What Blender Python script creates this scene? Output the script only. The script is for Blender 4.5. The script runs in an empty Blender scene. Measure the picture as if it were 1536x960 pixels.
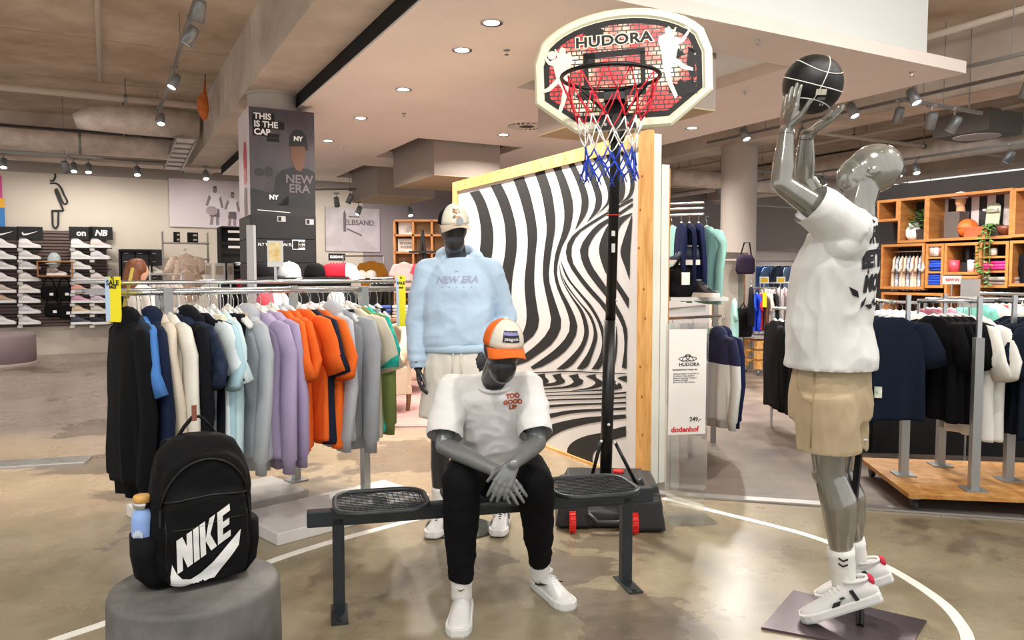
import bpy, bmesh, math, random
import numpy as np
from mathutils import Vector, Matrix, noise
from mathutils.bvhtree import BVHTree
random.seed(7)
sc = bpy.context.scene
COL = sc.collection
PI = math.pi
# ------------------------------------------------------------ camera
FPX, HCAM = 1140.0, 1.45
TILT = math.atan(65 / FPX)
cd = bpy.data.cameras.new('camera'); cam = bpy.data.objects.new('camera', cd); COL.objects.link(cam)
cd.sensor_width = 36; cd.lens = 36 * FPX / 1536; cd.clip_end = 200
cam.location = (0, 0, HCAM); cam.rotation_euler = (PI / 2 - TILT, 0, 0)
sc.camera = cam
# ------------------------------------------------------------ world, exposure
w = bpy.data.worlds.new('world'); sc.world = w; w.use_nodes = True
w.node_tree.nodes['Background'].inputs[0].default_value = (1.0, 0.985, 0.97, 1)
w.node_tree.nodes['Background'].inputs[1].default_value = 0.95
sc.view_settings.view_transform = 'Standard'; sc.view_settings.look = 'None'
sc.view_settings.gamma = 1; sc.view_settings.use_curve_mapping = False
sc.view_settings.exposure = 0.2
# building axes: A runs away to the left, B to the right; t metres along A, d along B
TH = math.radians(28.07)
AX = Vector((-math.sin(TH), math.cos(TH), 0)); BX = Vector((math.cos(TH), math.sin(TH), 0))
def ab(t, d, z=0): return AX * t + BX * d + Vector((0, 0, z))
def ray(px, py):
    x, z = (px - 768) / FPX, -(py - 480) / FPX
    c, s = math.cos(TILT), math.sin(TILT)
    return Vector((x, c + s * z, -s + c * z))
def at(px, py, Y):                      # the point seen at a pixel, Y metres ahead
    r = ray(px, py); k = Y / r.y
    return Vector((r.x * k, Y, HCAM + r.z * k))
def flo(px, py, z=0.0):                 # the point seen at a pixel at height z
    r = ray(px, py); k = (z - HCAM) / r.z
    return Vector((r.x * k, r.y * k, z))
def V(*a): return Vector(a)
# ------------------------------------------------------------ materials
MATS = {}
def lin(c):
    if isinstance(c, str): c = [int(c[i:i + 2], 16) for i in (0, 2, 4)]
    return tuple(((v / 255) / 12.92 if v <= 10 else ((v / 255 + .055) / 1.055) ** 2.4) for v in c)
def M(name, col='808080', rough=.6, metal=0, var=0, vs=4, bump=0, bs=60, emit=0, alpha=1, trans=0, ior=1.45, spec=.5, stretch=None, col2=None, coat=0):
    if name in MATS: return MATS[name]
    m = bpy.data.materials.new(name); m.use_nodes = True; MATS[name] = m
    nt = m.node_tree; b = nt.nodes['Principled BSDF']; L = nt.links.new
    c = lin(col)
    b.inputs['Base Color'].default_value = (*c, 1); b.inputs['Roughness'].default_value = rough
    b.inputs['Metallic'].default_value = metal; b.inputs['Specular IOR Level'].default_value = spec
    b.inputs['Transmission Weight'].default_value = trans; b.inputs['IOR'].default_value = ior
    b.inputs['Alpha'].default_value = alpha; b.inputs['Coat Weight'].default_value = coat
    if emit:
        b.inputs['Emission Color'].default_value = (*c, 1); b.inputs['Emission Strength'].default_value = emit
    if var or bump or col2:
        tc = nt.nodes.new('ShaderNodeTexCoord'); mp = nt.nodes.new('ShaderNodeMapping'); L(tc.outputs['Object'], mp.inputs[0])
        if stretch: mp.inputs['Scale'].default_value = stretch
    if var or col2:
        n = nt.nodes.new('ShaderNodeTexNoise'); n.inputs['Scale'].default_value = vs; n.inputs['Detail'].default_value = 6; n.inputs['Roughness'].default_value = .6
        L(mp.outputs[0], n.inputs['Vector'])
        r = nt.nodes.new('ShaderNodeValToRGB'); L(n.outputs[0], r.inputs[0])
        c2 = lin(col2) if col2 else tuple(min(1, v * (1 + var)) for v in c)
        c1 = c if col2 else tuple(v * (1 - var) for v in c)
        r.color_ramp.elements[0].position = .32; r.color_ramp.elements[1].position = .68
        r.color_ramp.elements[0].color = (*c1, 1); r.color_ramp.elements[1].color = (*c2, 1)
        L(r.outputs[0], b.inputs['Base Color'])
    if bump:
        n2 = nt.nodes.new('ShaderNodeTexNoise'); n2.inputs['Scale'].default_value = bs; n2.inputs['Detail'].default_value = 4
        L(mp.outputs[0], n2.inputs['Vector'])
        bp = nt.nodes.new('ShaderNodeBump'); bp.inputs['Strength'].default_value = bump; bp.inputs['Distance'].default_value = .01
        L(n2.outputs[0], bp.inputs['Height']); L(bp.outputs[0], b.inputs['Normal'])
    return m
def FAB(col, name=None, rough=.9): return M(name or 'fabric_' + col, col, rough, bump=.12, bs=350, var=.05, vs=9, spec=.15)
def nodes_mat(name, rough=.6):
    m = bpy.data.materials.new(name); m.use_nodes = True; MATS[name] = m
    nt = m.node_tree; b = nt.nodes['Principled BSDF']; b.inputs['Roughness'].default_value = rough
    return m, nt, b, nt.nodes.new, nt.links.new
# ------------------------------------------------------------ mesh builder
def frame(p, q, up=Vector((0, 0, 1))):
    z = (q - p).normalized()
    x = up.cross(z)
    if x.length < 1e-4: x = Vector((1, 0, 0)).cross(z) if abs(z.x) < .9 else Vector((0, 1, 0)).cross(z)
    x.normalize(); return x, z.cross(x), z
class MB:
    def __init__(s): s.v = []; s.f = []; s.mi = []; s.cur = 0
    def add(s, vs, fs):
        o = len(s.v); s.v += [Vector(v) for v in vs]
        for f in fs: s.f.append([i + o for i in f]); s.mi.append(s.cur)
        return s
    def box(s, c, d, rz=0, ax=None):
        c = Vector(c)
        X, Y, Z = ax if ax else (Vector((math.cos(rz), math.sin(rz), 0)), Vector((-math.sin(rz), math.cos(rz), 0)), Vector((0, 0, 1)))
        vs = [c + X * (d[0] / 2 * i) + Y * (d[1] / 2 * j) + Z * (d[2] / 2 * k) for k in (-1, 1) for i, j in ((-1, -1), (1, -1), (1, 1), (-1, 1))]
        return s.add(vs, [(3, 2, 1, 0), (4, 5, 6, 7), (0, 1, 5, 4), (1, 2, 6, 5), (2, 3, 7, 6), (3, 0, 4, 7)])
    def bb(s, x0, x1, y0, y1, z0, z1): return s.box(((x0 + x1) / 2, (y0 + y1) / 2, (z0 + z1) / 2), (x1 - x0, y1 - y0, z1 - z0))
    def bar(s, p, q, w, h=None, up=Vector((0, 0, 1))):
        p, q = Vector(p), Vector(q); x, y, z = frame(p, q, up)
        return s.box((p + q) / 2, (w, h or w, (q - p).length), ax=(x, y, z))
    def loft(s, rings, cap=True, closed=True):
        n = len(rings[0]); vs = [v for r in rings for v in r]; fs = []
        for i in range(len(rings) - 1):
            for j in range(n if closed else n - 1):
                k = (j + 1) % n
                fs.append((i * n + j, i * n + k, (i + 1) * n + k, (i + 1) * n + j))
        if cap: fs += [tuple(range(n - 1, -1, -1)), tuple((len(rings) - 1) * n + j for j in range(n))]
        return s.add(vs, fs)
    def tube(s, pts, r, n=8, ry=None, up=Vector((0, 0, 1)), cap=True, loop=False):
        # r scalar or list; an item may be (rx, ry)
        pts = [Vector(p) for p in pts]; m = len(pts)
        rr = r if isinstance(r, (list, tuple)) else [r] * m
        rings = []; px = None
        for i, p in enumerate(pts):
            if loop: a, b = pts[i - 1], pts[(i + 1) % m]
            else: a, b = pts[max(i - 1, 0)], pts[min(i + 1, m - 1)]
            x, y, z = frame(a, b, up)
            if px is not None:
                x = (px - z * px.dot(z)); x.normalize(); y = z.cross(x)
            px = x
            e = rr[i] if isinstance(rr[i], (list, tuple)) else (rr[i], rr[i])
            rings.append([p + x * (e[0] * math.cos(2 * PI * j / n)) + y * (e[1] * math.sin(2 * PI * j / n)) for j in range(n)])
        if loop: rings.append(rings[0]); cap = False
        return s.loft(rings, cap)
    def capsule(s, p, q, r0, r1, n=12):     # rounded tapered limb
        p, q = Vector(p), Vector(q); z = (q - p).normalized(); pts, rs = [], []
        for k in range(5): a = PI / 2 * (1 - k / 4); pts.append(p - z * r0 * math.sin(a)); rs.append(max(r0 * math.cos(a), 1e-4))
        for k in range(1, 5): a = PI / 2 * k / 4; pts.append(q + z * r1 * math.sin(a)); rs.append(max(r1 * math.cos(a), 1e-4))
        pts.insert(5, q); rs.insert(5, r1)
        x, y, _ = frame(p, q)
        return s.loft([[c + x * (r * math.cos(2 * PI * j / n)) + y * (r * math.sin(2 * PI * j / n)) for j in range(n)] for c, r in zip(pts, rs)])
    def limb(s, pts, rs, n=14):
        for i in range(len(pts) - 1): s.capsule(pts[i], pts[i + 1], rs[i], rs[i + 1], n)
        return s
    def ell(s, c, r, ax=None, n=16, m=10):
        c = Vector(c); X, Y, Z = ax if ax else (Vector((1, 0, 0)), Vector((0, 1, 0)), Vector((0, 0, 1)))
        if not isinstance(r, (list, tuple)): r = (r, r, r)
        rings = []
        for i in range(m + 1):
            a = -PI / 2 + PI * i / m; k = max(math.cos(a), 1e-3)
            rings.append([c + X * (r[0] * k * math.cos(2 * PI * j / n)) + Y * (r[1] * k * math.sin(2 * PI * j / n)) + Z * (r[2] * math.sin(a)) for j in range(n)])
        return s.loft(rings)
    def lathe(s, prof, c=(0, 0, 0), n=24, ax=None, cap=True):
        c = Vector(c); X, Y, Z = ax if ax else (Vector((1, 0, 0)), Vector((0, 1, 0)), Vector((0, 0, 1)))
        return s.loft([[c + X * (r * math.cos(2 * PI * j / n)) + Y * (r * math.sin(2 * PI * j / n)) + Z * z for j in range(n)] for r, z in prof], cap)
    def prism(s, poly, h, o=(0, 0, 0), X=Vector((1, 0, 0)), Y=Vector((0, 1, 0))):
        o = Vector(o); N = X.cross(Y)
        a = [o + X * p[0] + Y * p[1] for p in poly]
        return s.loft([a, [p + N * h for p in a]])
    def mesh(s, name='m'):
        me = bpy.data.meshes.new(name); me.from_pydata(s.v, [], s.f); me.update(); return me
    def build(s, name, mat, parent=None, smooth=False, world=False, kind=None, label=None, bevel=0, org=None):
        vs = s.v
        if world and parent is not None:
            inv = parent.matrix_basis.inverted(); vs = [inv @ v for v in vs]
        if org is not None: org = Vector(org); vs = [v - org for v in vs]
        me = bpy.data.meshes.new(name); me.from_pydata(vs, [], s.f)
        for m in (mat if isinstance(mat, (list, tuple)) else [mat]): me.materials.append(m)
        if any(s.mi): me.polygons.foreach_set('material_index', s.mi)
        if smooth: me.shade_smooth()
        me.update()
        bm = bmesh.new(); bm.from_mesh(me); bmesh.ops.recalc_face_normals(bm, faces=bm.faces); bm.to_mesh(me); bm.free()
        o = obj(name, me, parent, kind, label)
        if org is not None: o.location = org
        if bevel:
            b = o.modifiers.new('bevel', 'BEVEL'); b.width = bevel; b.segments = 2; b.limit_method = 'ANGLE'; b.angle_limit = .7
            me.shade_smooth(); 
            for p in me.polygons: p.use_smooth = False
        return o
def obj(name, me, parent=None, kind=None, label=None):
    o = bpy.data.objects.new(name, me); COL.objects.link(o); o.parent = parent
    if kind: o['kind'] = kind
    if label: o['label'] = label
    return o
def tag(o, label, cat, group=None):
    o['label'] = label; o['category'] = cat
    if group: o['group'] = group
    return o
def struct(o): o['kind'] = 'structure'; return o
def thing(name, label, cat, loc=(0, 0, 0), rz=0, group=None):
    o = bpy.data.objects.new(name, None); COL.objects.link(o); o.empty_display_size = .1
    o.matrix_basis = Matrix.Translation(Vector(loc)) @ Matrix.Rotation(rz, 4, 'Z')
    return tag(o, label, cat, group)
def dup(root, loc, rz=0, label=None, group=None, scale=None):
    r = root.copy(); COL.objects.link(r)
    r.matrix_basis = Matrix.Translation(Vector(loc)) @ Matrix.Rotation(rz, 4, 'Z')
    if scale: r.scale = (scale,) * 3 if not isinstance(scale, tuple) else scale
    if label: r['label'] = label
    if group: r['group'] = group
    for ch in root.children:
        c = ch.copy(); COL.objects.link(c); c.parent = r
        for g in ch.children:
            e = g.copy(); COL.objects.link(e); e.parent = c
    return r
def blob(mb, voxel=.006, smooth=6, fold=None, cuts=(), thick=0):
    """one continuous surface from overlapping solids; cuts = (point, normal, radius) opens a hem"""
    o = bpy.data.objects.new('tmp', mb.mesh()); COL.objects.link(o)
    r = o.modifiers.new('r', 'REMESH'); r.mode = 'VOXEL'; r.voxel_size = voxel; r.use_smooth_shade = True
    if smooth: k = o.modifiers.new('s', 'SMOOTH'); k.factor = .5; k.iterations = smooth
    dg = bpy.context.evaluated_depsgraph_get()
    me = bpy.data.meshes.new_from_object(o.evaluated_get(dg))
    old = o.data; bpy.data.objects.remove(o); bpy.data.meshes.remove(old)
    if fold:
        n = len(me.vertices); co = np.empty(n * 3); no = np.empty(n * 3)
        me.vertices.foreach_get('co', co); me.vertices.foreach_get('normal', no)
        co = co.reshape(-1, 3); no = no.reshape(-1, 3)
        dsp = np.array([fold(c) for c in co])
        co += no * dsp[:, None]; me.vertices.foreach_set('co', co.ravel()); me.update()
    if cuts:
        bm = bmesh.new(); bm.from_mesh(me); kill = []
        for f in bm.faces:
            c = f.calc_center_median()
            for p, nrm, rad in cuts:
                if (c - p).length < rad and (c - p).dot(nrm) > -voxel * 1.2 and f.normal.dot(nrm) > .45: kill.append(f); break
        bmesh.ops.delete(bm, geom=kill, context='FACES')
        for v in bm.verts:
            if v.is_boundary:
                for p, nrm, rad in cuts:
                    h = (v.co - p).dot(nrm)
                    if (v.co - p).length < rad * 1.3 and abs(h) < voxel * 3: v.co -= nrm * (h + .002); break
        bm.to_mesh(me); bm.free()
    me.shade_smooth()
    return me
def nz(c, sc=(1, 1, 1), amp=1, seed=0):
    return amp * noise.noise(Vector((c[0] * sc[0] + seed, c[1] * sc[1], c[2] * sc[2])))
def crease(c, sc, amp, seed=0):        # sharp-edged cloth folds
    n = noise.noise(Vector((c[0] * sc[0] + seed, c[1] * sc[1] + seed * .37, c[2] * sc[2])))
    return amp * (1 - 3.2 * abs(n)) if abs(n) < .45 else -amp * .44
def bvh_of(me): return BVHTree.FromPolygons([v.co.copy() for v in me.vertices], [tuple(p.vertices) for p in me.polygons])
def text_mb(s, size, bold=0, shear=0, align='CENTER', space=1, ext=0, lines=1):
    cu = bpy.data.curves.new('t', 'FONT'); cu.body = s; cu.size = size; cu.offset = bold; cu.shear = shear
    cu.align_x = align; cu.align_y = 'CENTER'; cu.space_character = space; cu.space_line = lines; cu.extrude = ext; cu.resolution_u = 3
    o = bpy.data.objects.new('t', cu); COL.objects.link(o)
    dg = bpy.context.evaluated_depsgraph_get(); me = bpy.data.meshes.new_from_object(o.evaluated_get(dg))
    mb = MB(); mb.add([v.co.copy() for v in me.vertices], [tuple(p.vertices) for p in me.polygons])
    bpy.data.objects.remove(o); bpy.data.curves.remove(cu); bpy.data.meshes.remove(me)
    return mb
def place(mb, o, X, Y, sx=1, sy=1):       # flat shapes into the plane o + x X + y Y
    o = Vector(o); N = X.cross(Y); mb.v = [o + X * (v.x * sx) + Y * (v.y * sy) + N * v.z for v in mb.v]; return mb
def flat(polys):                          # list of 2D polygons as flat faces
    mb = MB()
    for p in polys: mb.add([(x, y, 0) for x, y in p], [tuple(range(len(p)))])
    return mb
def drape(mb, bvh, direction, off=.003, sub=0):   # print laid onto a curved surface
    if sub:
        me = mb.mesh(); bm = bmesh.new(); bm.from_mesh(me)
        bmesh.ops.triangulate(bm, faces=bm.faces)
        for _ in range(sub):
            es = [e for e in bm.edges if e.calc_length() > .012]
            if not es: break
            bmesh.ops.subdivide_edges(bm, edges=es, cuts=1)
            bmesh.ops.triangulate(bm, faces=bm.faces)
        mb.v = [v.co.copy() for v in bm.verts]; bm.verts.index_update(); mb.f = [[v.index for v in f.verts] for f in bm.faces]; mb.mi = [0] * len(mb.f); bm.free()
    d = Vector(direction).normalized(); out = []; bad = set()
    for i, v in enumerate(mb.v):
        h = bvh.ray_cast(v - d * .6, d)
        if h[0] is None: bad.add(i); out.append(v)
        else: out.append(h[0] - d * off)
    keep = [f for f in mb.f if not bad.intersection(f)]; use = sorted({i for f in keep for i in f}); ix = {i: k for k, i in enumerate(use)}
    mb.v = [out[i] for i in use]; mb.f = [[ix[i] for i in f] for f in keep]; mb.mi = [0] * len(mb.f); return mb
UP = Vector((0, 0, 1))
# ------------------------------------------------------------ lamps of the shop (light stays in the lamp builder below)
def spot_light(name, loc, tgt, energy, size=.12, angle=100, col=(1, .95, .88), parent=None):
    l = bpy.data.lights.new(name, 'SPOT'); l.energy = energy; l.color = col; l.spot_size = math.radians(angle); l.spot_blend = .7; l.shadow_soft_size = size
    o = bpy.data.objects.new(name, l); COL.objects.link(o)
    dv = (Vector(tgt) - Vector(loc)); o.rotation_euler = dv.to_track_quat('-Z', 'Y').to_euler(); o.location = loc
    return o
# ------------------------------------------------------------ floor
def floor_mat():
    m, nt, b, N, L = nodes_mat('polished_concrete_floor', .3)
    tc = N('ShaderNodeTexCoord')
    def noi(s, det=8, r=.6, dist=0):
        n = N('ShaderNodeTexNoise'); n.inputs['Scale'].default_value = s; n.inputs['Detail'].default_value = det; n.inputs['Roughness'].default_value = r; n.inputs['Distortion'].default_value = dist
        L(tc.outputs['Object'], n.inputs['Vector']); return n.outputs[0]
    def ramp(f, a, c1, bb, c2):
        r = N('ShaderNodeValToRGB'); L(f, r.inputs[0]); e = r.color_ramp.elements
        e[0].position = a; e[1].position = bb; e[0].color = (*lin(c1), 1); e[1].color = (*lin(c2), 1); return r.outputs[0]
    def mix(f, a, c):
        x = N('ShaderNodeMix'); x.data_type = 'RGBA'
        (L(f, x.inputs[0]) if not isinstance(f, float) else x.inputs[0].__setattr__('default_value', f)); L(a, x.inputs[6]); L(c, x.inputs[7]); return x.outputs[2]
    near = ramp(noi(1.6), .3, '7d735c', .72, 'a0947a')
    far = ramp(noi(.6), .3, '887a71', .7, 'a1938a')
    tan = ramp(noi(1.1), .3, 'b3a084', .7, '93816b')
    sx = N('ShaderNodeSeparateXYZ'); L(tc.outputs['Object'], sx.inputs[0])
    def mth(op, a, c, clamp=False):
        k = N('ShaderNodeMath'); k.operation = op; k.use_clamp = clamp
        for i, q in enumerate((a, c)):
            if isinstance(q, (int, float)): k.inputs[i].default_value = q
            else: L(q, k.inputs[i])
        return k.outputs[0]
    wob = mth('MULTIPLY', mth('SUBTRACT', noi(1.3, 6), .5), 2.2)
    ty = mth('ADD', mth('ADD', sx.outputs[1], mth('MULTIPLY', sx.outputs[0], -.12)), wob)
    f1 = mth('MULTIPLY', mth('SUBTRACT', ty, 4.0), .9, True)
    f2 = mth('MULTIPLY', mth('SUBTRACT', ty, 6.4), .7, True)
    c = mix(f2, mix(f1, near, tan), far)
    # dark bare patches with an irregular outline
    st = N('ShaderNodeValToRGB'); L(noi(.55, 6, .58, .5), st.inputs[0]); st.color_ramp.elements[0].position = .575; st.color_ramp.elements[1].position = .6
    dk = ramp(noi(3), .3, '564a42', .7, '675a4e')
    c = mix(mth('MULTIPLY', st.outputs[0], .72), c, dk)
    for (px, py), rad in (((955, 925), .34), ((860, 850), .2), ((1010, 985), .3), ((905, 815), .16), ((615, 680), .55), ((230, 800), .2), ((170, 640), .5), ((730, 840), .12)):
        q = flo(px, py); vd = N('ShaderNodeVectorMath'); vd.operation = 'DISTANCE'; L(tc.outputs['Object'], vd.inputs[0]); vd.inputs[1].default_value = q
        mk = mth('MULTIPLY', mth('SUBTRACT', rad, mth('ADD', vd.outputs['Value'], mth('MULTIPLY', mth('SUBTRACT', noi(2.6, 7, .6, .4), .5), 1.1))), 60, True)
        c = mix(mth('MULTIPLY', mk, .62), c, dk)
    fine = ramp(noi(14, 10, .7), .35, 'e6e6e6', .7, 'ffffff')
    x = N('ShaderNodeMix'); x.data_type = 'RGBA'; x.blend_type = 'MULTIPLY'; x.inputs[0].default_value = 1; L(c, x.inputs[6]); L(fine, x.inputs[7])
    L(x.outputs[2], b.inputs['Base Color'])
    rr = N('ShaderNodeMapRange'); L(noi(2.2), rr.inputs[0]); rr.inputs[3].default_value = .16; rr.inputs[4].default_value = .42; L(rr.outputs[0], b.inputs['Roughness'])
    bp = N('ShaderNodeBump'); bp.inputs['Strength'].default_value = .06; L(noi(9), bp.inputs['Height']); L(bp.outputs[0], b.inputs['Normal'])
    return m
struct(MB().add([(-16, -5, 0), (26, -5, 0), (26, 30, 0), (-16, 30, 0)], [(0, 1, 2, 3)]).build('floor', floor_mat()))
def aisle_mat():
    m, nt, b, N, L = nodes_mat('grey_plank_vinyl', .38)
    tc = N('ShaderNodeTexCoord'); mp = N('ShaderNodeMapping'); mp.inputs['Rotation'].default_value = (0, 0, .1); L(tc.outputs['Object'], mp.inputs[0])
    br = N('ShaderNodeTexBrick'); L(mp.outputs[0], br.inputs[0]); br.inputs['Scale'].default_value = 1; br.inputs['Brick Width'].default_value = 1.3; br.inputs['Row Height'].default_value = .19; br.inputs['Mortar Size'].default_value = .002
    br.inputs['Color1'].default_value = (*lin('85796f'), 1); br.inputs['Color2'].default_value = (*lin('766b66'), 1); br.inputs['Mortar'].default_value = (*lin('5a524e'), 1)
    n = N('ShaderNodeTexNoise'); n.inputs['Scale'].default_value = 3; n.inputs['Detail'].default_value = 8; L(mp.outputs[0], n.inputs[0])
    r = N('ShaderNodeValToRGB'); L(n.outputs[0], r.inputs[0]); r.color_ramp.elements[0].color = (.62, .6, .6, 1); r.color_ramp.elements[1].color = (1.1, 1.05, 1, 1); r.color_ramp.elements[0].position = .3; r.color_ramp.elements[1].position = .7
    x = N('ShaderNodeMix'); x.data_type = 'RGBA'; x.blend_type = 'MULTIPLY'; x.inputs[0].default_value = 1; L(br.outputs[0], x.inputs[6]); L(r.outputs[0], x.inputs[7]); L(x.outputs[2], b.inputs['Base Color'])
    return m
e0, e1 = flo(985, 741), flo(1536, 778)
ed = (e1 - e0).normalized()
e2 = e1 + ed * 3
P0 = e0 + AX * .1
struct(MB().prism([(p.x, p.y) for p in (P0, e0 + ed * .1, e2, e2 + BX * 9, e2 + BX * 9 + AX * 18, P0 + AX * 16 + BX * 1.2)], .004).build('floor_aisle', aisle_mat()))
# metal edge strip of the aisle
mb = MB(); mb.bar(e0 + V(0, 0, .008), e1 + V(0, 0, .008), .012, .085, up=ed.cross(UP)); struct(mb.build('trim_1', M('brushed_steel', 'b9b8b6', .35, .8)))
# white painted court line: two arcs on the floor
white_paint = M('white_floor_paint', 'e4e2da', .4, var=.05, vs=12)
def band(pix, wd):
    ps = [flo(*p) for p in pix]; out = []
    for i in range(len(ps) - 1):
        p0, p1, p2, p3 = ps[max(i - 1, 0)], ps[i], ps[i + 1], ps[min(i + 2, len(ps) - 1)]
        for k in range(8):
            u = k / 8
            out.append(.5 * ((2 * p1) + (p2 - p0) * u + (2 * p0 - 5 * p1 + 4 * p2 - p3) * u * u + (3 * p1 - p0 - 3 * p2 + p3) * u ** 3))
    out.append(ps[-1])
    mb = MB(); rings = []
    for i, p in enumerate(out):
        dr = (out[min(i + 1, len(out) - 1)] - out[max(i - 1, 0)]).normalized(); s = dr.cross(UP)
        rings.append([p + s * wd / 2, p + s * wd / 2 + V(0, 0, .003), p - s * wd / 2 + V(0, 0, .003), p - s * wd / 2])
    return mb.loft(rings)
tag(band([(995, 748), (1050, 762), (1200, 800), (1290, 833), (1350, 862), (1410, 902), (1440, 935), (1452, 965), (1440, 1010)], .05).build('court_line', white_paint), 'white painted curved court line running past the shooting mannequin', 'floor marking')
tag(band([(20, 985), (85, 960), (170, 931), (300, 884), (410, 841), (490, 815), (560, 796), (640, 776), (700, 765)], .05).build('court_line', white_paint), 'white painted curved court line running past the plinth under the bench', 'floor marking')
# floor grating at the left
t = thing('floor_grate', 'long shiny steel drain grate let into the brown floor', 'grate', flo(60, 695))
p, q = flo(-40, 700, .006), flo(133, 690, .006); s_ = (q - p).normalized().cross(UP)
MB().bar(p, q, .014, .26, up=s_).build('grate_frame', M('brushed_steel'), t, world=True)
for k in range(6):
    MB().bar(p + s_ * (.1 - k * .04) + V(0, 0, .009), q + s_ * (.1 - k * .04) + V(0, 0, .009), .008, .018, up=s_).build('grate_bar', M('steel_bar', 'd0d0cc', .25, .9), t, world=True)
# ------------------------------------------------------------ ceiling
def concrete(name, c1, c2):
    m = M(name, c1, .8, col2=c2, vs=1.3, bump=.25, bs=5); return m
conc = concrete('warm_concrete', 'a8957f', 'd6c6b4'); conc2 = concrete('grey_concrete', 'b0a498', 'd4c9bd')
ZC, ZB, ZW = 4.2, 3.5, 3.35
def abbox(t0, t1, d0, d1, z0, z1): return MB().box(ab((t0 + t1) / 2, (d0 + d1) / 2, (z0 + z1) / 2), (t1 - t0, d1 - d0, z1 - z0), ax=(AX, BX, UP))
# slabs of the concrete ceiling with open joints between them
tt = [0.5, 3.2, 5.9, 8.0, 10.2, 12.4, 14.6, 18]
cl = thing('ceiling', 'x', 'x'); del cl['label'], cl['category']; struct(cl)
for i in range(len(tt) - 1):
    abbox(tt[i] + .012, tt[i + 1] - .012, -5.5, 1.42, ZC, ZC + .2).build('slab', conc, cl)
abbox(.5, 18, 1.9, 21, ZC + .05, ZC + .2).build('slab', conc, cl)
struct(abbox(.5, 18, -5.5, 21, ZC + .2, ZC + .3).build('ceiling_top', M('dark_joint', '3a332e', .9)))
for d0 in (1.42, 8.6): 
    bm_ = thing('ceiling_beam', 'x', 'x'); del bm_['label'], bm_['category']; struct(bm_)
    for a, b_ in ((.5, 4.2), (4.22, 8.6), (8.62, 13), (13.02, 18)): abbox(a, b_, d0, d0 + .53, ZB, ZC + .1).build('beam_segment', conc2, bm_)
struct(abbox(.5, 18, 14.5, 15.1, ZB, ZC).build('ceiling_beam', conc2))
struct(abbox(15.2, 15.7, -9, 8.6, 3.45, ZC).build('ceiling_beam', conc2))
# suspended white ceiling with cut-outs that grey boxes hang through
wht = M('white_plaster', 'f0e6df', .7, var=.03, vs=1.5); gbox = M('grey_box', 'a0958d', .7); tanb = M('tan_underside', 'c0ad8e', .7)
T0, T1, D0, D1 = 4.38, 15.2, 1.97, 7.15
holes = []
def hole_px(pts):      # bounds in t, d of a cut-out from its corner pixels at the ceiling height
    ps = [flo(*p, ZW) for p in pts]; ts = [p.dot(AX) for p in ps]; ds = [p.dot(BX) for p in ps]
    return (min(ts), max(ts), min(ds), max(ds))
def td(px, py, z): p = flo(px, py, z); return p.dot(AX), p.dot(BX)
holes, boxes = [], []
for f_l, l_b, b_l, b_r, wide in (((627, 207), (572, 236), (652, 210), (745, 221), .35), ((545, 248), (505, 266), (566, 251), (643, 260), .3), ((820, 40), (782, 136), (840, 45), (1078, 86), .87)):
    t0_, dl = td(*f_l, ZW); t1_, dl2 = td(*l_b, ZW); tb0, bl = td(*b_l, ZW); _, br_ = td(*b_r, ZW)
    if wide > .8: t0_ = tb0 = 5.0; t1_ = 6.85; dl = 3.7; bl = 3.9; br_ = 4.66
    holes.append((t0_, t1_, dl, br_ + wide)); boxes.append((tb0 + .02, t1_ - .1, bl, br_))
ts = sorted({T0, T1, *[h[0] for h in holes], *[h[1] for h in holes]}); ds = sorted({D0, D1, *[h[2] for h in holes], *[h[3] for h in holes]})
sus = MB()
for i in range(len(ts) - 1):
    for j in range(len(ds) - 1):
        tm, dm = (ts[i] + ts[i + 1]) / 2, (ds[j] + ds[j + 1]) / 2
        if any(h[0] < tm < h[1] and h[2] < dm < h[3] for h in holes): continue
        sus.box(ab(tm, dm, ZW + .055), (ts[i + 1] - ts[i], ds[j + 1] - ds[j], .11), ax=(AX, BX, UP))
struct(sus.build('ceiling_suspended', wht))
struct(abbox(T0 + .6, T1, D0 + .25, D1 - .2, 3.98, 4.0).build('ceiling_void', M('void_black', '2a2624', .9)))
struct(abbox(T0 - .02, T1, 1.952, D0 - .003, ZW + .02, 3.78).build('trim_2', M('black_gap', '060606', .9)))
# pale upstand above the front edge of the suspended ceiling
struct(abbox(T0 + .25, T0 + 5, D0 + .2, D1 - .22, ZW + .11, 4.18).build('wall_upstand', M('pale_upstand', 'f0f6f6', .5)))

for k, (a, b_, c, d_) in enumerate(boxes):
    o = abbox(a, b_, c, d_, 2.88, 3.95).build('ceiling_box', gbox); struct(o)
    o = abbox(a + .002, b_ - .002, c + .002, d_ - .002, 2.868, 2.88).build('ceiling_box_underside', tanb); struct(o)
# ------------------------------------------------------------ walls
cream = M('cream_wall', 'd8cdbf', .8, var=.03, vs=1); grey_w = M('grey_bulkhead', 'aaa29b', .8); mauve = M('mauve_wall', 'a3979a', .8)
def wall(name, t0, t1, d0, d1, z0, z1, m): return struct(abbox(t0, t1, d0, d1, z0, z1).build(name, m))
wall('wall_back', 16.5, 16.7, -9, 5.05, 0, 3.35, cream)
wall('wall_back', 16.5, 16.7, 5.05, 26, 0, 3.35, mauve)
wall('wall_back_upper', 16.45, 16.7, -9, 26, 3.35, 4.3, grey_w)
wall('wall_bulkhead', 15.9, 16.45, 11.5, 26, 2.2, 4.25, M('bulkhead_dark', '8f8884', .8))
wall('wall_back_white', 16.4, 16.48, 11.5, 26, 0, 2.2, M('white_wall', 'ddd6d2', .8))
wall('wall_right', 1.5, 7.75, 9.9, 10.1, 0, 2.75, M('charcoal_wall', '2a2726', .8))
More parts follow.
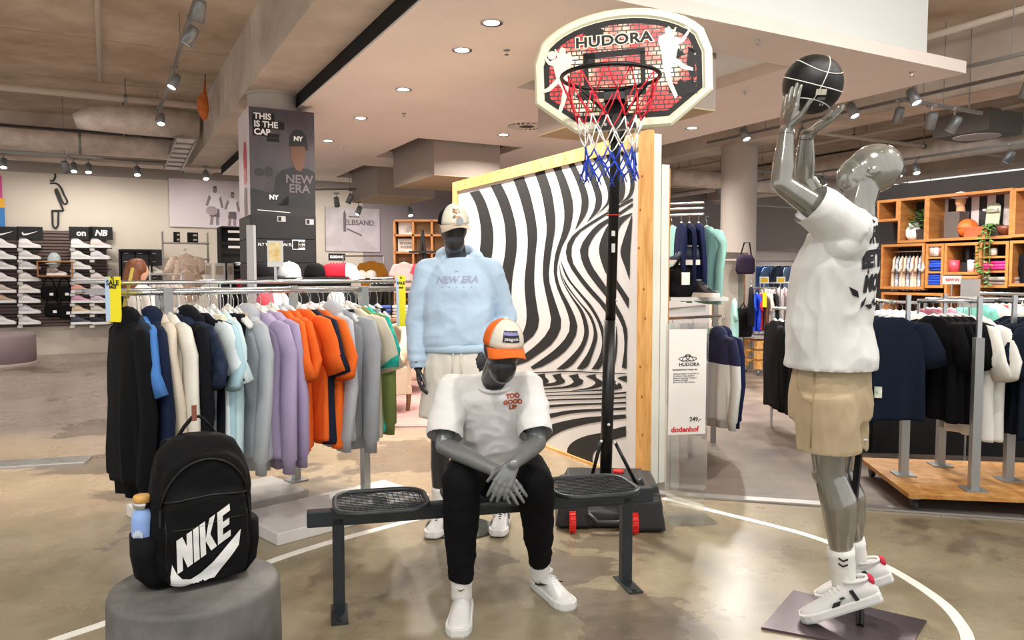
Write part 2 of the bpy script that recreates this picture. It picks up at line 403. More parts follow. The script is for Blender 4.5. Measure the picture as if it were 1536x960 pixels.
# columns under the beams
for d0 in (1.72, 8.865):
    struct(MB().lathe([(.275, 0), (.275, ZB - .03), (.29, ZB - .03), (.29, ZB)], ab(9, d0), 40).build('column', M('column_paint', 'b3aaa3', .75, var=.04), smooth=False))
# ------------------------------------------------------------ recessed downlights
lamp_white = M('lamp_glow', 'fff6e8', .5, emit=14); chrome = M('chrome', 'cfcfcf', .15, 1)
dl = None
spots_px = [(693, 75), (605, 134), (541, 177), (492, 211), (1038, 192), (755, 202), (985, 222)]
LIT = []
for k, (px, py) in enumerate(spots_px):
    p = flo(px, py, ZW)
    if dl is None:
        dl = thing('downlight', 'round recessed downlight with chrome ring in the white suspended ceiling', 'downlight', p, 0, 'downlights in the suspended ceiling')
        MB().lathe([(.06, -.004), (.085, -.006), (.088, -.001), (.06, -.001)], n=24, cap=False).build('trim_ring', chrome, dl, smooth=True)
        MB().lathe([(.001, -.003), (.06, -.003), (.06, -.001), (.001, -.001)], n=20).build('lens', lamp_white, dl)
    else: dup(dl, p)
    LIT.append(p)
for t_, d_ in ((5.2, 2.6), (5.2, 6.3)): dup(dl, ab(t_, d_, ZW)); LIT.append(ab(t_, d_, ZW))
for p in LIT:
    l = bpy.data.lights.new('downlight_glow', 'AREA'); l.shape = 'DISK'; l.size = .12; l.energy = 55; l.color = (1, .93, .84); l.spread = math.radians(150)
    o = bpy.data.objects.new('downlight_glow', l); COL.objects.link(o); o.location = p - V(0, 0, .012)
# sprinklers and swirl vents
sp = None
for px, py in ((606, 170), (760, 75), (515, 221), (1137, 60), (1368, 108), (1117, 137), (632, 236)):
    p = flo(px, py, ZW)
    if sp is None:
        sp = thing('sprinkler', 'small metal fire sprinkler under the white suspended ceiling', 'sprinkler', p, 0, 'sprinklers')
        MB().lathe([(.03, 0), (.028, -.006), (.008, -.008), (.007, -.035), (.02, -.037), (.02, -.04), (.001, -.04)], n=12).build('sprinkler_body', chrome, sp)
    else: dup(sp, p)
def vent(loc, label):
    t = thing('air_vent', label, 'vent', loc, TH)
    MB().box((0, 0, -.006), (.56, .56, .012)).build('vent_plate', wht, t)
    MB().lathe([(.001, -.013), (.24, -.013), (.24, -.011), (.001, -.011)], n=28).build('vent_disc', M('vent_dark', '4d453f', .7), t)
    for k in range(20):
        a = 2 * PI * k / 20
        MB().box((.165 * math.cos(a), .165 * math.sin(a), -.017), (.14, .022, .008), rz=a + .35).build('vane', wht, t)
vent(flo(790, 188, ZW), 'round swirl air vent with radial vanes beside the basketball backboard')
# ------------------------------------------------------------ pipes, ducts and tracks
pipe = M('painted_pipe', 'cdc0b2', .5); foil = M('foil_duct', 'e6dad0', .42, .12, var=.18, vs=5, bump=.8, bs=14); dkm = M('dark_metal', '2b2927', .5, .4); gm = M('grey_metal', '8e8c8a', .4, .6)
def pipe_thing(name, p, q, r, label, cat, m=pipe, hang=0, n=12):
    t = thing(name, label, cat, p)
    MB().tube([p, q], r, n).build('pipe_run' if r < .1 else 'duct_run', m, t, True, True)
    for k in range(hang):
        c = p + (q - p) * ((k + .5) / hang)
        MB().tube([c + V(0, 0, r * .8), V(c.x, c.y, ZC)], .008, 6).build('hanger_rod', gm, t, world=True)
        MB().lathe([(r + .012, -.02), (r + .012, .02), (r + .002, .02), (r + .002, -.02)], c, 14, ax=frame(p, q), cap=False).build('clamp', gm, t, world=True)
    return t
pipe_thing('sprinkler_pipe', ab(12, -7, 3.92), ab(12, 1.35, 3.92), .05, 'long pale pipe hung below the bare concrete ceiling', 'pipe', hang=4)
pipe_thing('conduit', ab(2, 0, 4.13), ab(12, 0, 4.13), .028, 'thin pale pipe running straight along the bare concrete ceiling', 'pipe')
d_t = pipe_thing('air_duct', ab(13.7, -8, 3.55), ab(13.7, .95, 3.55), .2, 'wrinkled silver foil duct below the concrete ceiling along the shoe wall', 'duct', foil, n=20)
for k in range(7): MB().lathe([(.2, -.02), (.212, 0), (.2, .02)], ab(13.7, -7.2 + k * 1.15, 3.55), 20, ax=(AX, UP, BX), cap=False).build('duct_band', gm, d_t, True, True)
d_t = thing('air_duct', 'stubby silver duct elbow tucked against the concrete beam', 'duct', ab(13.2, .5, 3.8))
MB().tube([ab(13.2, -.35, 3.75), ab(13.2, -.1, 3.82), ab(13.2, .4, 3.84), ab(13.2, 1.36, 3.84)], [.12, .2, .23, .23], 18).build('duct_run', foil, d_t, True, True)
tr = thing('cable_tray', 'black perforated cable tray beside the silver duct', 'cable tray', ab(13.1, -6, 3.6))
MB().bar(ab(13.2, -8, 3.62), ab(13.2, 1.2, 3.62), .12, .03).build('tray_channel', dkm, tr, world=True)
for k in range(5): MB().bar(ab(13.15, -6.5 + k * 1.7, 3.6), ab(13.15, -6.5 + k * 1.7, ZC), .03, .02).build('hanger_rod', gm, tr, world=True)
tr = thing('cable_ladder', 'grey metal cable ladder climbing to the beam beside the column', 'cable tray', ab(13.4, 1.1, 3.45))
for s in (0, .28): MB().bar(ab(12.6, .98 + s, 3.52), ab(15.2, .98 + s, 3.4), .03, .06).build('side_rail', gm, tr, world=True)
for k in range(7): MB().bar(ab(12.7 + k * .4, .98, 3.52 - k * .018), ab(12.7 + k * .4, 1.26, 3.52 - k * .018), .3, .02).build('rung', M('pale_metal', 'b5b0ac', .4, .5), tr, world=True)
# track lamps
def lamp_proto():
    t = thing('track_spotlight', 'x', 'spotlight')
    MB().box((0, 0, .16), (.1, .035, .03)).build('adapter', gm, t)
    MB().tube([(0, 0, .15), (0, 0, .06)], .008, 8).build('stem', gm, t)
    c, s = math.cos(.5), math.sin(.5); ax = (V(1, 0, 0), V(0, c, s), V(0, -s, c))
    MB().lathe([(.001, .09), (.04, .09), (.05, .07), (.055, -.09), (.05, -.09), (.045, .03), (.001, .03)], (0, 0, 0), 16, ax=ax).build('lamp_head', M('lamp_grey', '8d9296', .4, .5), t, True)
    MB().lathe([(.001, -.075), (.047, -.075), (.047, -.07), (.001, -.07)], (0, 0, 0), 16, ax=ax).build('lens', lamp_white, t)
    return t
LP = lamp_proto(); LP_used = False
def lamp(loc, rz, label, group=None, energy=0, tgt=None, scale=None):
    global LP_used
    if not LP_used: o = LP; LP_used = True; o.matrix_basis = Matrix.Translation(loc) @ Matrix.Rotation(rz, 4, 'Z'); o['label'] = label; o['group'] = group or 'track spotlights'
    else: o = dup(LP, loc, rz, label, group or 'track spotlights')
    if energy: spot_light('track_lamp_glow', Vector(loc) - V(0, 0, .13), tgt if tgt is not None else Vector(loc) - V(0, -.5, 3), energy * 1.3, .07, 120)
    return o
def track(p, q, label):
    t = thing('lighting_track', label, 'lighting track', p)
    MB().bar(p, q, .035, .035).build('track_rail', gm, t, world=True)
    for k in range(3):
        c = p + (q - p) * ((k + .5) / 3); MB().tube([c, V(c.x, c.y, ZC)], .005, 6).build('suspension_wire', gm, t, world=True)
track(ab(3.0, .75, 3.85), ab(14.6, .75, 3.85), 'grey lighting track under the bare concrete left of the beam')
for k, (px, py) in enumerate(((285, 22), (275, 60), (258, 130), (252, 188), (240, 215), (237, 238))):
    p = flo(px, py - 8, 3.68); p = ab(p.dot(AX), .75, 3.68)
    lamp(p, .8 + k * .9, 'grey spotlight on the lighting track left of the beam', 'spotlights on the left track', 60, p + V(-.5 + .6 * (k % 2), -1.2, -3.5))
track(ab(15.0, -7, 3.48), ab(15.0, 1.3, 3.48), 'slim lighting track in front of the shoe wall')
for k, px in enumerate((5, 110, 132, 205, 308)):
    r = ray(px, 232); z = 3.3
    kk = 15.0 / (r.x * AX.x + r.y * AX.y); p = Vector((r.x * kk, r.y * kk, z))
    lamp(p, PI + TH, 'dim grey spotlight aimed at the shoe wall', 'spotlights of the shoe wall track', 26, p + AX * 1.45 - UP * 1.6)
track(ab(2, 7.5, 3.5), ab(15, 7.5, 3.5), 'lighting track along the right edge of the white ceiling')
for k, (px, py) in enumerate(((1380, 148), (1300, 170), (1138, 205))):
    p = flo(px, py, 3.32); p = ab(p.dot(AX), 7.5, 3.33)
    lamp(p, 3.6, 'bright spotlight on the track right of the white ceiling', 'spotlights on the right track', 110, p + V(-1.5, -1.5, -3))
track(ab(2, 11.2, 3.3), ab(15, 11.2, 3.3), 'long lighting track over the wooden shelf wall')
for k, (px, py) in enumerate(((1515, 190), (1353, 218), (1375, 215), (1235, 238))):
    r = ray(px, py); kk = 11.2 / (r.x * BX.x + r.y * BX.y); p = Vector((r.x * kk, r.y * kk, 3.13))
    lamp(p, 1 + k, 'spotlight on the track above the wooden shelf wall', 'spotlights over the shelf wall', 60 if k != 2 else 0, p - BX * .5 + V(0, 0, -2.5))
track(ab(9.8, 9.5, 3.3), ab(9.8, 16, 3.3), 'lighting track crossing behind the right column')
# unseen lamps added to light the court and upstand, then the shelf wall lamps
track(ab(1.2, -3.5, 3.85), ab(1.2, 6.5, 3.85), 'added unseen lighting track over the court')
for k in range(6):
    p = ab(1.2, -3 + k * 1.7, 3.68); lamp(p, 0, 'added unseen spotlight aimed at the court', 'added court spotlights', 88, p + AX * 2.2 + V(0, 0, -3.2))
for k in range(4):  # out-of-view lamps added to brighten the pale upstand and ceiling edge
    p = ab(1.2, 1.2 + k * 1.7, 3.68); lamp(p, 1, 'added unseen spotlight brightening the pale upstand', 'added upstand spotlights', 90, ab(T0, 2.6 + k * 1.3, 3.9))
track(ab(2, 8.2, 3.5), ab(9, 8.2, 3.5), 'lighting track in front of the wooden shelf wall')
for k in range(4):
    p = ab(3 + k * 1.4, 8.2, 3.33); lamp(p, 0, 'grey spotlight aimed into the wooden shelf wall', 'shelf wall spotlights', 85, p + BX * 1.6 - UP * 1.7)
# right-hand ceiling services
pipe_thing('air_duct', ab(2, 12.3, 3.55), ab(15.8, 12.3, 3.55), .17, 'silver foil duct behind the right concrete beam', 'duct', foil, n=16)
pipe_thing('air_duct', ab(11.2, 9.4, 3.3), ab(11.2, 14.4, 3.3), .16, 'second silver foil duct crossing behind the round column', 'duct', foil, n=16)
pipe_thing('sprinkler_pipe', ab(1.5, 7.95, 4.05), ab(15, 7.95, 4.05), .035, 'pale pipe above the right lighting track', 'pipe', hang=3)
pipe_thing('sprinkler_pipe', ab(2, 10.9, 3.75), ab(15, 10.9, 3.75), .03, 'thin pipe high above the wooden shelf wall', 'pipe', hang=3)
pipe_thing('sprinkler_pipe', ab(8, 9.3, 3.6), ab(8, 20, 3.6), .03, 'cross pipe under the right concrete ceiling', 'pipe', hang=2)
pipe_thing('sprinkler_pipe', ab(13, 9.3, 3.4), ab(13, 22, 3.4), .03, 'far cross pipe under the right concrete ceiling', 'pipe', hang=2)
ac = thing('ceiling_cassette', 'grey air conditioning cassette with swirl vent under the right ceiling', 'air conditioner', ab(6.5, 11.8, 3.2))
r_ = ray(1465, 205); kk = 11.0 / (r_.x * BX.x + r_.y * BX.y); pc = Vector((r_.x * kk, r_.y * kk, HCAM + r_.z * kk))
MB().box(pc + V(0, 0, .15), (.8, .8, .3), ax=(AX, BX, UP)).build('cassette_body', M('cassette_grey', '74706d', .6), ac, world=True)
MB().lathe([(.001, -.01), (.3, -.01), (.3, 0), (.001, 0)], pc, 24).build('vent_disc', wht, ac, world=True)

t = thing('cable_bundle', 'orange cable bundle hanging on the concrete beam', 'cable', ab(11.2, 1.22, 3.72)); 
MB().tube([ab(11.2, 1.25, 4.1), ab(11.2, 1.25, 3.95), ab(11.2, 1.22, 3.85), ab(11.18, 1.22, 3.7), ab(11.2, 1.24, 3.58)], [.01, .02, .07, .075, .03], 10).build('coil', M('cable_orange', 'c26a2c', .7, var=.2, vs=20), t, True, True); MB().tube([ab(11.2, 1.26, 4.19), ab(11.2, 1.26, 3.9)], .006, 6).build('tie', dkm, t, world=True)
# ------------------------------------------------------------ partition with black and white op-art print
DP, TP0, TP1, HP = 3.25, 4.14, 7.43, 2.44
pine = None
def pine_mat():
    m, nt, b, N, L = nodes_mat('pine_wood', .5)
    tc = N('ShaderNodeTexCoord'); mp = N('ShaderNodeMapping'); mp.inputs['Scale'].default_value = (9, 9, 1.2); L(tc.outputs['Object'], mp.inputs[0])
    n = N('ShaderNodeTexNoise'); n.inputs['Scale'].default_value = 2.5; n.inputs['Detail'].default_value = 8; n.inputs['Distortion'].default_value = 1; L(mp.outputs[0], n.inputs[0])
    r = N('ShaderNodeValToRGB'); L(n.outputs[0], r.inputs[0]); e = r.color_ramp.elements
    e[0].color = (*lin('c48a45'), 1); e[1].color = (*lin('e3b06a'), 1); e[0].position = .3; e[1].position = .65
    L(r.outputs[0], b.inputs['Base Color']); return m
pine = pine_mat(); knot = M('pine_knot', '9a6128', .6)
pt = thing('display_partition', 'pine-framed partition printed with wavy black and white op-art stripes', 'partition', ab(TP0, DP), 0)
abbox(TP0 + .1, TP1 - .1, DP + .02, DP + .05, .02, HP - .1).build('panel', M('panel_white', 'd3cfce', .75, var=.02), pt, world=True)
abbox(TP0, TP0 + .11, DP, DP + .05, 0, HP - .1).build('post', pine, pt, world=True)
abbox(TP1 - .11, TP1, DP, DP + .05, 0, HP - .1).build('post', pine, pt, world=True)
abbox(TP0, TP1, DP, DP + .05, HP - .1, HP).build('top_rail', pine, pt, world=True)
abbox(TP0 + .11, TP1 - .11, DP, DP + .05, 0, .02).build('bottom_rail', pine, pt, world=True)
random.seed(3)
for k in range(16):
    if k < 8: p = ab(TP0 + .015 + random.random() * .08, DP - .0005, .3 + k * .26 + random.random() * .1)
    else: p = ab(TP0 + .3 + (k - 8) * .38, DP - .0005, HP - .02 - random.random() * .06)
    MB().lathe([(.001, .001), (.009, .001), (.011, 0), (.001, 0)], p, 10, ax=(AX, UP, -BX)).build('knot', knot, pt, world=True)
abbox(TP0 + .01, TP1, DP + .055, DP + .12, 0, HP - .02).build('back_board', M('backing_white', 'dcdcd2', .6), pt, world=True)
abbox(TP0 + .02, TP1, DP + .135, DP + .2, 0, 2.22).build('back_board', M('backing_cream', 'e0e0d6', .6), pt, world=True)
abbox(TP0 + .05, TP1, DP + .21, DP + .235, 0, 2.2).build('back_board', M('plywood_edge', 'b9824a', .6), pt, world=True)
def onpanel(px, py, off=.003):
    r = ray(px, py); k = (DP + .02 - off) / (r.x * BX.x + r.y * BX.y); return V(r.x * k, r.y * k, HCAM + r.z * k)
def c1(p): return (690 + p[0] / 5.486, 210 + p[1] / 5.486)
def c2(p): return (690 + p[0] / 5.486, 380 + p[1] / 5.486)
def c3(p): return (770 + p[0] / 5.333, 540 + p[1] / 5.333)
def crom(ps, n=6):
    ps = [Vector(p) for p in ps]; out = []
    for i in range(len(ps) - 1):
        p0, p1, p2, p3 = ps[max(i - 1, 0)], ps[i], ps[i + 1], ps[min(i + 2, len(ps) - 1)]
        for k in range(n):
            u = k / n; out.append(.5 * ((2 * p1) + (p2 - p0) * u + (2 * p0 - 5 * p1 + 4 * p2 - p3) * u * u + (3 * p1 - p0 - 3 * p2 + p3) * u ** 3))
    return out + [ps[-1]]
zb = MB()
PX0, PX1 = 697, 948
def clipx(p): return p
def ribbon(L_, R_):
    a, b_ = crom(L_), crom(R_)
    def res(q, n):          # resample by arc length
        d = [0]
        for i in range(1, len(q)): d.append(d[-1] + (q[i] - q[i - 1]).length)
        out = []
        for k in range(n):
            s = d[-1] * k / (n - 1); i = 1
            while i < len(d) - 1 and d[i] < s: i += 1
            u = (s - d[i - 1]) / max(d[i] - d[i - 1], 1e-6); out.append(q[i - 1].lerp(q[i], min(max(u, 0), 1)))
        return out
    n = 26; a, b_ = res(a, n), res(b_, n)
    vs = [onpanel(*p) for p in a] + [onpanel(*p) for p in b_]
    zb.add(vs, [(i, i + 1, n + i + 1, n + i) for i in range(n - 1)])
def r12(l1, l2, q1, q2): ribbon([c1(p) for p in l1] + [c2(p) for p in l2], [c1(p) for p in q1] + [c2(p) for p in q2])
r12([(75, 432), (130, 530), (165, 680), (172, 800), (163, 905)], [(150, 150), (150, 400), (100, 560), (20, 650)], [(158, 412), (215, 520), (262, 680), (275, 800), (265, 930)], [(245, 150), (245, 380), (210, 600), (60, 760)])
r12([(250, 378), (310, 500), (360, 660), (375, 800)], [(370, 0), (335, 200), (325, 400), (310, 540), (230, 660), (30, 800)], [(337, 359), (400, 490), (450, 660), (467, 800)], [(462, 0), (428, 220), (420, 450), (415, 560), (350, 680), (160, 830), (30, 900)])
r12([(437, 325), (490, 470), (540, 660), (556, 800)], [(553, 0), (530, 250), (545, 450), (543, 580), (490, 690), (330, 810), (100, 910)], [(525, 300), (575, 440), (620, 640), (635, 800)], [(620, 0), (610, 250), (640, 480), (650, 570), (610, 670), (500, 760), (330, 870), (150, 930)])
r12([(615, 275), (665, 420), (700, 600), (713, 750)], [(690, 0), (682, 200), (720, 400), (750, 550), (720, 650), (620, 760), (450, 880), (250, 945)], [(692, 248), (745, 390), (775, 560), (783, 720)], [(748, 0), (730, 200), (775, 370), (830, 540), (830, 610), (760, 740), (600, 860), (520, 905), (330, 955)])
r12([(765, 228), (815, 370), (850, 520), (858, 650), (835, 780)], [(785, 0), (770, 150), (800, 290), (870, 450), (905, 580), (880, 680), (770, 800), (580, 935)], [(822, 208), (880, 340), (920, 470), (930, 580), (900, 750), (840, 870)], [(820, 0), (795, 150), (830, 290), (910, 440), (965, 590), (940, 700), (850, 820), (690, 925), (600, 955)])
def r2(l, q): ribbon([c2(p) for p in l], [c2(p) for p in q])
r2([(816, 70), (830, 200), (900, 340), (980, 470), (1015, 580), (1020, 670), (980, 770), (880, 880), (790, 955)], [(818, 90), (845, 220), (920, 350), (1010, 470), (1050, 580), (1055, 680), (1010, 800), (920, 920), (850, 957)])
r2([(826, 150), (870, 260), (960, 380), (1050, 500), (1095, 610), (1095, 700), (1050, 820), (960, 950)], [(828, 155), (890, 270), (980, 390), (1080, 510), (1125, 640), (1125, 720), (1080, 860), (1050, 930), (1000, 957)])
r2([(825, 60), (870, 190), (950, 300), (1060, 440), (1130, 560), (1165, 680), (1165, 780), (1130, 880), (1080, 955)], [(828, 60), (900, 210), (980, 310), (1090, 440), (1170, 590), (1195, 700), (1195, 790), (1180, 900), (1140, 957)])
def r1(l, q): ribbon([c1(p) for p in l], [c1(p) for p in q])
r1([(880, 185), (940, 300), (990, 440), (1000, 520), (985, 620), (945, 740)], [(930, 172), (1000, 310), (1045, 430), (1055, 530), (1030, 620), (947, 740)])
r1([(985, 155), (1060, 310), (1110, 450), (1115, 510), (1095, 590), (1040, 680)], [(1035, 142), (1110, 300), (1160, 430), (1165, 510), (1140, 580), (1042, 680)])
r1([(1080, 130), (1150, 250), (1210, 400), (1215, 490), (1190, 540), (1110, 630)], [(1140, 112), (1200, 260), (1250, 370), (1260, 450), (1235, 510), (1112, 630)])
r1([(1185, 100), (1250, 220), (1300, 330), (1310, 420), (1290, 490), (1200, 590)], [(1245, 85), (1320, 230), (1355, 370), (1350, 450), (1320, 510), (1202, 590)])
r1([(1300, 70), (1370, 220), (1400, 330), (1395, 420), (1370, 470), (1312, 525)], [(1350, 55), (1400, 200), (1432, 330), (1425, 420), (1390, 480), (1314, 527)])
r1([(1385, 48), (1420, 130), (1440, 190)], [(1440, 35), (1441, 110), (1442, 190)])
r12([(1420, 475), (1240, 575), (1050, 690), (930, 780), (880, 860)], [(870, 0), (900, 100), (980, 220), (1070, 330), (1160, 430), (1235, 560), (1265, 720), (1240, 900), (1200, 957)], [(1420, 500), (1240, 595), (1090, 690), (985, 760), (925, 850)], [(915, 0), (930, 80), (1010, 200), (1100, 310), (1190, 410), (1270, 540), (1295, 700), (1280, 890), (1260, 957)])
r12([(1420, 515), (1300, 600), (1140, 690), (1060, 770), (1000, 860)], [(987, 0), (1030, 130), (1130, 270), (1210, 370), (1285, 500), (1340, 620), (1352, 780), (1330, 940)], [(1420, 545), (1310, 620), (1190, 700), (1110, 780), (1060, 870)], [(1050, 0), (1090, 110), (1200, 270), (1290, 430), (1340, 520), (1376, 640), (1372, 780), (1370, 950)])
r12([(1415, 600), (1300, 640), (1225, 690), (1180, 770), (1150, 850)], [(1145, 0), (1180, 120), (1215, 190), (1290, 295), (1385, 455)], [(1416, 608), (1330, 690), (1290, 770), (1270, 850)], [(1255, 0), (1265, 120), (1290, 215), (1330, 280), (1390, 370)])
r12([(1413, 620), (1390, 680), (1340, 830)], [(1320, 0), (1360, 120), (1392, 215)], [(1415, 622), (1413, 700), (1405, 830)], [(1398, 0), (1396, 120), (1394, 216)])
def poly3(ps): zb.add([onpanel(*c3(p)) for p in ps], [tuple(range(len(ps)))])
def r3(l, q): ribbon([c3(p) for p in l], [c3(p) for p in q])
r3([(-340, 118), (200, 96), (450, 88), (720, 99), (905, 108)], [(-340, 132), (200, 105), (450, 97), (720, 107), (905, 114)])
for dx in (-390, -260, -130, 0):
    r3([(310 + dx, 120), (330 + dx, 148), (345 + dx, 165), (320 + dx, 180), (230 + dx, 196), (100 + dx, 206)], [(382 + dx, 107), (386 + dx, 136), (414 + dx, 165), (395 + dx, 188), (300 + dx, 208), (100 + dx, 212)])
r3([(440, 125), (470, 150), (485, 175), (430, 205), (300, 222), (200, 228), (-340, 245)], [(517, 110), (515, 135), (566, 168), (550, 193), (470, 220), (230, 238), (-340, 258)])
r3([(575, 128), (640, 160), (656, 187), (600, 220), (470, 242)], [(662, 112), (662, 140), (724, 180), (700, 212), (600, 236), (472, 246)])
r3([(700, 130), (760, 165), (775, 190), (740, 222), (640, 240), (230, 258), (-340, 282)], [(800, 120), (800, 160), (886, 208), (830, 236), (720, 247), (230, 265), (-340, 292)])
r3([(828, 145), (860, 160), (905, 178)], [(860, 132), (905, 128), (906, 150)])
for l, q in (([(-340, 318), (230, 285), (720, 266), (903, 253)], [(-340, 330), (230, 293), (720, 279), (903, 268)]), ([(-340, 366), (235, 318), (720, 302), (902, 291)], [(-340, 382), (235, 330), (720, 316), (902, 306)]),
             ([(-340, 425), (240, 364), (480, 349), (715, 342), (902, 333)], [(-340, 455), (240, 386), (480, 366), (715, 356), (902, 349)]), ([(-340, 530), (245, 437), (450, 402), (715, 388), (900, 378)], [(-340, 590), (245, 476), (450, 430), (715, 408), (900, 398)])): r3(l, q)
r3([(900, 434), (715, 448), (550, 462), (350, 502), (225, 552), (60, 640), (-40, 760), (40, 960)], [(900, 466), (715, 490), (550, 520), (400, 565), (300, 620), (245, 690), (270, 790), (365, 960)])
r3([(900, 528), (800, 553), (715, 580), (600, 602), (500, 640), (438, 695), (432, 760), (470, 840), (545, 960)], [(900, 612), (800, 640), (715, 690), (650, 735), (632, 790), (645, 860), (670, 930), (690, 980)])
zb.build('stripe_print', M('print_black', '1c1b1c', .7), pt, world=True)
# ------------------------------------------------------------ portable basketball hoop
blk = M('black_powdercoat', '0c0c0d', .35, .1, bump=.05, bs=200); plast = M('black_plastic', '232325', .45, bump=.1, bs=120); redp = M('red_plastic', 'd8261f', .35)
hoop = thing('basketball_hoop', 'portable basketball hoop with a graffiti-printed backboard, net and wheeled base', 'basketball hoop', flo(907, 795))
pb, ptop = at(907, 780, 4.5), at(924, 205, 4.42)
pole = MB().tube([V(pb.x, pb.y, .06), at(915, 480, 4.46)], .036, 20).build('pole', blk, hoop, True, True)
MB().tube([at(915, 500, 4.46), ptop, ptop + V(0, 0, .35)], .03, 20).build('pole', blk, hoop, True, True)
pm = at(919.5, 330, 4.44)
MB().tube([pm + V(0, 0, .02), pm - V(0, 0, .12)], .039, 20).build('pole_sleeve', M('black_label', '17171a', .3), pole, True)
bpy.context.view_layer.update()
MB().tube([pm + V(0, 0, .024), pm + V(0, 0, .03)], .04, 20).build('red_ring', redp, hoop, True, True)
for py_, h in ((372, .05), (350, .03)):
    p = at(920, py_, 4.40); MB().box(p, (.02, .004, h)).build('sticker', M('sticker_white', 'c9c9c6', .5), hoop, world=True)
for px, py in ((925, 450), (925, 575), (913, 637), (902, 662), (922, 664)):
    p = at(px, py, 4.42); MB().ell(p, .009, n=8, m=6).build('bolt', M('bolt_white', 'e0e0e0', .3, .5), hoop, True, True)
# base: water tank with two ridges, struts, wheels, filler cap
bo = flo(912, 800); byaw = math.radians(-3)
bx_ = V(math.cos(byaw), math.sin(byaw), 0); by_ = V(-math.sin(byaw), math.cos(byaw), 0)
tk = MB()
def bp_(x, y, z): return bo + bx_ * x + by_ * y + UP * z
def slab(x0, x1, y0, y1, z0, z1, tp=.03): tk.loft([[bp_(x, y, z0) for x, y in ((x0, y0), (x1, y0), (x1, y1), (x0, y1))], [bp_(x, y, z1) for x, y in ((x0 + tp, y0 + tp), (x1 - tp, y0 + tp), (x1 - tp, y1 - tp), (x0 + tp, y1 - tp))]])
slab(-.30, -.10, .04, .66, .012, .17); slab(.10, .33, .0, .66, .012, .18); slab(-.12, .12, .22, .66, .012, .17); slab(-.26, .3, .3, .66, .1, .22, .04); slab(-.12, .12, .06, .24, .012, .1, .02); slab(.2, .33, .12, .55, .1, .235, .03)
base = obj('base_tank', blob(tk, .01, 5), hoop); base.data.materials.append(plast); base.data.transform(hoop.matrix_basis.inverted())
mbx = MB().tube([bp_(-.11, .03, .1), bp_(-.06, .0, .06), bp_(.06, 0, .06), bp_(.11, .03, .1)], .016, 8).build('carry_handle', plast, hoop, True, True)
for x in (-.2, .15):
    wl = MB().lathe([(.001, -.018), (.05, -.018), (.055, -.012), (.055, .012), (.05, .018), (.001, .018)], bp_(x, .0, .062), 20, ax=(by_, UP, bx_)).build('wheel', redp, hoop, world=True)
    for k in range(12):
        a = 2 * PI * k / 12; MB().box(hoop.matrix_basis.inverted() @ (bp_(x, 0, .062) + (by_ * math.cos(a) + UP * math.sin(a)) * .056), (.038, .006, .006)).build('tread_rib', redp, wl)
MB().lathe([(.001, .0), (.035, 0), (.033, .012), (.001, .012)], bp_(.1, .5, .222), 20).build('filler_cap', redp, hoop, world=True)
for s, (px, py) in ((-1, (885, 725)), (1, (957, 731))):
    a = at(912 + s * 11, 664, 4.46); b_ = flo(px, py, .2); MB().tube([a, b_], .011, 10).build('strut', blk, hoop, True, True)
# board
yaw = math.radians(12); RX = V(math.cos(yaw), -math.sin(yaw), 0); NX = V(-math.sin(yaw), -math.cos(yaw), 0)   # right, out of the board
tiltb = math.radians(2); RXb = (RX * math.cos(tiltb) + UP * math.sin(tiltb)); UPb = (UP * math.cos(tiltb) - RX * math.sin(tiltb))
bc = at(932, 104, 3.9)
def bpt(x, y, o=0): return bc + RXb * x + UPb * y + NX * o
def board_outline(k=0):
    W, Hh = .445 - k, .30 - k; pts = [(-W, -.14 + k * .3), (-.24 + k * .2, -Hh), (.24 - k * .2, -Hh), (W, -.14 + k * .3), (W, .06 - k * .2)]
    for i in range(1, 16):
        a = math.radians(20 + i * 140 / 16); pts.append((W * 1.04 * math.cos(a), .02 - k * .2 + (Hh - .02 + k * .2) * math.sin(a) ** .9))
    pts.append((-W, .06 - k * .2)); return pts
cream_p = M('board_cream', 'd6d3b8', .4)
mb = MB()
o0, o1, o2, o3 = board_outline(0), board_outline(.012), board_outline(.036), board_outline(.046)
mb.loft([[bpt(x, y, -.035) for x, y in o0], [bpt(x, y, .0) for x, y in o0], [bpt(x, y, .012) for x, y in o1], [bpt(x, y, .012) for x, y in o2], [bpt(x, y, .002) for x, y in o3]])
bd = mb.build('backboard', cream_p, hoop, world=True)
hi = hoop.matrix_basis.inverted()
def bprint(name, polys, m, off): 
    mb = MB()
    for p in polys: mb.add([hi @ bpt(x, y, off) for x, y in p], [tuple(range(len(p)))])
    return mb.build(name, m, bd)
bprint('black_border', [board_outline(.05)], M('print_black'), .004)
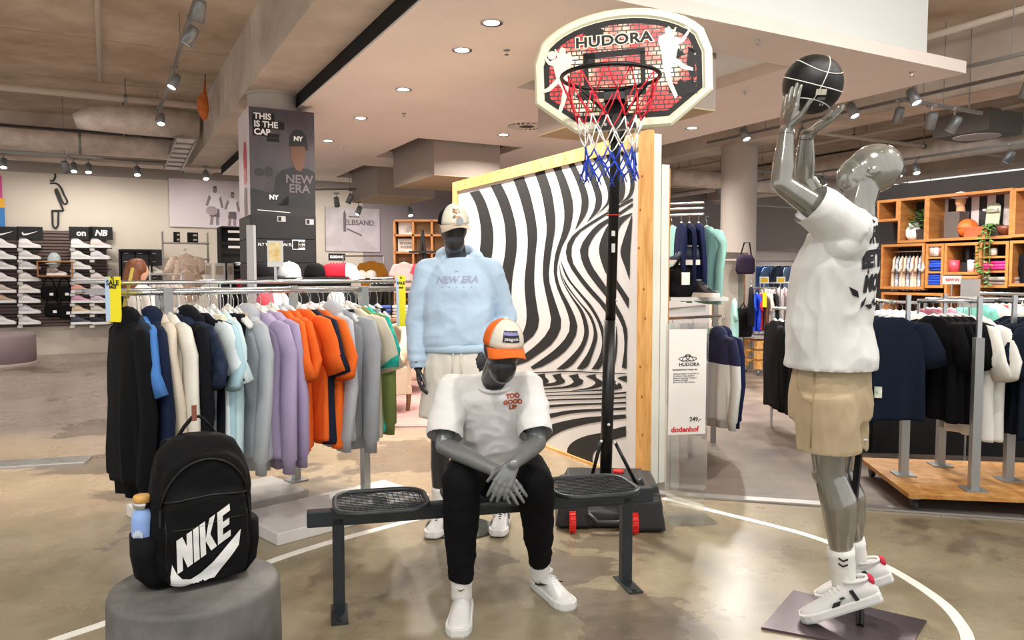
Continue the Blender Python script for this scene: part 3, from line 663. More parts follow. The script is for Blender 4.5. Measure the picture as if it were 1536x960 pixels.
def brick_print():
    m, nt, b, N, L = nodes_mat('graffiti_brick_print', .4)
    tc = N('ShaderNodeTexCoord'); mp = N('ShaderNodeMapping'); L(tc.outputs['Object'], mp.inputs[0]); mp.inputs['Rotation'].default_value = (PI / 2, 0, 0)
    sx = N('ShaderNodeSeparateXYZ'); L(tc.outputs['Object'], sx.inputs[0]); cb = N('ShaderNodeCombineXYZ'); L(sx.outputs[0], cb.inputs[0]); L(sx.outputs[2], cb.inputs[1])
    br = N('ShaderNodeTexBrick'); L(cb.outputs[0], br.inputs[0]); br.inputs['Scale'].default_value = 1; br.inputs['Brick Width'].default_value = .042; br.inputs['Row Height'].default_value = .022; br.inputs['Mortar Size'].default_value = .0032; br.inputs['Mortar Smooth'].default_value = 0
    br.squash = .6; br.squash_frequency = 3
    n = N('ShaderNodeTexNoise'); n.inputs['Scale'].default_value = 5; n.inputs['Detail'].default_value = 5; L(cb.outputs[0], n.inputs[0])
    r = N('ShaderNodeValToRGB'); L(n.outputs[0], r.inputs[0]); e = r.color_ramp.elements; r.color_ramp.interpolation = 'LINEAR'
    e[0].color = (*lin('e9e6c4'), 1); e[0].position = .42; e[1].color = (*lin('d42224'), 1); e[1].position = .56
    q = r.color_ramp.elements.new(.49); q.color = (*lin('ee8f78'), 1)
    n2 = N('ShaderNodeTexNoise'); n2.inputs['Scale'].default_value = 9; n2.inputs['Detail'].default_value = 9; n2.inputs['Roughness'].default_value = .75; L(cb.outputs[0], n2.inputs[0])
    st = N('ShaderNodeValToRGB'); L(n2.outputs[0], st.inputs[0]); st.color_ramp.elements[0].position = .66; st.color_ramp.elements[1].position = .68
    ad = N('ShaderNodeMath'); ad.operation = 'MAXIMUM'; L(br.outputs['Fac'], ad.inputs[0]); L(st.outputs[0], ad.inputs[1])
    x = N('ShaderNodeMix'); x.data_type = 'RGBA'; L(ad.outputs[0], x.inputs[0]); L(r.outputs[0], x.inputs[6]); x.inputs[7].default_value = (.012, .01, .01, 1); L(x.outputs[2], b.inputs['Base Color'])
    return m
bprint('brick_print', [board_outline(.078)], brick_print(), .0055)
bk = M('print_black')
def rectp(x0, x1, y0, y1): return [(x0, y0), (x1, y0), (x1, y1), (x0, y1)]
bprint('target_frame', [rectp(-.19, .12, .065, .095), rectp(-.19, -.165, -.1, .08), rectp(.095, .12, -.1, .08), rectp(-.19, .12, -.135, -.105), rectp(-.19, -.13, .03, .09)], bk, .007)
# paint blots
def blot(cx, cy, rx, ry, seed, n=40, j=.35):
    random.seed(seed); return [(cx + rx * (1 + j * (random.random() - .5)) * math.cos(2 * PI * i / n), cy + ry * (1 + j * (random.random() - .5)) * math.sin(2 * PI * i / n)) for i in range(n)]
for q_ in (blot(-.13, .19, .05, .035, 1), blot(.31, -.12, .07, .04, 2, 40, .6), blot(.345, .0, .02, .09, 5, 40, .7), blot(.27, .05, .04, .025, 4, 40, .6), blot(-.19, -.12, .04, .025, 6)): bprint('paint_blot', [q_], bk, .0062)
def sil(poly, sx, cx, cy): return [(cx + x * sx, cy + y) for x, y in poly]
player = [(-.05, .115), (-.02, .12), (-.022, .145), (0, .158), (.015, .135), (.012, .12), (.03, .15), (.036, .148), (.022, .105), (.06, .09), (.1, .14), (.108, .135), (.07, .075), (.045, .065), (.03, .0), (.075, -.04), (.11, -.055), (.112, -.07), (.065, -.06), (.02, -.025), (.0, -.06), (.01, -.12), (.035, -.185), (.022, -.2), (-.01, -.13), (-.03, -.06), (-.035, -.02), (-.04, .04), (-.055, .09)]
cr2 = M('print_cream', 'dedbc6', .45)
bprint('player_silhouette', [sil(player, 1, .24, .03), [(.34 + .024 * math.cos(a), .185 + .024 * math.sin(a)) for a in [i * PI / 10 for i in range(20)]]], cr2, .0085)
bprint('player_silhouette', [sil(player, -1, -.3, -.02), [(-.35 + .022 * math.cos(a), .1 + .022 * math.sin(a)) for a in [i * PI / 10 for i in range(20)]]], cr2, .0085)
for nm, bld, m, off in (('lettering_outline', .008, cr2, .0092), ('lettering', .0025, bk, .0105)):
    tm = text_mb('HUDORA', .07, bld * .85, 0, space=1.05); tm.v = [hi @ bpt(v.x * 1.25 - .035, v.y + .145, off) for v in tm.v]; tm.build(nm, m, bd)
# bracket, rim and net
mb = MB(); mb.prism([(-.11, -.30), (.11, -.30), (.055, -.21), (.055, -.13), (-.055, -.13), (-.055, -.21)], .012, bpt(-.03, 0, .012), RXb, UPb)
mb.box(bpt(-.03, -.15, .07), (.1, .11, .05), ax=(RXb, NX, UPb)); br_o = mb.build('rim_bracket', blk, hoop, world=True)
for s in (-1, 1): MB().lathe([(.001, .03), (.008, .03), (.008, .02), (.001, .02)], hi @ bpt(-.03 + s * .055, -.275, 0), 8, ax=(RXb, UPb, NX)).build('screw', chrome, br_o)
rc = bpt(-.03, -.125, .125 + .225); Rr = .225
rim = [rc + RX * (Rr * math.cos(2 * PI * i / 48)) + NX * (Rr * math.sin(2 * PI * i / 48)) for i in range(48)]
rm = MB().tube(rim, .0095, 10, loop=True).build('rim', blk, hoop, True, True)
for s in (-1, 1): MB().tube([rc + RX * s * Rr * .75 - NX * Rr * .62 , bpt(-.03 + s * .03, -.24, .03)], .006, 8).build('rim_brace', blk, hoop, True, True)
for s in (-1, 1): MB().bar(bpt(s * .07, -.05, -.04), V(ptop.x, ptop.y, ptop.z) + RX * s * .03 - UP * .03, .02, .035).build('board_arm', blk, hoop, world=True)
MB().box(bpt(0, -.1, -.06), (.2, .06, .25), ax=(RXb, NX, UPb)).build('board_mount', blk, hoop, world=True)
NL = 12; rows = [(0, .222), (.11, .185), (.2, .15), (.275, .13), (.34, .12), (.4, .122), (.455, .125)]
def netp(i, k): 
    z, r = rows[k]; a = 2 * PI * (i + (.5 if k % 2 else 0)) / NL
    r *= 1 + .06 * math.sin(i * 2.3 + k); return rc + RX * (r * math.cos(a)) + NX * (r * math.sin(a)) - UP * (z * .98 + .012 * math.sin(i * 1.7 + k * 2))
nc = [M('net_red', 'd8283a', .6), M('net_white', 'ece9e4', .7), M('net_blue', '1d3fae', .6)]
for part, ks, m in (('net_red', (0, 1), nc[0]), ('net_white', (2, 3), nc[1]), ('net_blue', (4, 5), nc[2])):
    mb = MB()
    for k in ks:
        for i in range(NL):
            for j in ((i, i - 1) if k % 2 == 0 else (i, i + 1)):
                mb.tube([netp(i, k), (netp(i, k) + netp(j, k + 1)) / 2 - UP * .006, netp(j, k + 1)], .0032 if k < 4 else .004, 5)
            if k == 5:
                p = netp(i, 6); mb.tube([p, p + V(.012, 0, -.03)], .003, 5); mb.tube([p, p + V(-.01, .008, -.035)], .003, 5); mb.ell(p, .008, n=6, m=4)
    mb.build(part, m, hoop, world=True, smooth=True)
# ------------------------------------------------------------ mesh-seat bench
gun = M('gunmetal', '33383b', .4, .35, bump=.05, bs=300)
bl, brr = flo(509, 918), flo(938, 874); bdir = (brr - bl).normalized(); bnr = UP.cross(bdir)      # bnr points away from camera
bench = thing('bench', 'dark grey metal bench with three wire mesh seats', 'bench', (bl + brr) / 2, math.atan2(bdir.y, bdir.x))
LB = (brr - bl).length; zbm = .42
MB().box((0, 0, zbm), (LB + .26, .05, .07)).build('beam', gun, bench, bevel=.006)
for s in (-1, 1):
    MB().box((s * LB / 2, 0, zbm / 2), (.05, .05, zbm)).build('leg', gun, bench, bevel=.004)
    f = MB().box((s * LB / 2, -.03, .004), (.07, .2, .008)).build('foot_plate', gun, bench)
    for y in (-.11, .05): MB().lathe([(.001, .012), (.01, .012), (.012, .008), (.001, .008)], (s * LB / 2, y, 0), 8).build('bolt', M('bolt_dark', '1c1e1f', .4, .6), f)
def seat(cx):
    W, D, R = .39, .33, .1; out = []
    for (sx, sy, a0) in ((1, 1, 0), (-1, 1, 90), (-1, -1, 180), (1, -1, 270)):
        for k in range(7):
            a = math.radians(a0 + k * 15); out.append((cx + sx * (W / 2 - R) + R * math.cos(a), sy * (D / 2 - R) + R * math.sin(a)))
    zs = zbm + .055
    st = MB().tube([(x, y, zs) for x, y in out], .0125, 10, loop=True).build('seat_frame', gun, bench, True)
    mesh = MB(); n = 17
    def half(x): # half depth at x
        u = abs(x - cx) - (W / 2 - R); return D / 2 if u <= 0 else D / 2 - R + math.sqrt(max(R * R - u * u, 0))
    def halfx(y):
        u = abs(y) - (D / 2 - R); return W / 2 if u <= 0 else W / 2 - R + math.sqrt(max(R * R - u * u, 0))
    for i in range(1, n):
        x = cx - W / 2 + W * i / n; h = half(x); mesh.bar((x, -h, zs), (x, h, zs), .0042)
    for i in range(1, 14):
        y = -D / 2 + D * i / 14; h = halfx(y); mesh.bar((cx - h, y, zs + .003), (cx + h, y, zs + .003), .0042)
    mesh.build('seat_mesh', gun, bench, kind='stuff')
    MB().box((cx, 0, zbm + .04), (.06, .2, .012)).build('seat_bracket', gun, bench)
sl, sr, sm = flo(572, 754, .475), flo(893, 734, .475), flo(735, 745, .475)
bi = bench.matrix_basis.inverted()
for p in (sl, sm, sr): seat((bi @ p).x)
# ------------------------------------------------------------ plinth, backpack, bottle
PLC = flo(294, 872, .5); PLC.z = 0; PLC.x -= 0
pl = thing('plinth', 'round dark concrete plinth carrying the black backpack', 'plinth', PLC)
random.seed(5)
MB().lathe([(.225, 0), (.243, .012), (.25, .03), (.254, .3), (.251, .48), (.245, .494), (.233, .5), (.001, .5)], n=64).build('drum', M('dark_concrete', '474645', .6, col2='6e6b67', vs=5, bump=.12, bs=25), pl, True)
tag(pl, 'round dark concrete plinth carrying the black backpack', 'plinth')
bpk_c = flo(299, 872, .5); pa = math.radians(34)
bag = thing('backpack', 'black backpack with big white logo lettering standing on the concrete plinth', 'backpack', V(bpk_c.x - .012, bpk_c.y + .05, .5), pa); bag.scale = (.94, 1, 1)
nyl = M('black_nylon', '0b0b0d', .8, bump=.3, bs=160, var=.15, vs=6, spec=.2)
def sup(w_, d_, z, e=3.2, n=40, cy=0, cx=0):
    out = []
    for j in range(n):
        a = 2 * PI * j / n; c, s = math.cos(a), math.sin(a)
        out.append(V(cx + w_ / 2 * math.copysign(abs(c) ** (2 / e), c), cy + d_ / 2 * math.copysign(abs(s) ** (2 / e), s), z))
    return out
prof = [(.27, .13, .006), (.31, .165, .03), (.325, .18, .1), (.325, .18, .2), (.32, .17, .28), (.305, .16, .34), (.27, .145, .395), (.22, .125, .43), (.15, .1, .452), (.06, .06, .46)]
mb = MB().loft([sup(a, b_, z) for a, b_, z in prof])
mb.loft([sup(a, .07, z, cy=-.085) for a, z in ((.22, .02), (.25, .04), (.26, .12), (.255, .22), (.24, .27), (.2, .285))])
mb.loft([sup(a, .06, z, cy=-.07) for a, z in ((.25, .27), (.27, .3), (.26, .345), (.22, .38), (.15, .405), (.08, .41))])
def bagfold(c): return .005 * nz(c, (9, 9, 14)) + .003 * nz(c, (22, 22, 30), seed=4)
bme = blob(mb, .007, 6, bagfold); bo_ = obj('main_bag', bme, bag); bme.materials.append(nyl); bvh = bvh_of(bme)
def dr(pts, off=.003, r=.004, name='piping', m=None, par=None):
    out = []
    for x, z in pts:
        h = bvh.ray_cast(V(x, -.5, z), V(0, 1, 0)); out.append((h[0] - V(0, off, 0)) if h[0] is not None else V(x, -.05, z))
    return MB().tube(out, r, 6).build(name, m or M('black_zip', '050505', .5), par or bag, True)
dr([(x, .24 + .155 * math.sqrt(max(0, 1 - (x / .135) ** 2))) for x in np.linspace(-.134, .134, 24)], name='zipper')
dr([(x, .285 - .01 * (x / .12) ** 2) for x in np.linspace(-.125, .125, 14)], name='zipper')
dr([(x, .2 + .008 * math.sin(x * 20)) for x in np.linspace(-.13, .13, 14)], r=.0022, off=.0005, name='seam')
for s in (-1, 1):
    dr([(s * .125, z) for z in np.linspace(.05, .22, 8)], r=.0022, off=.0005, name='seam')
    mb = MB().loft([sup(.088 if s < 0 else .05, .12, z, 2.4, 24, cx=s * ((.163 if s < 0 else .15) + a), cy=.0) for z, a in ((.008, -.03), (.04, .0), (.1, .01), (.165, .01))])
    mb.build('side_pocket', nyl, bag, True)
    MB().tube([(s * .08, .085, .43), (s * .1, .12, .33), (s * .1, .125, .15), (s * .13, .1, .03)], [(.03, .008)] * 4, 8).build('shoulder_strap', nyl, bag, True)
    MB().bar((s * .137, -.075, .25), (s * .14, -.08, .2), .008, .004).build('zip_pull', M('black_zip'), bag)
MB().tube([(-.07, .03, .43), (-.04, .03, .475), (-.012, .03, .505), (.012, .03, .505), (.04, .03, .475), (.07, .03, .43)], [(.016, .005)] * 6, 8).build('grab_handle', nyl, bag, True)
MB().box((-.01, .012, .52), (.016, .003, .05)).build('hang_tag', M('tag_orange', '7d4a3a', .6), bag)
lw = M('logo_white', 'dcdcda', .6, var=.04, vs=20)
sh = .10
def lean(ps, x0): return [(x0 + x + y * .12, y) for x, y in ps]
N_ = [[(0, 0), (.018, 0), (.018, .062), (0, .1)], [(0, .1), (.02, .1), (.05, .02), (.05, 0), (.034, 0), (.018, .045)], [(.034, 0), (.052, 0), (.052, .1), (.034, .1)]]
I_ = [[(0, 0), (.019, 0), (.019, .1), (0, .1)]]
K_ = [[(0, 0), (.019, 0), (.019, .1), (0, .1)], [(.019, .045), (.035, .1), (.055, .1), (.036, .05), (.058, 0), (.037, 0), (.019, .04)]]
E_ = [[(0, 0), (.046, 0), (.046, .02), (.019, .02), (.019, .04), (.042, .04), (.042, .06), (.019, .06), (.019, .08), (.046, .08), (.046, .1), (0, .1)]]
polys = []
for ps, x0 in ((N_, 0), (I_, .056), (K_, .079), (E_, .141)): polys += [lean(p, x0) for p in ps]
ca, sa = math.cos(.50), math.sin(.50)
def rot(p): return (-.098 + p[0] * ca - p[1] * .12, .062 + p[0] * sa * .98 + p[1] * .96)
lt = flat([[rot(p) for p in q] for q in polys]); lt.v = [V(v.x, -.3, v.y) for v in lt.v]
drape(lt, bvh, (0, 1, 0), .0025, 4).build('logo_lettering', lw, bag)
swoosh = [(-.112, .09), (-.118, .055), (-.117, .018), (-.085, .014), (-.02, .012), (.005, .022), (.035, .055), (.092, .118), (.1, .165), (.094, .16), (.06, .128), (.01, .082), (-.03, .052), (-.06, .04), (-.085, .045), (-.1, .062)]
lt = flat([swoosh]); lt.v = [V(v.x, -.3, v.y) for v in lt.v]
drape(lt, bvh, (0, 1, 0), .0025, 4).build('logo_swoosh', lw, bag)
bpos = bag.matrix_basis @ V(-.178, -.005, 0)
bt = thing('water_bottle', 'pale blue drinking bottle with bamboo lid in the backpack side pocket', 'bottle', V(bpos.x, bpos.y, .562))
MB().lathe([(.001, 0), (.028, 0), (.032, .01), (.032, .15), (.029, .17), (.02, .182), (.02, .19), (.001, .19)], n=24).build('flask', M('bottle_blue', '8aa9df', .35), bt, True)
MB().lathe([(.022, .186), (.023, .187), (.023, .204), (.022, .205), (.001, .205)], n=24).build('steel_collar', chrome, bt, True)
MB().lathe([(.023, .204), (.025, .206), (.025, .222), (.022, .226), (.001, .226)], n=24).build('bamboo_lid', M('bamboo', 'c99a55', .5, var=.12, vs=30), bt, True)
MB().tube([(-.026, 0, .178), (-.03, 0, .2), (-.024, 0, .216)], .002, 6).build('wire_loop', chrome, bt)
for k in range(5): MB().ell((-.012 + k * .006, -.0315, .108 + .008 * math.sin(k * PI / 4)), (.0025, .002, .012), n=8, m=6).build('petal_print', M('logo_white'), bt)
# ------------------------------------------------------------ mannequin helpers
def hand(mb, W, D, N, S, curl=.35, spread=1, k=1.0, thumb=(.55, .75, .25)):
    """W wrist, D towards fingertips, N palm-side normal, S towards the thumb"""
    D = D.normalized(); N = (N - D * N.dot(D)).normalized(); S = (S - D * S.dot(D) - N * S.dot(N)).normalized()
    offs = (.031, .0105, -.0105, -.031); lens = (.072, .08, .075, .06); kn = (.088, .092, .088, .08)
    for o, l, h in zip(offs, lens, kn):
        K = W + D * h * k + S * o * k * spread
        mb.capsule(W + D * .008 * k + S * o * .55 * k, K, .0145 * k, .0115 * k, 10)
        p, d = K, D.copy()
        for i, f in enumerate((.44, .32, .24)):
            a = curl * (.6, 1.0, .8)[i]; d = (d * math.cos(a) + N * math.sin(a)).normalized() if i or curl > .2 else d
            q = p + (d + S * (o * 1.2 * (spread - .4))).normalized() * l * f * k
            mb.capsule(p, q, (.0095, .0088, .008)[i] * k, (.0088, .008, .0068)[i] * k, 10); p = q
            N2 = (N - d * N.dot(d)).normalized(); 
    mb.ell(W + D * .045 * k, (.036 * k, .05 * k, .0155 * k), ax=(S, D, N), n=16, m=10)
    T0 = W + D * .022 * k + S * .022 * k; d = (D * thumb[0] + S * thumb[1] + N * thumb[2]).normalized()
    T1 = T0 + d * .04 * k; d2 = (d + D * .6).normalized(); T2 = T1 + d2 * .034 * k; T3 = T2 + (d2 + D * .4).normalized() * .028 * k
    mb.capsule(T0, T1, .0145 * k, .011 * k, 10); mb.capsule(T1, T2, .0105 * k, .0095 * k, 10); mb.capsule(T2, T3, .0095 * k, .0072 * k, 10)
def spine(mb, rings, n=28, e=2.3):
    """rings: (centre, lateral, forward, half width, half depth)"""
    out = []
    for c, X, Y, a, b in rings:
        X = Vector(X).normalized(); Y = Vector(Y).normalized(); r = []
        for j in range(n):
            t = 2 * PI * j / n; cc, ss = math.cos(t), math.sin(t)
            r.append(Vector(c) + X * (a * math.copysign(abs(cc) ** (2 / e), cc)) + Y * (b * math.copysign(abs(ss) ** (2 / e), ss)))
        out.append(r)
    mb.loft(out)
def put(name, me, m, root, label=None):
    me.transform(root.matrix_basis.inverted())
    for q in (m if isinstance(m, list) else [m]): me.materials.append(q)
    return obj(name, me, root, label=label)
def ringtube(c, X, Y, a, b, r, name, m, root, n=36):
    X, Y = Vector(X).normalized(), Vector(Y).normalized()
    return MB().tube([Vector(c) + X * (a * math.cos(2 * PI * j / n)) + Y * (b * math.sin(2 * PI * j / n)) for j in range(n)], r, 8, loop=True).build(name, m, root, True, True)
SHOE_R = [(-.148, .024, .066), (-.138, .034, .084), (-.1, .04, .094), (-.05, .041, .096), (-.005, .042, .088), (.035, .045, .073), (.075, .049, .06), (.11, .047, .053), (.135, .037, .046), (.152, .018, .036)]
def shoe(root, heel_mid, yaw, pitch=0, upper=None, sole=None, lace=None, kind='plain', k=1.0):
    """shoe with its sole centre at heel_mid; x axis towards the toe; world coords, then child of root"""
    Mx = Matrix.Translation(heel_mid) @ Matrix.Rotation(yaw, 4, 'Z') @ Matrix.Rotation(pitch, 4, 'Y') @ Matrix.Scale(k, 4)
    Mi = root.matrix_basis.inverted() @ Mx
    def fin(mb): mb.v = [Mi @ v for v in mb.v]; return mb
    mb = MB(); n = 16
    mb.loft([[V(x, w * math.cos(PI * 2 * j / n) * (1 if math.sin(PI * 2 * j / n) <= .1 else .93), .028 + (h - .028) * max(0, math.sin(PI * 2 * j / n)) ** .7) for j in range(n)] for x, w, h in SHOE_R])
    up = fin(mb).build('shoe', upper, root, True)
    ol = [(x - (.006 if x < 0 else -.006), w + .007) for x, w, h in SHOE_R]
    out = [(x, w) for x, w in ol] + [(x, -w) for x, w in reversed(ol)]
    mb = MB(); mb.loft([[V(x * .985, y * .94, 0) for x, y in out], [V(x, y, .008) for x, y in out], [V(x, y, .03) for x, y in out], [V(x * .99, y * .95, .035) for x, y in out]])
    fin(mb).build('sole', sole, up)
    mb = MB(); mb.tube([V(-.088 + .047 * math.cos(a), .033 * math.sin(a), .096 + .006 * math.cos(a)) for a in [2 * PI * i / 20 for i in range(20)]], .007, 8, loop=True); fin(mb).build('collar', upper, up, True)
    for i in range(5):
        x = -.022 + i * .017; z = .09 - i * .0072
        fin(MB().tube([V(x, -.026, z - .008), V(x + .004, 0, z + .006), V(x, .026, z - .008)], .0046, 6)).build('lace', lace, up, True)
    if kind != 'plain':
        for s in (-1, 1):
            for pts, nm, m in ({'swoosh': [([(-.11, .05), (-.085, .036), (-.03, .05), (.035, .078), (-.03, .06), (-.08, .05)], 'side_logo', M('print_black'))],
                                'croc': [([(-.075, .035), (-.06, .035), (-.052, .075), (-.067, .075)], 'side_stripe', M('print_black')), ([(.0, .036), (.03, .036), (.018, .05), (-.01, .05)], 'side_stripe', M('print_black')), ([(-.03, .055), (-.012, .052), (-.008, .06), (-.024, .062)], 'side_logo', M('croc_green', '2c4a35', .6))],
                                'grey': [([(.02, .036), (.09, .036), (.06, .055), (.01, .058)], 'grey_overlay', M('grey_suede', '77757a', .9)), ([(-.12, .036), (-.05, .036), (-.03, .075), (-.06, .06), (-.11, .055)], 'grey_overlay', M('grey_suede', '77757a', .9))]}[kind]):
                def wy(x):
                    for a, b in zip(SHOE_R, SHOE_R[1:]):
                        if a[0] <= x <= b[0]: u = (x - a[0]) / (b[0] - a[0]); return a[1] + (b[1] - a[1]) * u
                    return .03
                mb = MB(); n_ = len(pts)
                vs = [V(x, s * (wy(x) + .0065 - max(0, z - .045) * .22), z) for x, z in pts]
                mb.add(vs + [v - V(0, s * .004, 0) for v in vs], [tuple(range(n_)), tuple(range(2 * n_ - 1, n_ - 1, -1))] + [(i, (i + 1) % n_, n_ + (i + 1) % n_, n_ + i) for i in range(n_)])
                fin(mb).build(nm, m, up)
        if kind == 'croc':
            mb = MB(); mb.ell((-.142, 0, .078), (.012, .026, .022), n=12, m=8); fin(mb).build('heel_tab', M('heel_red', 'c22443', .7), up, True)
    return up
def sock(root, a, b, r0, r1, m, name='sock'):
    pts = [Vector(a).lerp(Vector(b), u) for u in (0, .15, .3, .45, .6, .75, .9, 1)]; rs = [r0 + (r1 - r0) * u for u in (0, .15, .3, .45, .6, .75, .9, 1)]
    for i in (1, 3): rs[i] += .003
    return MB().tube(pts, rs, 20).build(name, m, root, True, True)
def cap(root, c, F, U, front, back, brim, k=1.0, badge=None):
    """baseball cap; c = centre of the head opening, F forward, U up (world)"""
    F = Vector(F).normalized(); U = Vector(U); U = (U - F * U.dot(F)).normalized(); S = F.cross(U)
    inv = root.matrix_basis.inverted(); n, m = 40, 12; vs, fs, mi = [], [], []
    def cp(a, ph):
        r = math.cos(ph); fr = max(0, math.cos(a)); up = math.sin(ph)
        bul = 1 + .06 * fr * math.sin(ph * 2)
        return c + (F * (.102 * math.cos(a) * r * bul) + S * (.084 * math.sin(a) * r) + U * (.106 * up ** .9 * (1 + .05 * fr * r))) * k
    mb = MB(); rings = []
    for i in range(m + 1): rings.append([cp(2 * PI * j / n, min(PI / 2 * i / m, PI / 2 - .02)) for j in range(n)])
    fr_, bk_ = MB(), MB()
    for i in range(m):
        for j in range(n):
            a = 2 * PI * (j + .5) / n; q = [rings[i][j], rings[i][(j + 1) % n], rings[i + 1][(j + 1) % n], rings[i + 1][j]]
            (fr_ if math.cos(a) > .42 else bk_).add(q, [(0, 1, 2, 3)])
    crown = fr_.build('cap_front', front, root, True, True); b_ = bk_.build('cap_back', back, root, True, True)
    for o in (crown, b_):
        bm = bmesh.new(); bm.from_mesh(o.data); bmesh.ops.remove_doubles(bm, verts=bm.verts, dist=1e-4); bmesh.ops.recalc_face_normals(bm, faces=bm.faces); bm.to_mesh(o.data); bm.free(); o.data.shade_smooth()
        so = o.modifiers.new('thick', 'SOLIDIFY'); so.thickness = .003
    mb = MB(); top, bot = [], []; nu, nv = 20, 6
    def bp(u, v):
        a = math.radians(-72 + 144 * u); base = F * (.1 * math.cos(a)) + S * (.084 * math.sin(a)); ext = .072 * v * (math.cos(a) ** .55)
        return c + (base + F * ext - U * (.012 * v + .035 * v * math.sin(a) ** 2 * .8 + .01 * math.sin(a) ** 2) + U * .004) * k
    for i in range(nu + 1):
        up_ = [bp(i / nu, j / nv) for j in range(nv + 1)]; top.append(up_ + [p - U * .004 * k for p in reversed(up_)])
    mb.loft(top); mb.build('brim', brim, root, True, True)
    MB().ell(c + U * .107 * k, .008 * k, n=8, m=6).build('cap_button', front, root, True, True)
    if badge: badge(lambda a, ph, o=.002: (lambda p: p + (p - c).normalized() * o)(cp(a, ph)), crown, inv)
white_c = FAB('dddcda', 'white_cotton'); black_c = FAB('121215', 'black_jersey'); sk_dark = M('charcoal_gloss', '35363a', .32, .35, coat=.3); sk_grey = M('grey_gloss', '7d8081', .33, .35, var=.08, vs=8, coat=.2)
sock_w = FAB('e4e2dc', 'white_sock'); sneaker = M('white_leather', 'd8d7d5', .5, bump=.08, bs=80); sole_w = M('white_rubber', 'dcdcda', .5)
def folds(seed, amp=.006, s=(5, 5, 11)):
    return lambda c: nz(c, s, amp * .7, seed) + crease(c, (s[0] * .9, s[1] * .9, s[2] * .9), amp * .75, seed + 9) + crease(c, (s[0] * 2.2, s[1] * 2.2, s[2] * 2.2), amp * .22, seed + 3)
# ------------------------------------------------------------ seated mannequin
ms = thing('mannequin', 'grey mannequin in white t-shirt and orange cap seated on the bench', 'mannequin', (-.07, 3.45, 0))
hL, hR = V(-.165, 3.52, .575), V(.02, 3.52, .575); kL, kR = V(-.214, 3.13, .595), V(.097, 3.16, .585); aL, aR = V(-.217, 3.2, .10), V(.13, 3.43, .10)
shL, shR = at(676, 585, 3.32), at(792, 579, 3.32); eL, eR = at(666, 668, 3.18), at(806, 664, 3.18); wL, wR = at(744, 706, 3.03), at(769, 696, 2.99)
nk = at(741, 568, 3.3); hd = at(753, 528, 3.17)
b = MB()
spine(b, [((-.07, 3.53, .5), (1, 0, 0), (0, 1, 0), .15, .1), ((-.07, 3.52, .6), (1, 0, 0), (0, 1, 0), .155, .1), ((-.07, 3.45, .74), (1, 0, 0), (0, 1, .2), .13, .09), ((-.07, 3.38, .88), (1, 0, 0), (0, 1, .3), .155, .1), ((-.07, 3.33, .98), (1, 0, 0), (0, 1, .4), .15, .08), (tuple(nk + V(.005, .03, -.01)), (1, 0, 0), (0, 1, .5), .065, .06)])
for h, k_, a_ in ((hL, kL, aL), (hR, kR, aR)): b.limb([h, k_], [.085, .058]); b.limb([k_, k_.lerp(a_, .35), a_], [.056, .055, .034]); b.limb([a_, a_ + V(0, 0, -.05)], [.03, .02])
for s_, e_, w_ in ((shL, eL, wL), (shR, eR, wR)):
    b.limb([s_, s_.lerp(e_, .5), e_], [.05, .047, .038]); b.limb([e_, e_.lerp(w_, .35), w_], [.038, .039, .027])
b.limb([nk - V(0, -.03, .04), nk + V(.005, -.03, .02), hd - V(0, .0, .03)], [.062, .056, .058])
hu = V(.1, -.16, .97).normalized(); hf = V(.3, -.93, -.18).normalized(); hf = (hf - hu * hf.dot(hu)).normalized(); hs = hf.cross(hu)
b.ell(hd + hu * .025, (.077, .098, .105), ax=(hs, hf, hu), n=24, m=16); b.ell(hd - hu * .055 + hf * .028, (.056, .066, .072), ax=(hs, hf, hu), n=20, m=12)
hand(b, wR, at(752, 722, 2.97) - wR + V(0, 0, -.02), V(.1, 1, 0), V(-1, 0, -.2), .22, 1.0, 1.0, (.7, .45, .5))
hand(b, wL, V(.09, -.035, -.105), V(-.25, 1, -.2), V(1, 0, .4), .25, 1.1, 1.0, (.8, .3, .5))
put('body', blob(b, .0042, 4), sk_grey, ms)
# charcoal head under the cap is the darker finish of the same figure
hb = MB(); hb.ell(hd + hu * .025, (.0785, .0995, .1065), ax=(hs, hf, hu), n=28, m=18); hb.ell(hd - hu * .055 + hf * .028, (.0575, .0675, .0735), ax=(hs, hf, hu), n=20, m=12); hb.limb([nk - V(0, -.03, .035), nk + V(.005, -.03, .02), hd - V(0, 0, .03)], [.0635, .0575, .0595])
put('head', blob(hb, .005, 5), sk_dark, ms)
b = MB()
spine(b, [((-.07, 3.47, .585), (1, 0, 0), (0, 1, .1), .175, .15), ((-.07, 3.46, .66), (1, 0, 0), (0, 1, .1), .182, .155), ((-.07, 3.42, .76), (1, 0, 0), (0, 1, .2), .178, .145), ((-.07, 3.38, .88), (1, 0, 0), (0, 1, .3), .19, .135), (tuple((shL + shR) / 2 + V(0, .01, .0)), (1, 0, 0), (0, 1, .4), .185, .105), (tuple(nk + V(0, .03, -.015)), (1, 0, 0), (0, 1, .5), .085, .078)], e=2.4)
for s_, e_, q in ((shL, eL, -1), (shR, eR, 1)):
    b.limb([nk + V(q * .03, .03, -.045), s_ + V(q * -.005, 0, .002)], [.06, .066]); u = (e_ - s_).normalized()
    b.tube([s_ - u * .02, s_ + u * .09, s_.lerp(e_, .86)], [(.068, .07), (.072, .078), (.076, .084)], 20)
cuts = [(s_.lerp(e_, .86), (e_ - s_).normalized(), .12) for s_, e_ in ((shL, eL), (shR, eR))] + [(V(-.07, 3.47, .585), V(0, 0, -1), .3)]
tee = put('t_shirt', blob(b, .0075, 7, folds(2, .008, (6, 6, 9)), cuts), white_c, ms)
ringtube(nk + V(.003, .005, -.012), (1, 0, .0), (0, 1, .55), .082, .078, .008, 'collar', white_c, ms)
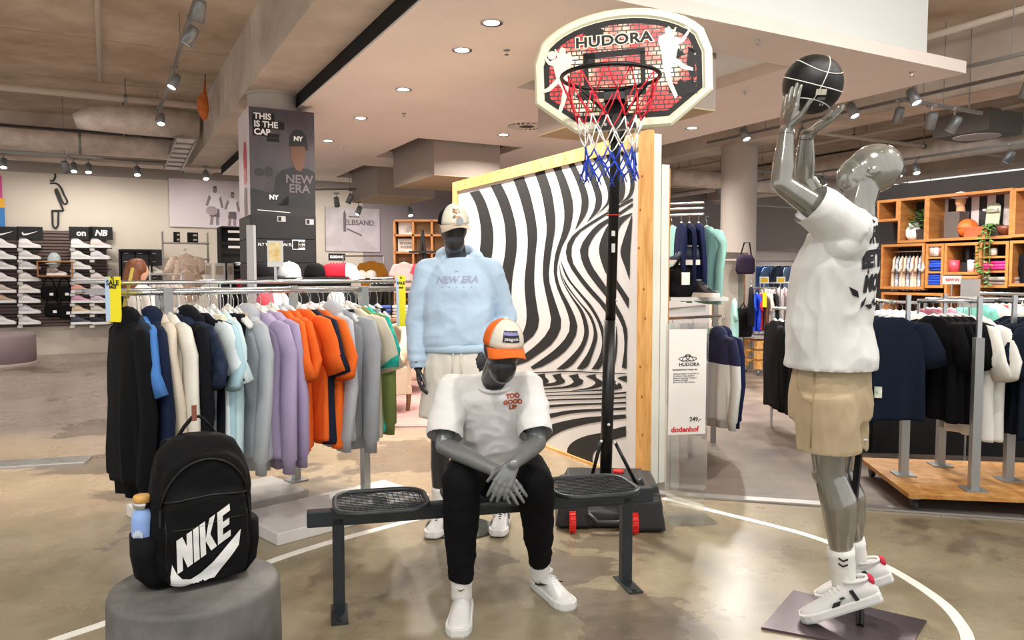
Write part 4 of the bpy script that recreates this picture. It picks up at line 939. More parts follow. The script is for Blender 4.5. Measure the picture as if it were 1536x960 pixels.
tv = BVHTree.FromPolygons([ms.matrix_basis @ v.co for v in tee.data.vertices], [tuple(p.vertices) for p in tee.data.polygons])
pr = M('print_rust', 'b5562f', .7)
for i, s_ in enumerate(('TOO', 'GOOD', 'LIP')):
    tm = text_mb(s_, .026, .0016, .1); o_ = at(768, 602 + i * 9, 3.1); place(tm, o_, V(1, 0, .15).normalized(), V(-.15, 0, 1).normalized()); drape(tm, tv, (0.02, 1, 0), .002)
    tm.v = [ms.matrix_basis.inverted() @ v for v in tm.v]; tm.build('chest_print', pr, tee)
b = MB()
b.ell((-.07, 3.54, .56), (.185, .15, .11), n=24, m=12); b.ell((-.07, 3.5, .64), (.17, .13, .08), n=24, m=12)
for h, k_, a_ in ((hL, kL, aL), (hR, kR, aR)):
    b.limb([h, h.lerp(k_, .5), k_ + V(0, .01, -.005)], [.105, .098, .08], 18); c_ = k_.lerp(a_, .86); b.limb([k_ + V(0, .01, -.01), k_.lerp(a_, .3), k_.lerp(a_, .6), c_ - (a_ - k_).normalized() * .05], [.08, .074, .064, .056], 18); b.tube([c_ - (a_ - k_).normalized() * .06, c_ + (a_ - k_).normalized() * .012], .056, 18)
cuts = [(k_.lerp(a_, .86) - V(0, 0, .01), V(0, 0, -1), .07) for k_, a_ in ((kL, aL), (kR, aR))]
put('jogger_trousers', blob(b, .0075, 5, folds(8, .007, (7, 7, 9))), black_c, ms)
for a_, k_ in ((aL, kL), (aR, kR)):
    s_ = sock(ms, k_.lerp(a_, .8), a_ - V(0, 0, .03), .042, .045, sock_w); c_ = k_.lerp(a_, .95)
    mb = flat([[(-.018, .004), (-.012, -.006), (.0, -.004), (.018, .008), (.0, .001), (-.011, -.001)]]); place(mb, ms.matrix_basis.inverted() @ (c_ + V(.004, -.0505, .0)), V(1, 0, 0), UP); mb.build('sock_logo', bk, s_)
shoe(ms, V(-.216, 3.13, 0), -PI / 2 - .02, 0, sneaker, sole_w, sole_w, 'plain')
shoe(ms, V(.185, 3.365, 0), math.atan2(-.24, .115), 0, sneaker, sole_w, sole_w, 'swoosh')
orange_c = FAB('e8702f', 'orange_twill'); cream_c = FAB('e2decf', 'cream_twill')
def badge1(cp, crown, inv):
    mb = MB(); n, m = 10, 4; g = [[inv @ cp(-.02 + (i / n - .5) * .92, .24 + .46 * j / m) for j in range(m + 1)] for i in range(n + 1)]
    mb.loft(g, False, False); mb.build('patch', M('patch_navy', '23263a', .6), crown)
    mb = MB(); g = [[inv @ cp(-.02 + (i / n - .5) * .88, .5 + (.18 - .07 * abs(math.sin(i * 1.3))) * j / m, .0028) for j in range(m + 1)] for i in range(n + 1)]; mb.loft(g, False, False); mb.build('patch_sky', M('patch_violet', '8c86b8', .6), crown)
    tm = text_mb('patagonia', .0185, .0005, 0); tm.v = [inv @ cp(-.02 + v.x / -.096 * -1 * CAPSIGN, .36 + v.y / .11, .0034) for v in tm.v]; tm.build('patch_lettering', lw, crown)
CAPSIGN = -1
cap(ms, hd + hu * .038 + hf * .004, hf, hu, cream_c, orange_c, orange_c, 1.0, badge1)
# ------------------------------------------------------------ standing mannequin
mn = thing('mannequin', 'charcoal mannequin in a pale blue hoodie standing before the striped partition', 'mannequin', (-.31, 4.28, 0))
cX = -.3; YM = 4.27
sL, sR = V(-.475, YM, 1.475), V(-.125, YM, 1.475); eL, eR = V(-.535, YM + .02, 1.2), V(-.035, YM + .06, 1.21); wL, wR = V(-.525, YM - .04, .945), V(-.13, YM - .1, 1.02)
fL, fR = V(-.42, 4.33, .085), V(-.07, 4.36, .085); hL, hR = V(-.39, YM, .95), V(-.2, YM, .95); kL, kR = V(-.405, YM + .0, .52), V(-.13, YM + .03, .52)
b = MB()
spine(b, [((cX, YM, .88), (1, 0, 0), (0, 1, 0), .15, .1), ((cX, YM, .98), (1, 0, 0), (0, 1, 0), .155, .1), ((cX, YM, 1.15), (1, 0, 0), (0, 1, 0), .13, .09), ((cX, YM, 1.35), (1, 0, 0), (0, 1, 0), .165, .1), ((cX, YM, 1.48), (1, 0, 0), (0, 1, 0), .15, .08), ((cX, YM, 1.55), (1, 0, 0), (0, 1, 0), .06, .06)])
for h, k_, a_ in ((hL, kL, fL), (hR, kR, fR)): b.limb([h, k_], [.085, .058]); b.limb([k_, k_.lerp(a_, .35), a_], [.056, .055, .035]); b.limb([a_, a_ + V(0, 0, -.045)], [.03, .02])
for s_, e_, w_ in ((sL, eL, wL), (sR, eR, wR)): b.limb([s_, s_.lerp(e_, .5), e_], [.05, .047, .038]); b.limb([e_, e_.lerp(w_, .35), w_], [.038, .039, .027])
hc = at(680, 345, 4.22); hu = V(0, -.12, 1).normalized(); hf = V(.3, -1, -.16).normalized(); hf = (hf - hu * hf.dot(hu)).normalized(); hs = hf.cross(hu)
b.limb([V(cX, YM, 1.52), hc - V(0, -.02, .06)], [.06, .056])
b.ell(hc + hu * .02, (.077, .098, .108), ax=(hs, hf, hu), n=24, m=16); b.ell(hc - hu * .06 + hf * .026, (.056, .066, .072), ax=(hs, hf, hu), n=20, m=12)
hand(b, wL, V(.01, -.02, -.1), V(1, .15, 0), V(.2, -1, 0), .5, .9, 1.0, (.8, .4, .35))
hand(b, wR, V(-.09, -.01, -.08), V(0, 1, 0), V(-.4, 0, .6), .3)
put('body', blob(b, .0045, 4), sk_dark, mn)
blue_c = FAB('b4cbe0', 'pale_blue_fleece'); b = MB()
spine(b, [((cX - .005, YM, 1.045), (1, 0, 0), (0, 1, 0), .185, .13), ((cX - .005, YM, 1.09), (1, 0, 0), (0, 1, 0), .2, .145), ((cX, YM, 1.2), (1, 0, 0), (0, 1, 0), .195, .14), ((cX, YM, 1.36), (1, 0, 0), (0, 1, 0), .2, .135), ((cX, YM, 1.47), (1, 0, 0), (0, 1, 0), .185, .11), ((cX, YM, 1.55), (1, 0, 0), (0, 1, 0), .09, .085)])
for s_, e_, w_, q in ((sL, eL, wL, -1), (sR, eR, wR, 1)):
    b.limb([V(cX + q * .04, YM, 1.5), s_ + V(0, 0, .005)], [.065, .07], 16); b.limb([s_, s_.lerp(e_, .5), e_, e_.lerp(w_, .5), e_.lerp(w_, .88)], [.075, .072, .066, .062, .05], 16)
    for j in range(3): b.ell(e_.lerp(w_, .45 + j * .18), (.062, .062, .026), n=14, m=8)
    b.tube([e_.lerp(w_, .86), e_.lerp(w_, 1.03)], .042, 16)
b.tube([V(cX + .1 * math.cos(a), YM + .03 + .085 * math.sin(a), 1.56 + .035 * math.sin(a) - .03 * max(0, -math.sin(a))) for a in [2 * PI * i / 24 for i in range(24)]], .036, 12, loop=True)
b.ell((cX, YM + .13, 1.5), (.13, .06, .1), n=18, m=10)
hood = put('hoodie', blob(b, .0075, 6, folds(14, .009, (5, 5, 8)), [(V(cX, YM, 1.045), V(0, 0, -1), .3)]), blue_c, mn)
hv = BVHTree.FromPolygons([mn.matrix_basis @ v.co for v in hood.data.vertices], [tuple(p.vertices) for p in hood.data.polygons]); pg = M('print_lilac', '9aa2bd', .7); mni = mn.matrix_basis.inverted()
for s_, sz, py, shr, sp_ in (('NEW ERA', .052, 420, .25, 1.0), ('▸', .03, 407, 0, 1)):
    if s_ == '▸': tm = flat([[(-.014, -.006), (.016, 0), (-.014, .008), (-.004, 0)]])
    else: tm = text_mb(s_, sz, .002, shr, space=sp_)
    place(tm, at(684, py, 4.1), V(1, 0, .02), UP); drape(tm, hv, (0, 1, 0), .0025); tm.v = [mni @ v for v in tm.v]; tm.build('chest_print', pg, hood)
for x in (-.08, -.04, 0, .04, .08):
    tm = flat([[(.004, -.003), (.004, .003), (-.004, .003), (-.004, -.003)]]); place(tm, at(684, 431, 4.1) + V(x, 0, 0), V(1, 0, .02), UP); drape(tm, hv, (0, 1, 0), .0025); tm.v = [mni @ v for v in tm.v]; tm.build('print_dot', pg, hood)
MB().tube([V(cX + .21 * math.cos(a) * .93, YM + .135 * math.sin(a), 1.055) for a in [2 * PI * i / 40 for i in range(40)]], [(.012, .026)] * 40, 8, loop=True).build('waistband', blue_c, mn, True, True)
short_w = FAB('dcd8cc', 'off_white_terry'); b = MB()
spine(b, [((cX, YM, .86), (1, 0, 0), (0, 1, 0), .185, .13), ((cX, YM, .95), (1, 0, 0), (0, 1, 0), .185, .13), ((cX, YM, 1.06), (1, 0, 0), (0, 1, 0), .17, .12)])
for h, k_, q in ((hL, kL, -1), (hR, kR, 1)): c_ = h.lerp(k_, .68); b.tube([h + V(0, 0, .02), h.lerp(k_, .35), c_ + V(q * .012, 0, 0)], [.105, .108, .112], 22)
put('shorts', blob(b, .008, 5, folds(31, .008, (9, 9, 4)), [(h.lerp(k_, .68), V(0, 0, -1), .16) for h, k_ in ((hL, kL), (hR, kR))]), short_w, mn)
for s in (-.02, .02): MB().tube([V(cX + s, YM - .135, 1.04), V(cX + s * 1.2, YM - .14, .97), V(cX + s * 1.3, YM - .14, .9)], .003, 6).build('drawstring', short_w, mn, True, True)
for a_, k_ in ((fL, kL), (fR, kR)): sock(mn, k_.lerp(a_, .62), a_ - V(0, 0, .02), .046, .044, sock_w)
shoe(mn, V(-.42, 4.26, .012), -PI / 2 - .15, 0, sneaker, sole_w, M('lace_black', '222222', .8), 'grey'); shoe(mn, V(-.065, 4.29, .012), -PI / 2 - .1, 0, sneaker, sole_w, M('lace_black', '222222', .8), 'grey')
MB().lathe([(.001, 0), (.185, 0), (.19, .004), (.19, .008), (.185, .012), (.001, .012)], (-.29, 4.3, 0), 48).build('glass_base', M('smoked_glass', '9aa39a', .05, trans=.85, ior=1.45), mn, world=True)
tan_c = FAB('d3c3ae', 'sand_twill'); blk_mesh = FAB('17171a', 'black_trucker_mesh')
def badge2(cp, crown, inv):
    random.seed(4)
    for k in range(16):
        a, ph = -.28 + .56 * random.random(), .25 + .6 * random.random()
        mb = MB(); r = .06 + .05 * random.random(); mb.add([inv @ cp(a + r * math.cos(t) * (1 + .5 * math.sin(3 * t)), ph + r * .6 * math.sin(t)) for t in [2 * PI * i / 9 for i in range(9)]], [tuple(range(9))]); mb.build('floral_print', M(('bloom_rust', 'bloom_tan', 'bloom_teal')[k % 3], ('b46a3a', 'd39a54', '4a6670')[k % 3], .7), crown)
cap(mn, hc + hu * .035 + hf * .004, hf, hu, cream_c, blk_mesh, tan_c, 1.02, badge2)
MB().lathe([(.001, .002), (.02, .002), (.021, 0), (.001, 0)], hc + hu * .055 + hf * .165, 20, ax=(hs, hf.cross(hs), hu)).build('brim_sticker', M('sticker_silver', 'c9ccd2', .3, .4), mn, world=True)
# ------------------------------------------------------------ shooting mannequin
F3 = V(-.84, .54, 0).normalized(); S3 = V(.54, .84, 0).normalized(); FS = V(-.95, .3, 0).normalized()      # forward, towards the far side
mt = thing('mannequin', 'shiny grey translucent mannequin on tiptoe throwing a basketball', 'mannequin', flo(1268, 925))
resin = M('brushed_resin', '8f8d86', .16, .55, var=.22, vs=9, bump=.12, bs=22, coat=.8, stretch=(1, 1, .35))
aN, aF = at(1268, 868, 3.08), at(1287, 850, 3.28); kN, kF = at(1244, 712, 3.06), at(1256, 706, 3.24); hN, hF = at(1240, 590, 3.06), at(1252, 590, 3.24)
shN = at(1262, 338, 3.0); shF = shN + V(.37, .93, 0) * .33; eN, eF = at(1172, 276, 2.98), at(1206, 268, 3.3); wN, wF = at(1180, 198, 3.0), at(1210, 204, 3.24)
wst, chs, nk3 = at(1240, 505, 3.14), at(1252, 400, 3.14), at(1284, 322, 3.16); hd3 = at(1303, 257, 3.17); ballc = at(1219, 127, 3.1)
b = MB()
pel = (hN + hF) / 2
spine(b, [(tuple(pel - V(0, 0, .08)), S3, F3, .14, .1), (tuple(pel + V(0, 0, .03)), S3, F3, .155, .115), (tuple(wst), S3, F3, .125, .095), (tuple(chs), S3, F3, .16, .115), (tuple((shN + shF) / 2 + V(0, 0, -.0)), S3, F3, .15, .085), (tuple(nk3), S3, F3, .065, .065)])
for h, k_, a_ in ((hN, kN, aN), (hF, kF, aF)):
    b.limb([h, h.lerp(k_, .5), k_], [.08, .076, .06], 16); b.limb([k_, k_.lerp(a_, .26) - F3 * .02, k_.lerp(a_, .48) - F3 * .012, k_.lerp(a_, .7), a_], [.06, .072, .062, .045, .036], 16); b.ell(k_ + F3 * .02, .05, n=12, m=8); b.limb([a_, a_ + F3 * .03 - V(0, 0, .08)], [.034, .024])
for s_, e_, w_ in ((shN, eN, wN), (shF, eF, wF)): b.limb([s_, s_.lerp(e_, .45), e_], [.056, .052, .04], 16); b.limb([e_, e_.lerp(w_, .35), w_], [.04, .042, .029], 16)
b.limb([nk3 - V(0, 0, .05), nk3 + V(.005, 0, .04), hd3 - V(.015, 0, .035)], [.078, .068, .068])
hx = (V(.92, -.1, .42)).normalized(); hz = V(-.42, .1, .91); hz = (hz - hx * hz.dot(hx)).normalized(); hy = hx.cross(hz)
b.ell(hd3 + hx * .022, (.118, .082, .1), ax=(hx, hy, hz), n=26, m=18); b.ell(hd3 - hx * .04 - hz * .004, (.094, .072, .086), ax=(hx, hy, hz), n=22, m=14); b.limb([hd3 - hx * .08 + hz * .01, hd3 - hx * .118 - hz * .002], [.05, .02]); b.ell(hd3 - hy * .076 * (1 if hy.y > 0 else -1) - hx * .005 - hz * .01, (.03, .01, .018), ax=(hx, hy, hz), n=14, m=8)
hand(b, wN, V(.012, .0, .1), V(1, .3, 0), V(.5, -1, .0), .12, 1.15, 1.08, (.75, .75, .35))
hand(b, wF, V(.085, -.02, .07), V(-.55, -.2, .85), V(-.2, -1, 0), .16, 1.15, 1.05)
put('body', blob(b, .0045, 4), resin, mt)
for w_, e_, r in ((wN, eN, .031), (wF, eF, .031)):
    u = (w_ - e_).normalized(); MB().tube([w_ - u * .012, w_ - u * .009], r * .98, 20).build('wrist_joint', M('joint_dark', '4a4a46', .4, .5), mt, True, True)
b = MB()
spine(b, [(tuple(pel + V(0, 0, .11) - F3 * .0), S3, F3, .195, .172), (tuple(pel + V(0, 0, .16)), S3, F3, .195, .17), (tuple(wst + V(0, 0, .05)), S3, F3, .185, .16), (tuple(chs), S3, F3, .195, .158), (tuple(at(1264, 352, 3.16)), S3, F3, .19, .128), (tuple(nk3 + V(0, 0, -.015)), S3, F3, .085, .08)], e=2.2)
for s_, e_ in ((shN, eN), (shF, eF)):
    u = (e_ - s_).normalized(); b.limb([nk3 - V(0, 0, .05), s_ - u * .03], [.07, .085], 16); b.tube([s_ - u * .06, s_ + u * .04, s_.lerp(e_, .52)], [(.095, .09), (.092, .085), (.088, .08)], 22); b.limb([s_ - V(0, 0, .06) - u * .02, chs + (s_ - chs) * .4], [.08, .1])
cuts = [(s_.lerp(e_, .52), (e_ - s_).normalized(), .12) for s_, e_ in ((shN, eN), (shF, eF))] + [(pel + V(0, 0, .11), V(0, 0, -1), .3)]
def f3(c): return nz(c, (7, 7, 3), .012, 3) + crease(c, (6, 6, 3), .009, 7) + crease(c, (13, 13, 8), .003, 5)
t3 = put('t_shirt', blob(b, .0075, 6, f3, cuts), FAB('dadad7', 'bright_white_cotton'), mt)
ringtube(nk3 + V(.0, 0, -.004), S3, F3 + V(0, 0, .25), .08, .074, .009, 'collar', FAB('dadad7', 'bright_white_cotton'), mt)
mti = mt.matrix_basis.inverted(); t3v = BVHTree.FromPolygons([mt.matrix_basis @ v.co for v in t3.data.vertices], [tuple(p.vertices) for p in t3.data.polygons])
bdir_ = F3; bX = -S3 * -1; bX = F3.cross(UP)            # reading direction across the back
bcen = (chs + (shN + shF) / 2) / 2 - F3 * .35
ink = M('print_ink', '15161c', .7)
def back_print(tm, dx, dz, nm='back_print', ang=0):
    X = (bX * math.cos(ang) + UP * math.sin(ang)); Y = (UP * math.cos(ang) - bX * math.sin(ang))
    place(tm, bcen + bX * dx + UP * dz, X, Y); drape(tm, t3v, F3, .003, 2); tm.v = [mti @ v for v in tm.v]; tm.build(nm, ink, t3)
for s_, sz, dz in (('WHEN', .085, .045), ('BETTER', .088, -.05), ('MORE', .085, -.145)): back_print(text_mb(s_, sz, .006, .12, space=.95), -.01, dz, 'back_lettering', .08)
random.seed(12)
for k in range(22):
    a = random.random() * PI; L_ = .035 + .03 * random.random(); x, z = random.uniform(-.14, .12), random.choice((.13, .12, -.22, -.235, .0, -.1)) + random.uniform(-.03, .02)
    back_print(flat([[(0, 0), (L_ * .4, L_ * .18), (L_, 0), (L_ * .4, -L_ * .18)]]), x, z, 'leaf_print', a)
beige = FAB('b5a284', 'beige_fleece'); b = MB()
spine(b, [(tuple(pel - V(0, 0, .1)), S3, F3, .185, .155), (tuple(pel), S3, F3, .19, .155), (tuple(pel + V(0, 0, .14)), S3, F3, .17, .14)])
for h, k_ in ((hN, kN), (hF, kF)): c_ = h.lerp(k_, .7); b.tube([h, h.lerp(k_, .3), c_], [.115, .122, .122], 22)
sh3 = put('shorts', blob(b, .008, 5, folds(41, .008, (7, 7, 5)), [(h.lerp(k_, .7), V(0, 0, -1), .17) for h, k_ in ((hN, kN), (hF, kF))]), beige, mt)
s3v = BVHTree.FromPolygons([mt.matrix_basis @ v.co for v in sh3.data.vertices], [tuple(p.vertices) for p in sh3.data.polygons])
def shortline(pix, nm):
    out = []
    for p in pix:
        r = ray(*p).normalized(); h = s3v.ray_cast(cam.location + r * 1.5, r)
        if h[0] is not None: out.append(mti @ (h[0] - r * .001))
    if len(out) > 1: MB().tube(out, .0028, 6).build(nm, M('beige_seam', 'a88f68', .9), mt, True)
shortline([(1222, 560), (1220, 600), (1217, 640), (1216, 672)], 'side_seam'); shortline([(1196, 556), (1196, 580), (1206, 598), (1219, 605)], 'pocket_seam')
for a_, k_ in ((aN, kN), (aF, kF)): 
    s_ = sock(mt, k_.lerp(a_, .7), a_ + F3 * .004 - V(0, 0, .03), .052, .047, sock_w)
c_ = kN.lerp(aN, .86); r_ = (cam.location - c_).normalized(); sd = UP.cross(r_).normalized()
for dz in (0, .022): mb = flat([[(-.018, .006), (0, -.004), (.018, .006), (.018, .014), (0, .004), (-.018, .014)]]); place(mb, mti @ (c_ + r_ * .066 + V(0, 0, dz - .01)), sd, UP); mb.build('sock_chevron', bk, mt)
yw = math.atan2(FS.y, FS.x)
for a_, kd in ((aN, 'croc'), (aF, 'croc')):
    pt_ = a_ + FS * .02 - V(0, .03, 0); pt_.z = .082; shoe(mt, pt_, yw, math.radians(25), sneaker, sole_w, sock_w, kd, 1.07)
cs = [flo(1190, 888), flo(1390, 934), flo(1358, 985), flo(1142, 944)]
MB().prism([(p.x, p.y) for p in cs], .01).build('base_plate', M('plate_mauve', '5d5157', .25, .5), mt, world=True)
MB().tube([at(1290, 905, 3.13), flo(1290, 938, .01)], .016, 10).build('foot_bracket', blk, mt, world=True)
MB().bar(at(1306, 520, 3.24), at(1281, 752, 3.15), .024, .02).build('support_rod', blk, mt, world=True); MB().tube([at(1290, 660, 3.15), at(1300, 660, 3.15)], .008, 10).build('clamp_knob', chrome, mt, world=True)
ball = thing('basketball', 'black basketball with white seams held up in the mannequin hands', 'basketball', ballc)
MB().ell((0, 0, 0), .116, n=40, m=24).build('ball_skin', M('black_rubber', '111214', .38, bump=.25, bs=420), ball, True)
Rb = Matrix.Rotation(.25, 3, 'Y') @ Matrix.Rotation(.3, 3, 'X')
def seam(fn): 
    pts = [Rb @ fn(2 * PI * i / 60) for i in range(60)]; MB().tube([p.normalized() * .1165 for p in pts], .0022, 6, loop=True).build('seam', M('seam_white', 'dcdcd6', .5), ball, True)
seam(lambda a: V(math.cos(a), math.sin(a), 0)); seam(lambda a: V(math.cos(a), .0, math.sin(a)) if False else V(math.cos(a) * .83, math.sin(a) * .83, .55 + .12 * math.cos(2 * a))); seam(lambda a: V(math.cos(a) * .83, math.sin(a) * .83, -.55 - .12 * math.cos(2 * a))); seam(lambda a: V(math.sin(a) * .15, math.cos(a), math.sin(a)))
def ball_patch(px, py, w_, h_, m, nm):
    r = ray(px, py).normalized(); o = cam.location - ballc; bq = o.dot(r); dsc = bq * bq - (o.length_squared - .117 ** 2); h = o + r * (-bq - math.sqrt(max(dsc, 0))); n = h.normalized(); X = UP.cross(n).normalized(); Y = n.cross(X)
    MB().box(n * .1165, (w_, h_, .001), ax=(X, Y, n)).build(nm, m, ball)
ball_patch(1232, 138, .04, .022, M('print_cream'), 'printed_label')
for k in range(5): ball_patch(1225 + k * 3.4, 138, .002, .018, bk, 'barcode_line')
ball_patch(1232, 148, .03, .012, M('print_grey', '6f6f6f', .5), 'printed_label'); ball_patch(1230, 157, .004, .01, M('print_cream'), 'printed_number'); ball_patch(1234, 157, .004, .01, M('print_cream'), 'printed_number')
# ------------------------------------------------------------ garments on hangers (local: rail point at origin, garment in the YZ plane)
HANG = {}
clearp = M('hanger_white', 'dedcd8', .35); wire = M('wire_steel', 'b8b8b8', .25, .9)
def gar_mesh(kind, seed):
    random.seed(seed * 13 + len(kind)); mb = MB(); n = 30; ph = [random.random() * 6 for _ in range(6)]
    def fold(y, z, top): 
        f = max(0, min(1, (top - z) / .45)); return f * (.016 * math.sin(y * 38 + ph[0] + z * 2) + .010 * math.sin(y * 71 + ph[1] - z * 4))
    def body(rows, e=2.6, top=-.15):
        rings = []
        for z, hw, th in rows:
            r = []
            for j in range(n):
                a = 2 * PI * j / n; c, s = math.cos(a), math.sin(a); y = hw * math.copysign(abs(c) ** (2 / e), c)
                r.append(V(th * math.copysign(abs(s) ** (2 / e), s) + fold(y, z, top), y, z + .012 * math.sin(y * 9 + ph[2]) * (1 if z < -.6 else 0)))
            rings.append(r)
        mb.loft(rings)
    def sleeve(s, L, r0, r1, flare, cuff=False):
        pts = [V(0, s * .15, -.155), V(0, s * .205, -.185), V(.012 * math.sin(ph[3]), s * (.245), -.28), V(.02 * math.sin(ph[4]), s * (.25 + flare * .5), -.28 - L * .45), V(.03 * math.sin(ph[5]), s * (.25 + flare), -.28 - L)]
        rs = [(.035, .035), (.07, .03), (r0, .03), ((r0 + r1) / 2, .033), (r1, .032)]
        if cuff: pts += [pts[-1] - V(0, 0, .012), pts[-1] - V(0, 0, .07)]; rs += [(r1 * .75, .024), (r1 * .72, .024)]
        mb.tube(pts, rs, 14, up=V(1, 0, 0))
    if kind in ('tee', 'long', 'hoodie', 'sweat'):
        L = {'tee': .83, 'long': .84, 'hoodie': .80, 'sweat': .78}[kind]
        rows = [(-.095, .075, .02), (-.12, .12, .026), (-.15, .185, .032), (-.19, .225, .036), (-.3, .23, .042), (-.42, .228, .045), (-.55, .23, .046), (-.68, .235, .046), (-L + .02, .24, .044), (-L, .238, .042)]
        if kind in ('hoodie', 'sweat'): rows = [(a, b, c * 1.35) for a, b, c in rows]; rows += [(-L - .005, .2, .045), (-L - .06, .195, .044)]
        body(rows)
        for s in (-1, 1):
            if kind == 'tee': sleeve(s, .16, .08, .085, .05)
            else: sleeve(s, .5, .07, .056, -.005, True)
        if kind == 'hoodie': mb.ell((0.0, .0, -.115), (.055, .105, .07), n=16, m=8); mb.ell((.035, .0, -.2), (.04, .1, .1), n=14, m=8)
    elif kind == 'trousers':
        body([(-.1, .17, .022), (-.13, .18, .03), (-.3, .185, .036), (-.36, .18, .036)], 3)
        for s in (-1, 1):
            mb.tube([V(0, s * .085, -.3), V(.006, s * .095, -.5), V(.01 * s, s * .1, -.7), V(.012 * s, s * .105, -.86)], [(.095, .034), (.088, .032), (.08, .03), (.078, .03)], 14, up=V(1, 0, 0))
    elif kind == 'folded':      # trousers folded lengthways, clipped at the waist
        body([(-.1, .105, .024), (-.13, .11, .03), (-.3, .11, .034), (-.55, .1, .032), (-.84, .092, .03)], 3)
    me = mb.mesh('garment'); bm = bmesh.new(); bm.from_mesh(me); bmesh.ops.recalc_face_normals(bm, faces=bm.faces); bm.to_mesh(me); bm.free(); me.shade_smooth(); me.materials.append(FAB('808080')); return me
GNAME = {'tee': 'hanging_tshirt', 'long': 'hanging_shirt', 'hoodie': 'hanging_hoodie', 'sweat': 'hanging_sweatshirt', 'trousers': 'hanging_trousers', 'folded': 'hanging_trousers'}
_hk = MB().tube([V(0, 0, -.1), V(0, 0, -.03), V(0, .02, -.008), V(0, .012, .012), V(0, -.008, .016), V(0, -.022, .004)], .0022, 6)
hook_me = _hk.mesh('hook'); hook_me.materials.append(wire)
_hb = MB().tube([V(0, -.19, -.165), V(0, -.12, -.135), V(0, -.04, -.1), V(0, 0, -.085), V(0, .04, -.1), V(0, .12, -.135), V(0, .19, -.165)], [(.011, .012)] * 7, 8, up=V(1, 0, 0))
bar_me = _hb.mesh('hanger'); bar_me.shade_smooth(); bar_me.materials.append(clearp)
def garment(kind, col, loc, yaw, label, group=None, seed=0, scale=1.0, tagm=None, parts=True, mat=None):
    key = (kind, seed % 3)
    if key not in HANG: HANG[key] = gar_mesh(kind, seed % 3)
    t = thing(GNAME[kind], label, {'tee': 'shirt', 'long': 'shirt', 'hoodie': 'hoodie', 'sweat': 'sweatshirt'}.get(kind, 'trousers'), loc, yaw, group)
    if scale != 1: t.scale = (scale,) * 3
    g = obj('garment', HANG[key], t); g.material_slots[0].link = 'OBJECT'; g.material_slots[0].material = mat or FAB(col)
    if parts: h = obj('hanger', bar_me, t); obj('hook', hook_me, h)
    if tagm: MB().box((-.065, .1, -.62), (.004, .05, .08)).build('price_tag', tagm, t)
    return t
def on_line(P, Q, px):
    r = ray(px, 440); k = r.x / r.y; d = Q - P; s = (k * P.y - P.x) / (d.x - k * d.y); return P + d * s
railm = M('rail_chrome', 'c4c6c8', .22, .9); slabm = M('slab_grey', 'c9c7c4', .5, var=.08, vs=3)
# ------------------------------------------------------------ left clothes rack
R0, R1 = V(-1.93, 3.70, 1.37), V(-.66, 4.97, 1.37); rd = (R1 - R0).normalized(); rp = UP.cross(rd)      # rp points away from the camera
off = rp * .64
rack = thing('clothes_rack', 'long steel clothes rack with two rails on pale slabs', 'clothes rack', V(*((R0 + R1) / 2 + off / 2).xy, 0))
for o in (V(0, 0, 0), off):
    MB().tube([R0 + o, R1 + o], .014, 12).build('rail', railm, rack, True, True); MB().tube([R0 + o + V(0, 0, .05), R1 + o + V(0, 0, .05)], .01, 10).build('rail', railm, rack, True, True)
for px, o in ((545, V(0, 0, 0)), (440, off), (250, V(0, 0, 0)), (240, off)):
    p = on_line(R0 + o, R1 + o, px); MB().box((p.x, p.y, .735), (.045, .045, 1.31), rz=math.atan2(rd.y, rd.x)).build('post', M('post_steel', 'a4a6a6', .35, .7), rack, world=True)
    MB().box((p.x, p.y, .076), (.12, .12, .012), rz=math.atan2(rd.y, rd.x)).build('post_foot', M('post_steel'), rack, world=True)
for u in (.02, .98): MB().bar((R0 + (R1 - R0) * u), (R0 + (R1 - R0) * u + off), .02, .03).build('cross_bar', railm, rack, world=True)
fr = on_line(R0, R1, 600); 
for c0, wd, ln in ((R0 + rd * 1.22, .5, 1.05), (R0 + rd * .78 + off, .5, .95)):
    MB().box((c0.x, c0.y, .035), (ln, wd, .07), rz=math.atan2(rd.y, rd.x)).build('floor_slab', slabm, rack, world=True, bevel=.006)
yaw0 = math.atan2(rd.y, rd.x)
teal_m = M('teal_floral', '158a7c', .9, col2='3fc7b4', vs=16, spec=.1); dots = M('navy_print', '1c2434', .9, col2='2f3b50', vs=25, spec=.1)
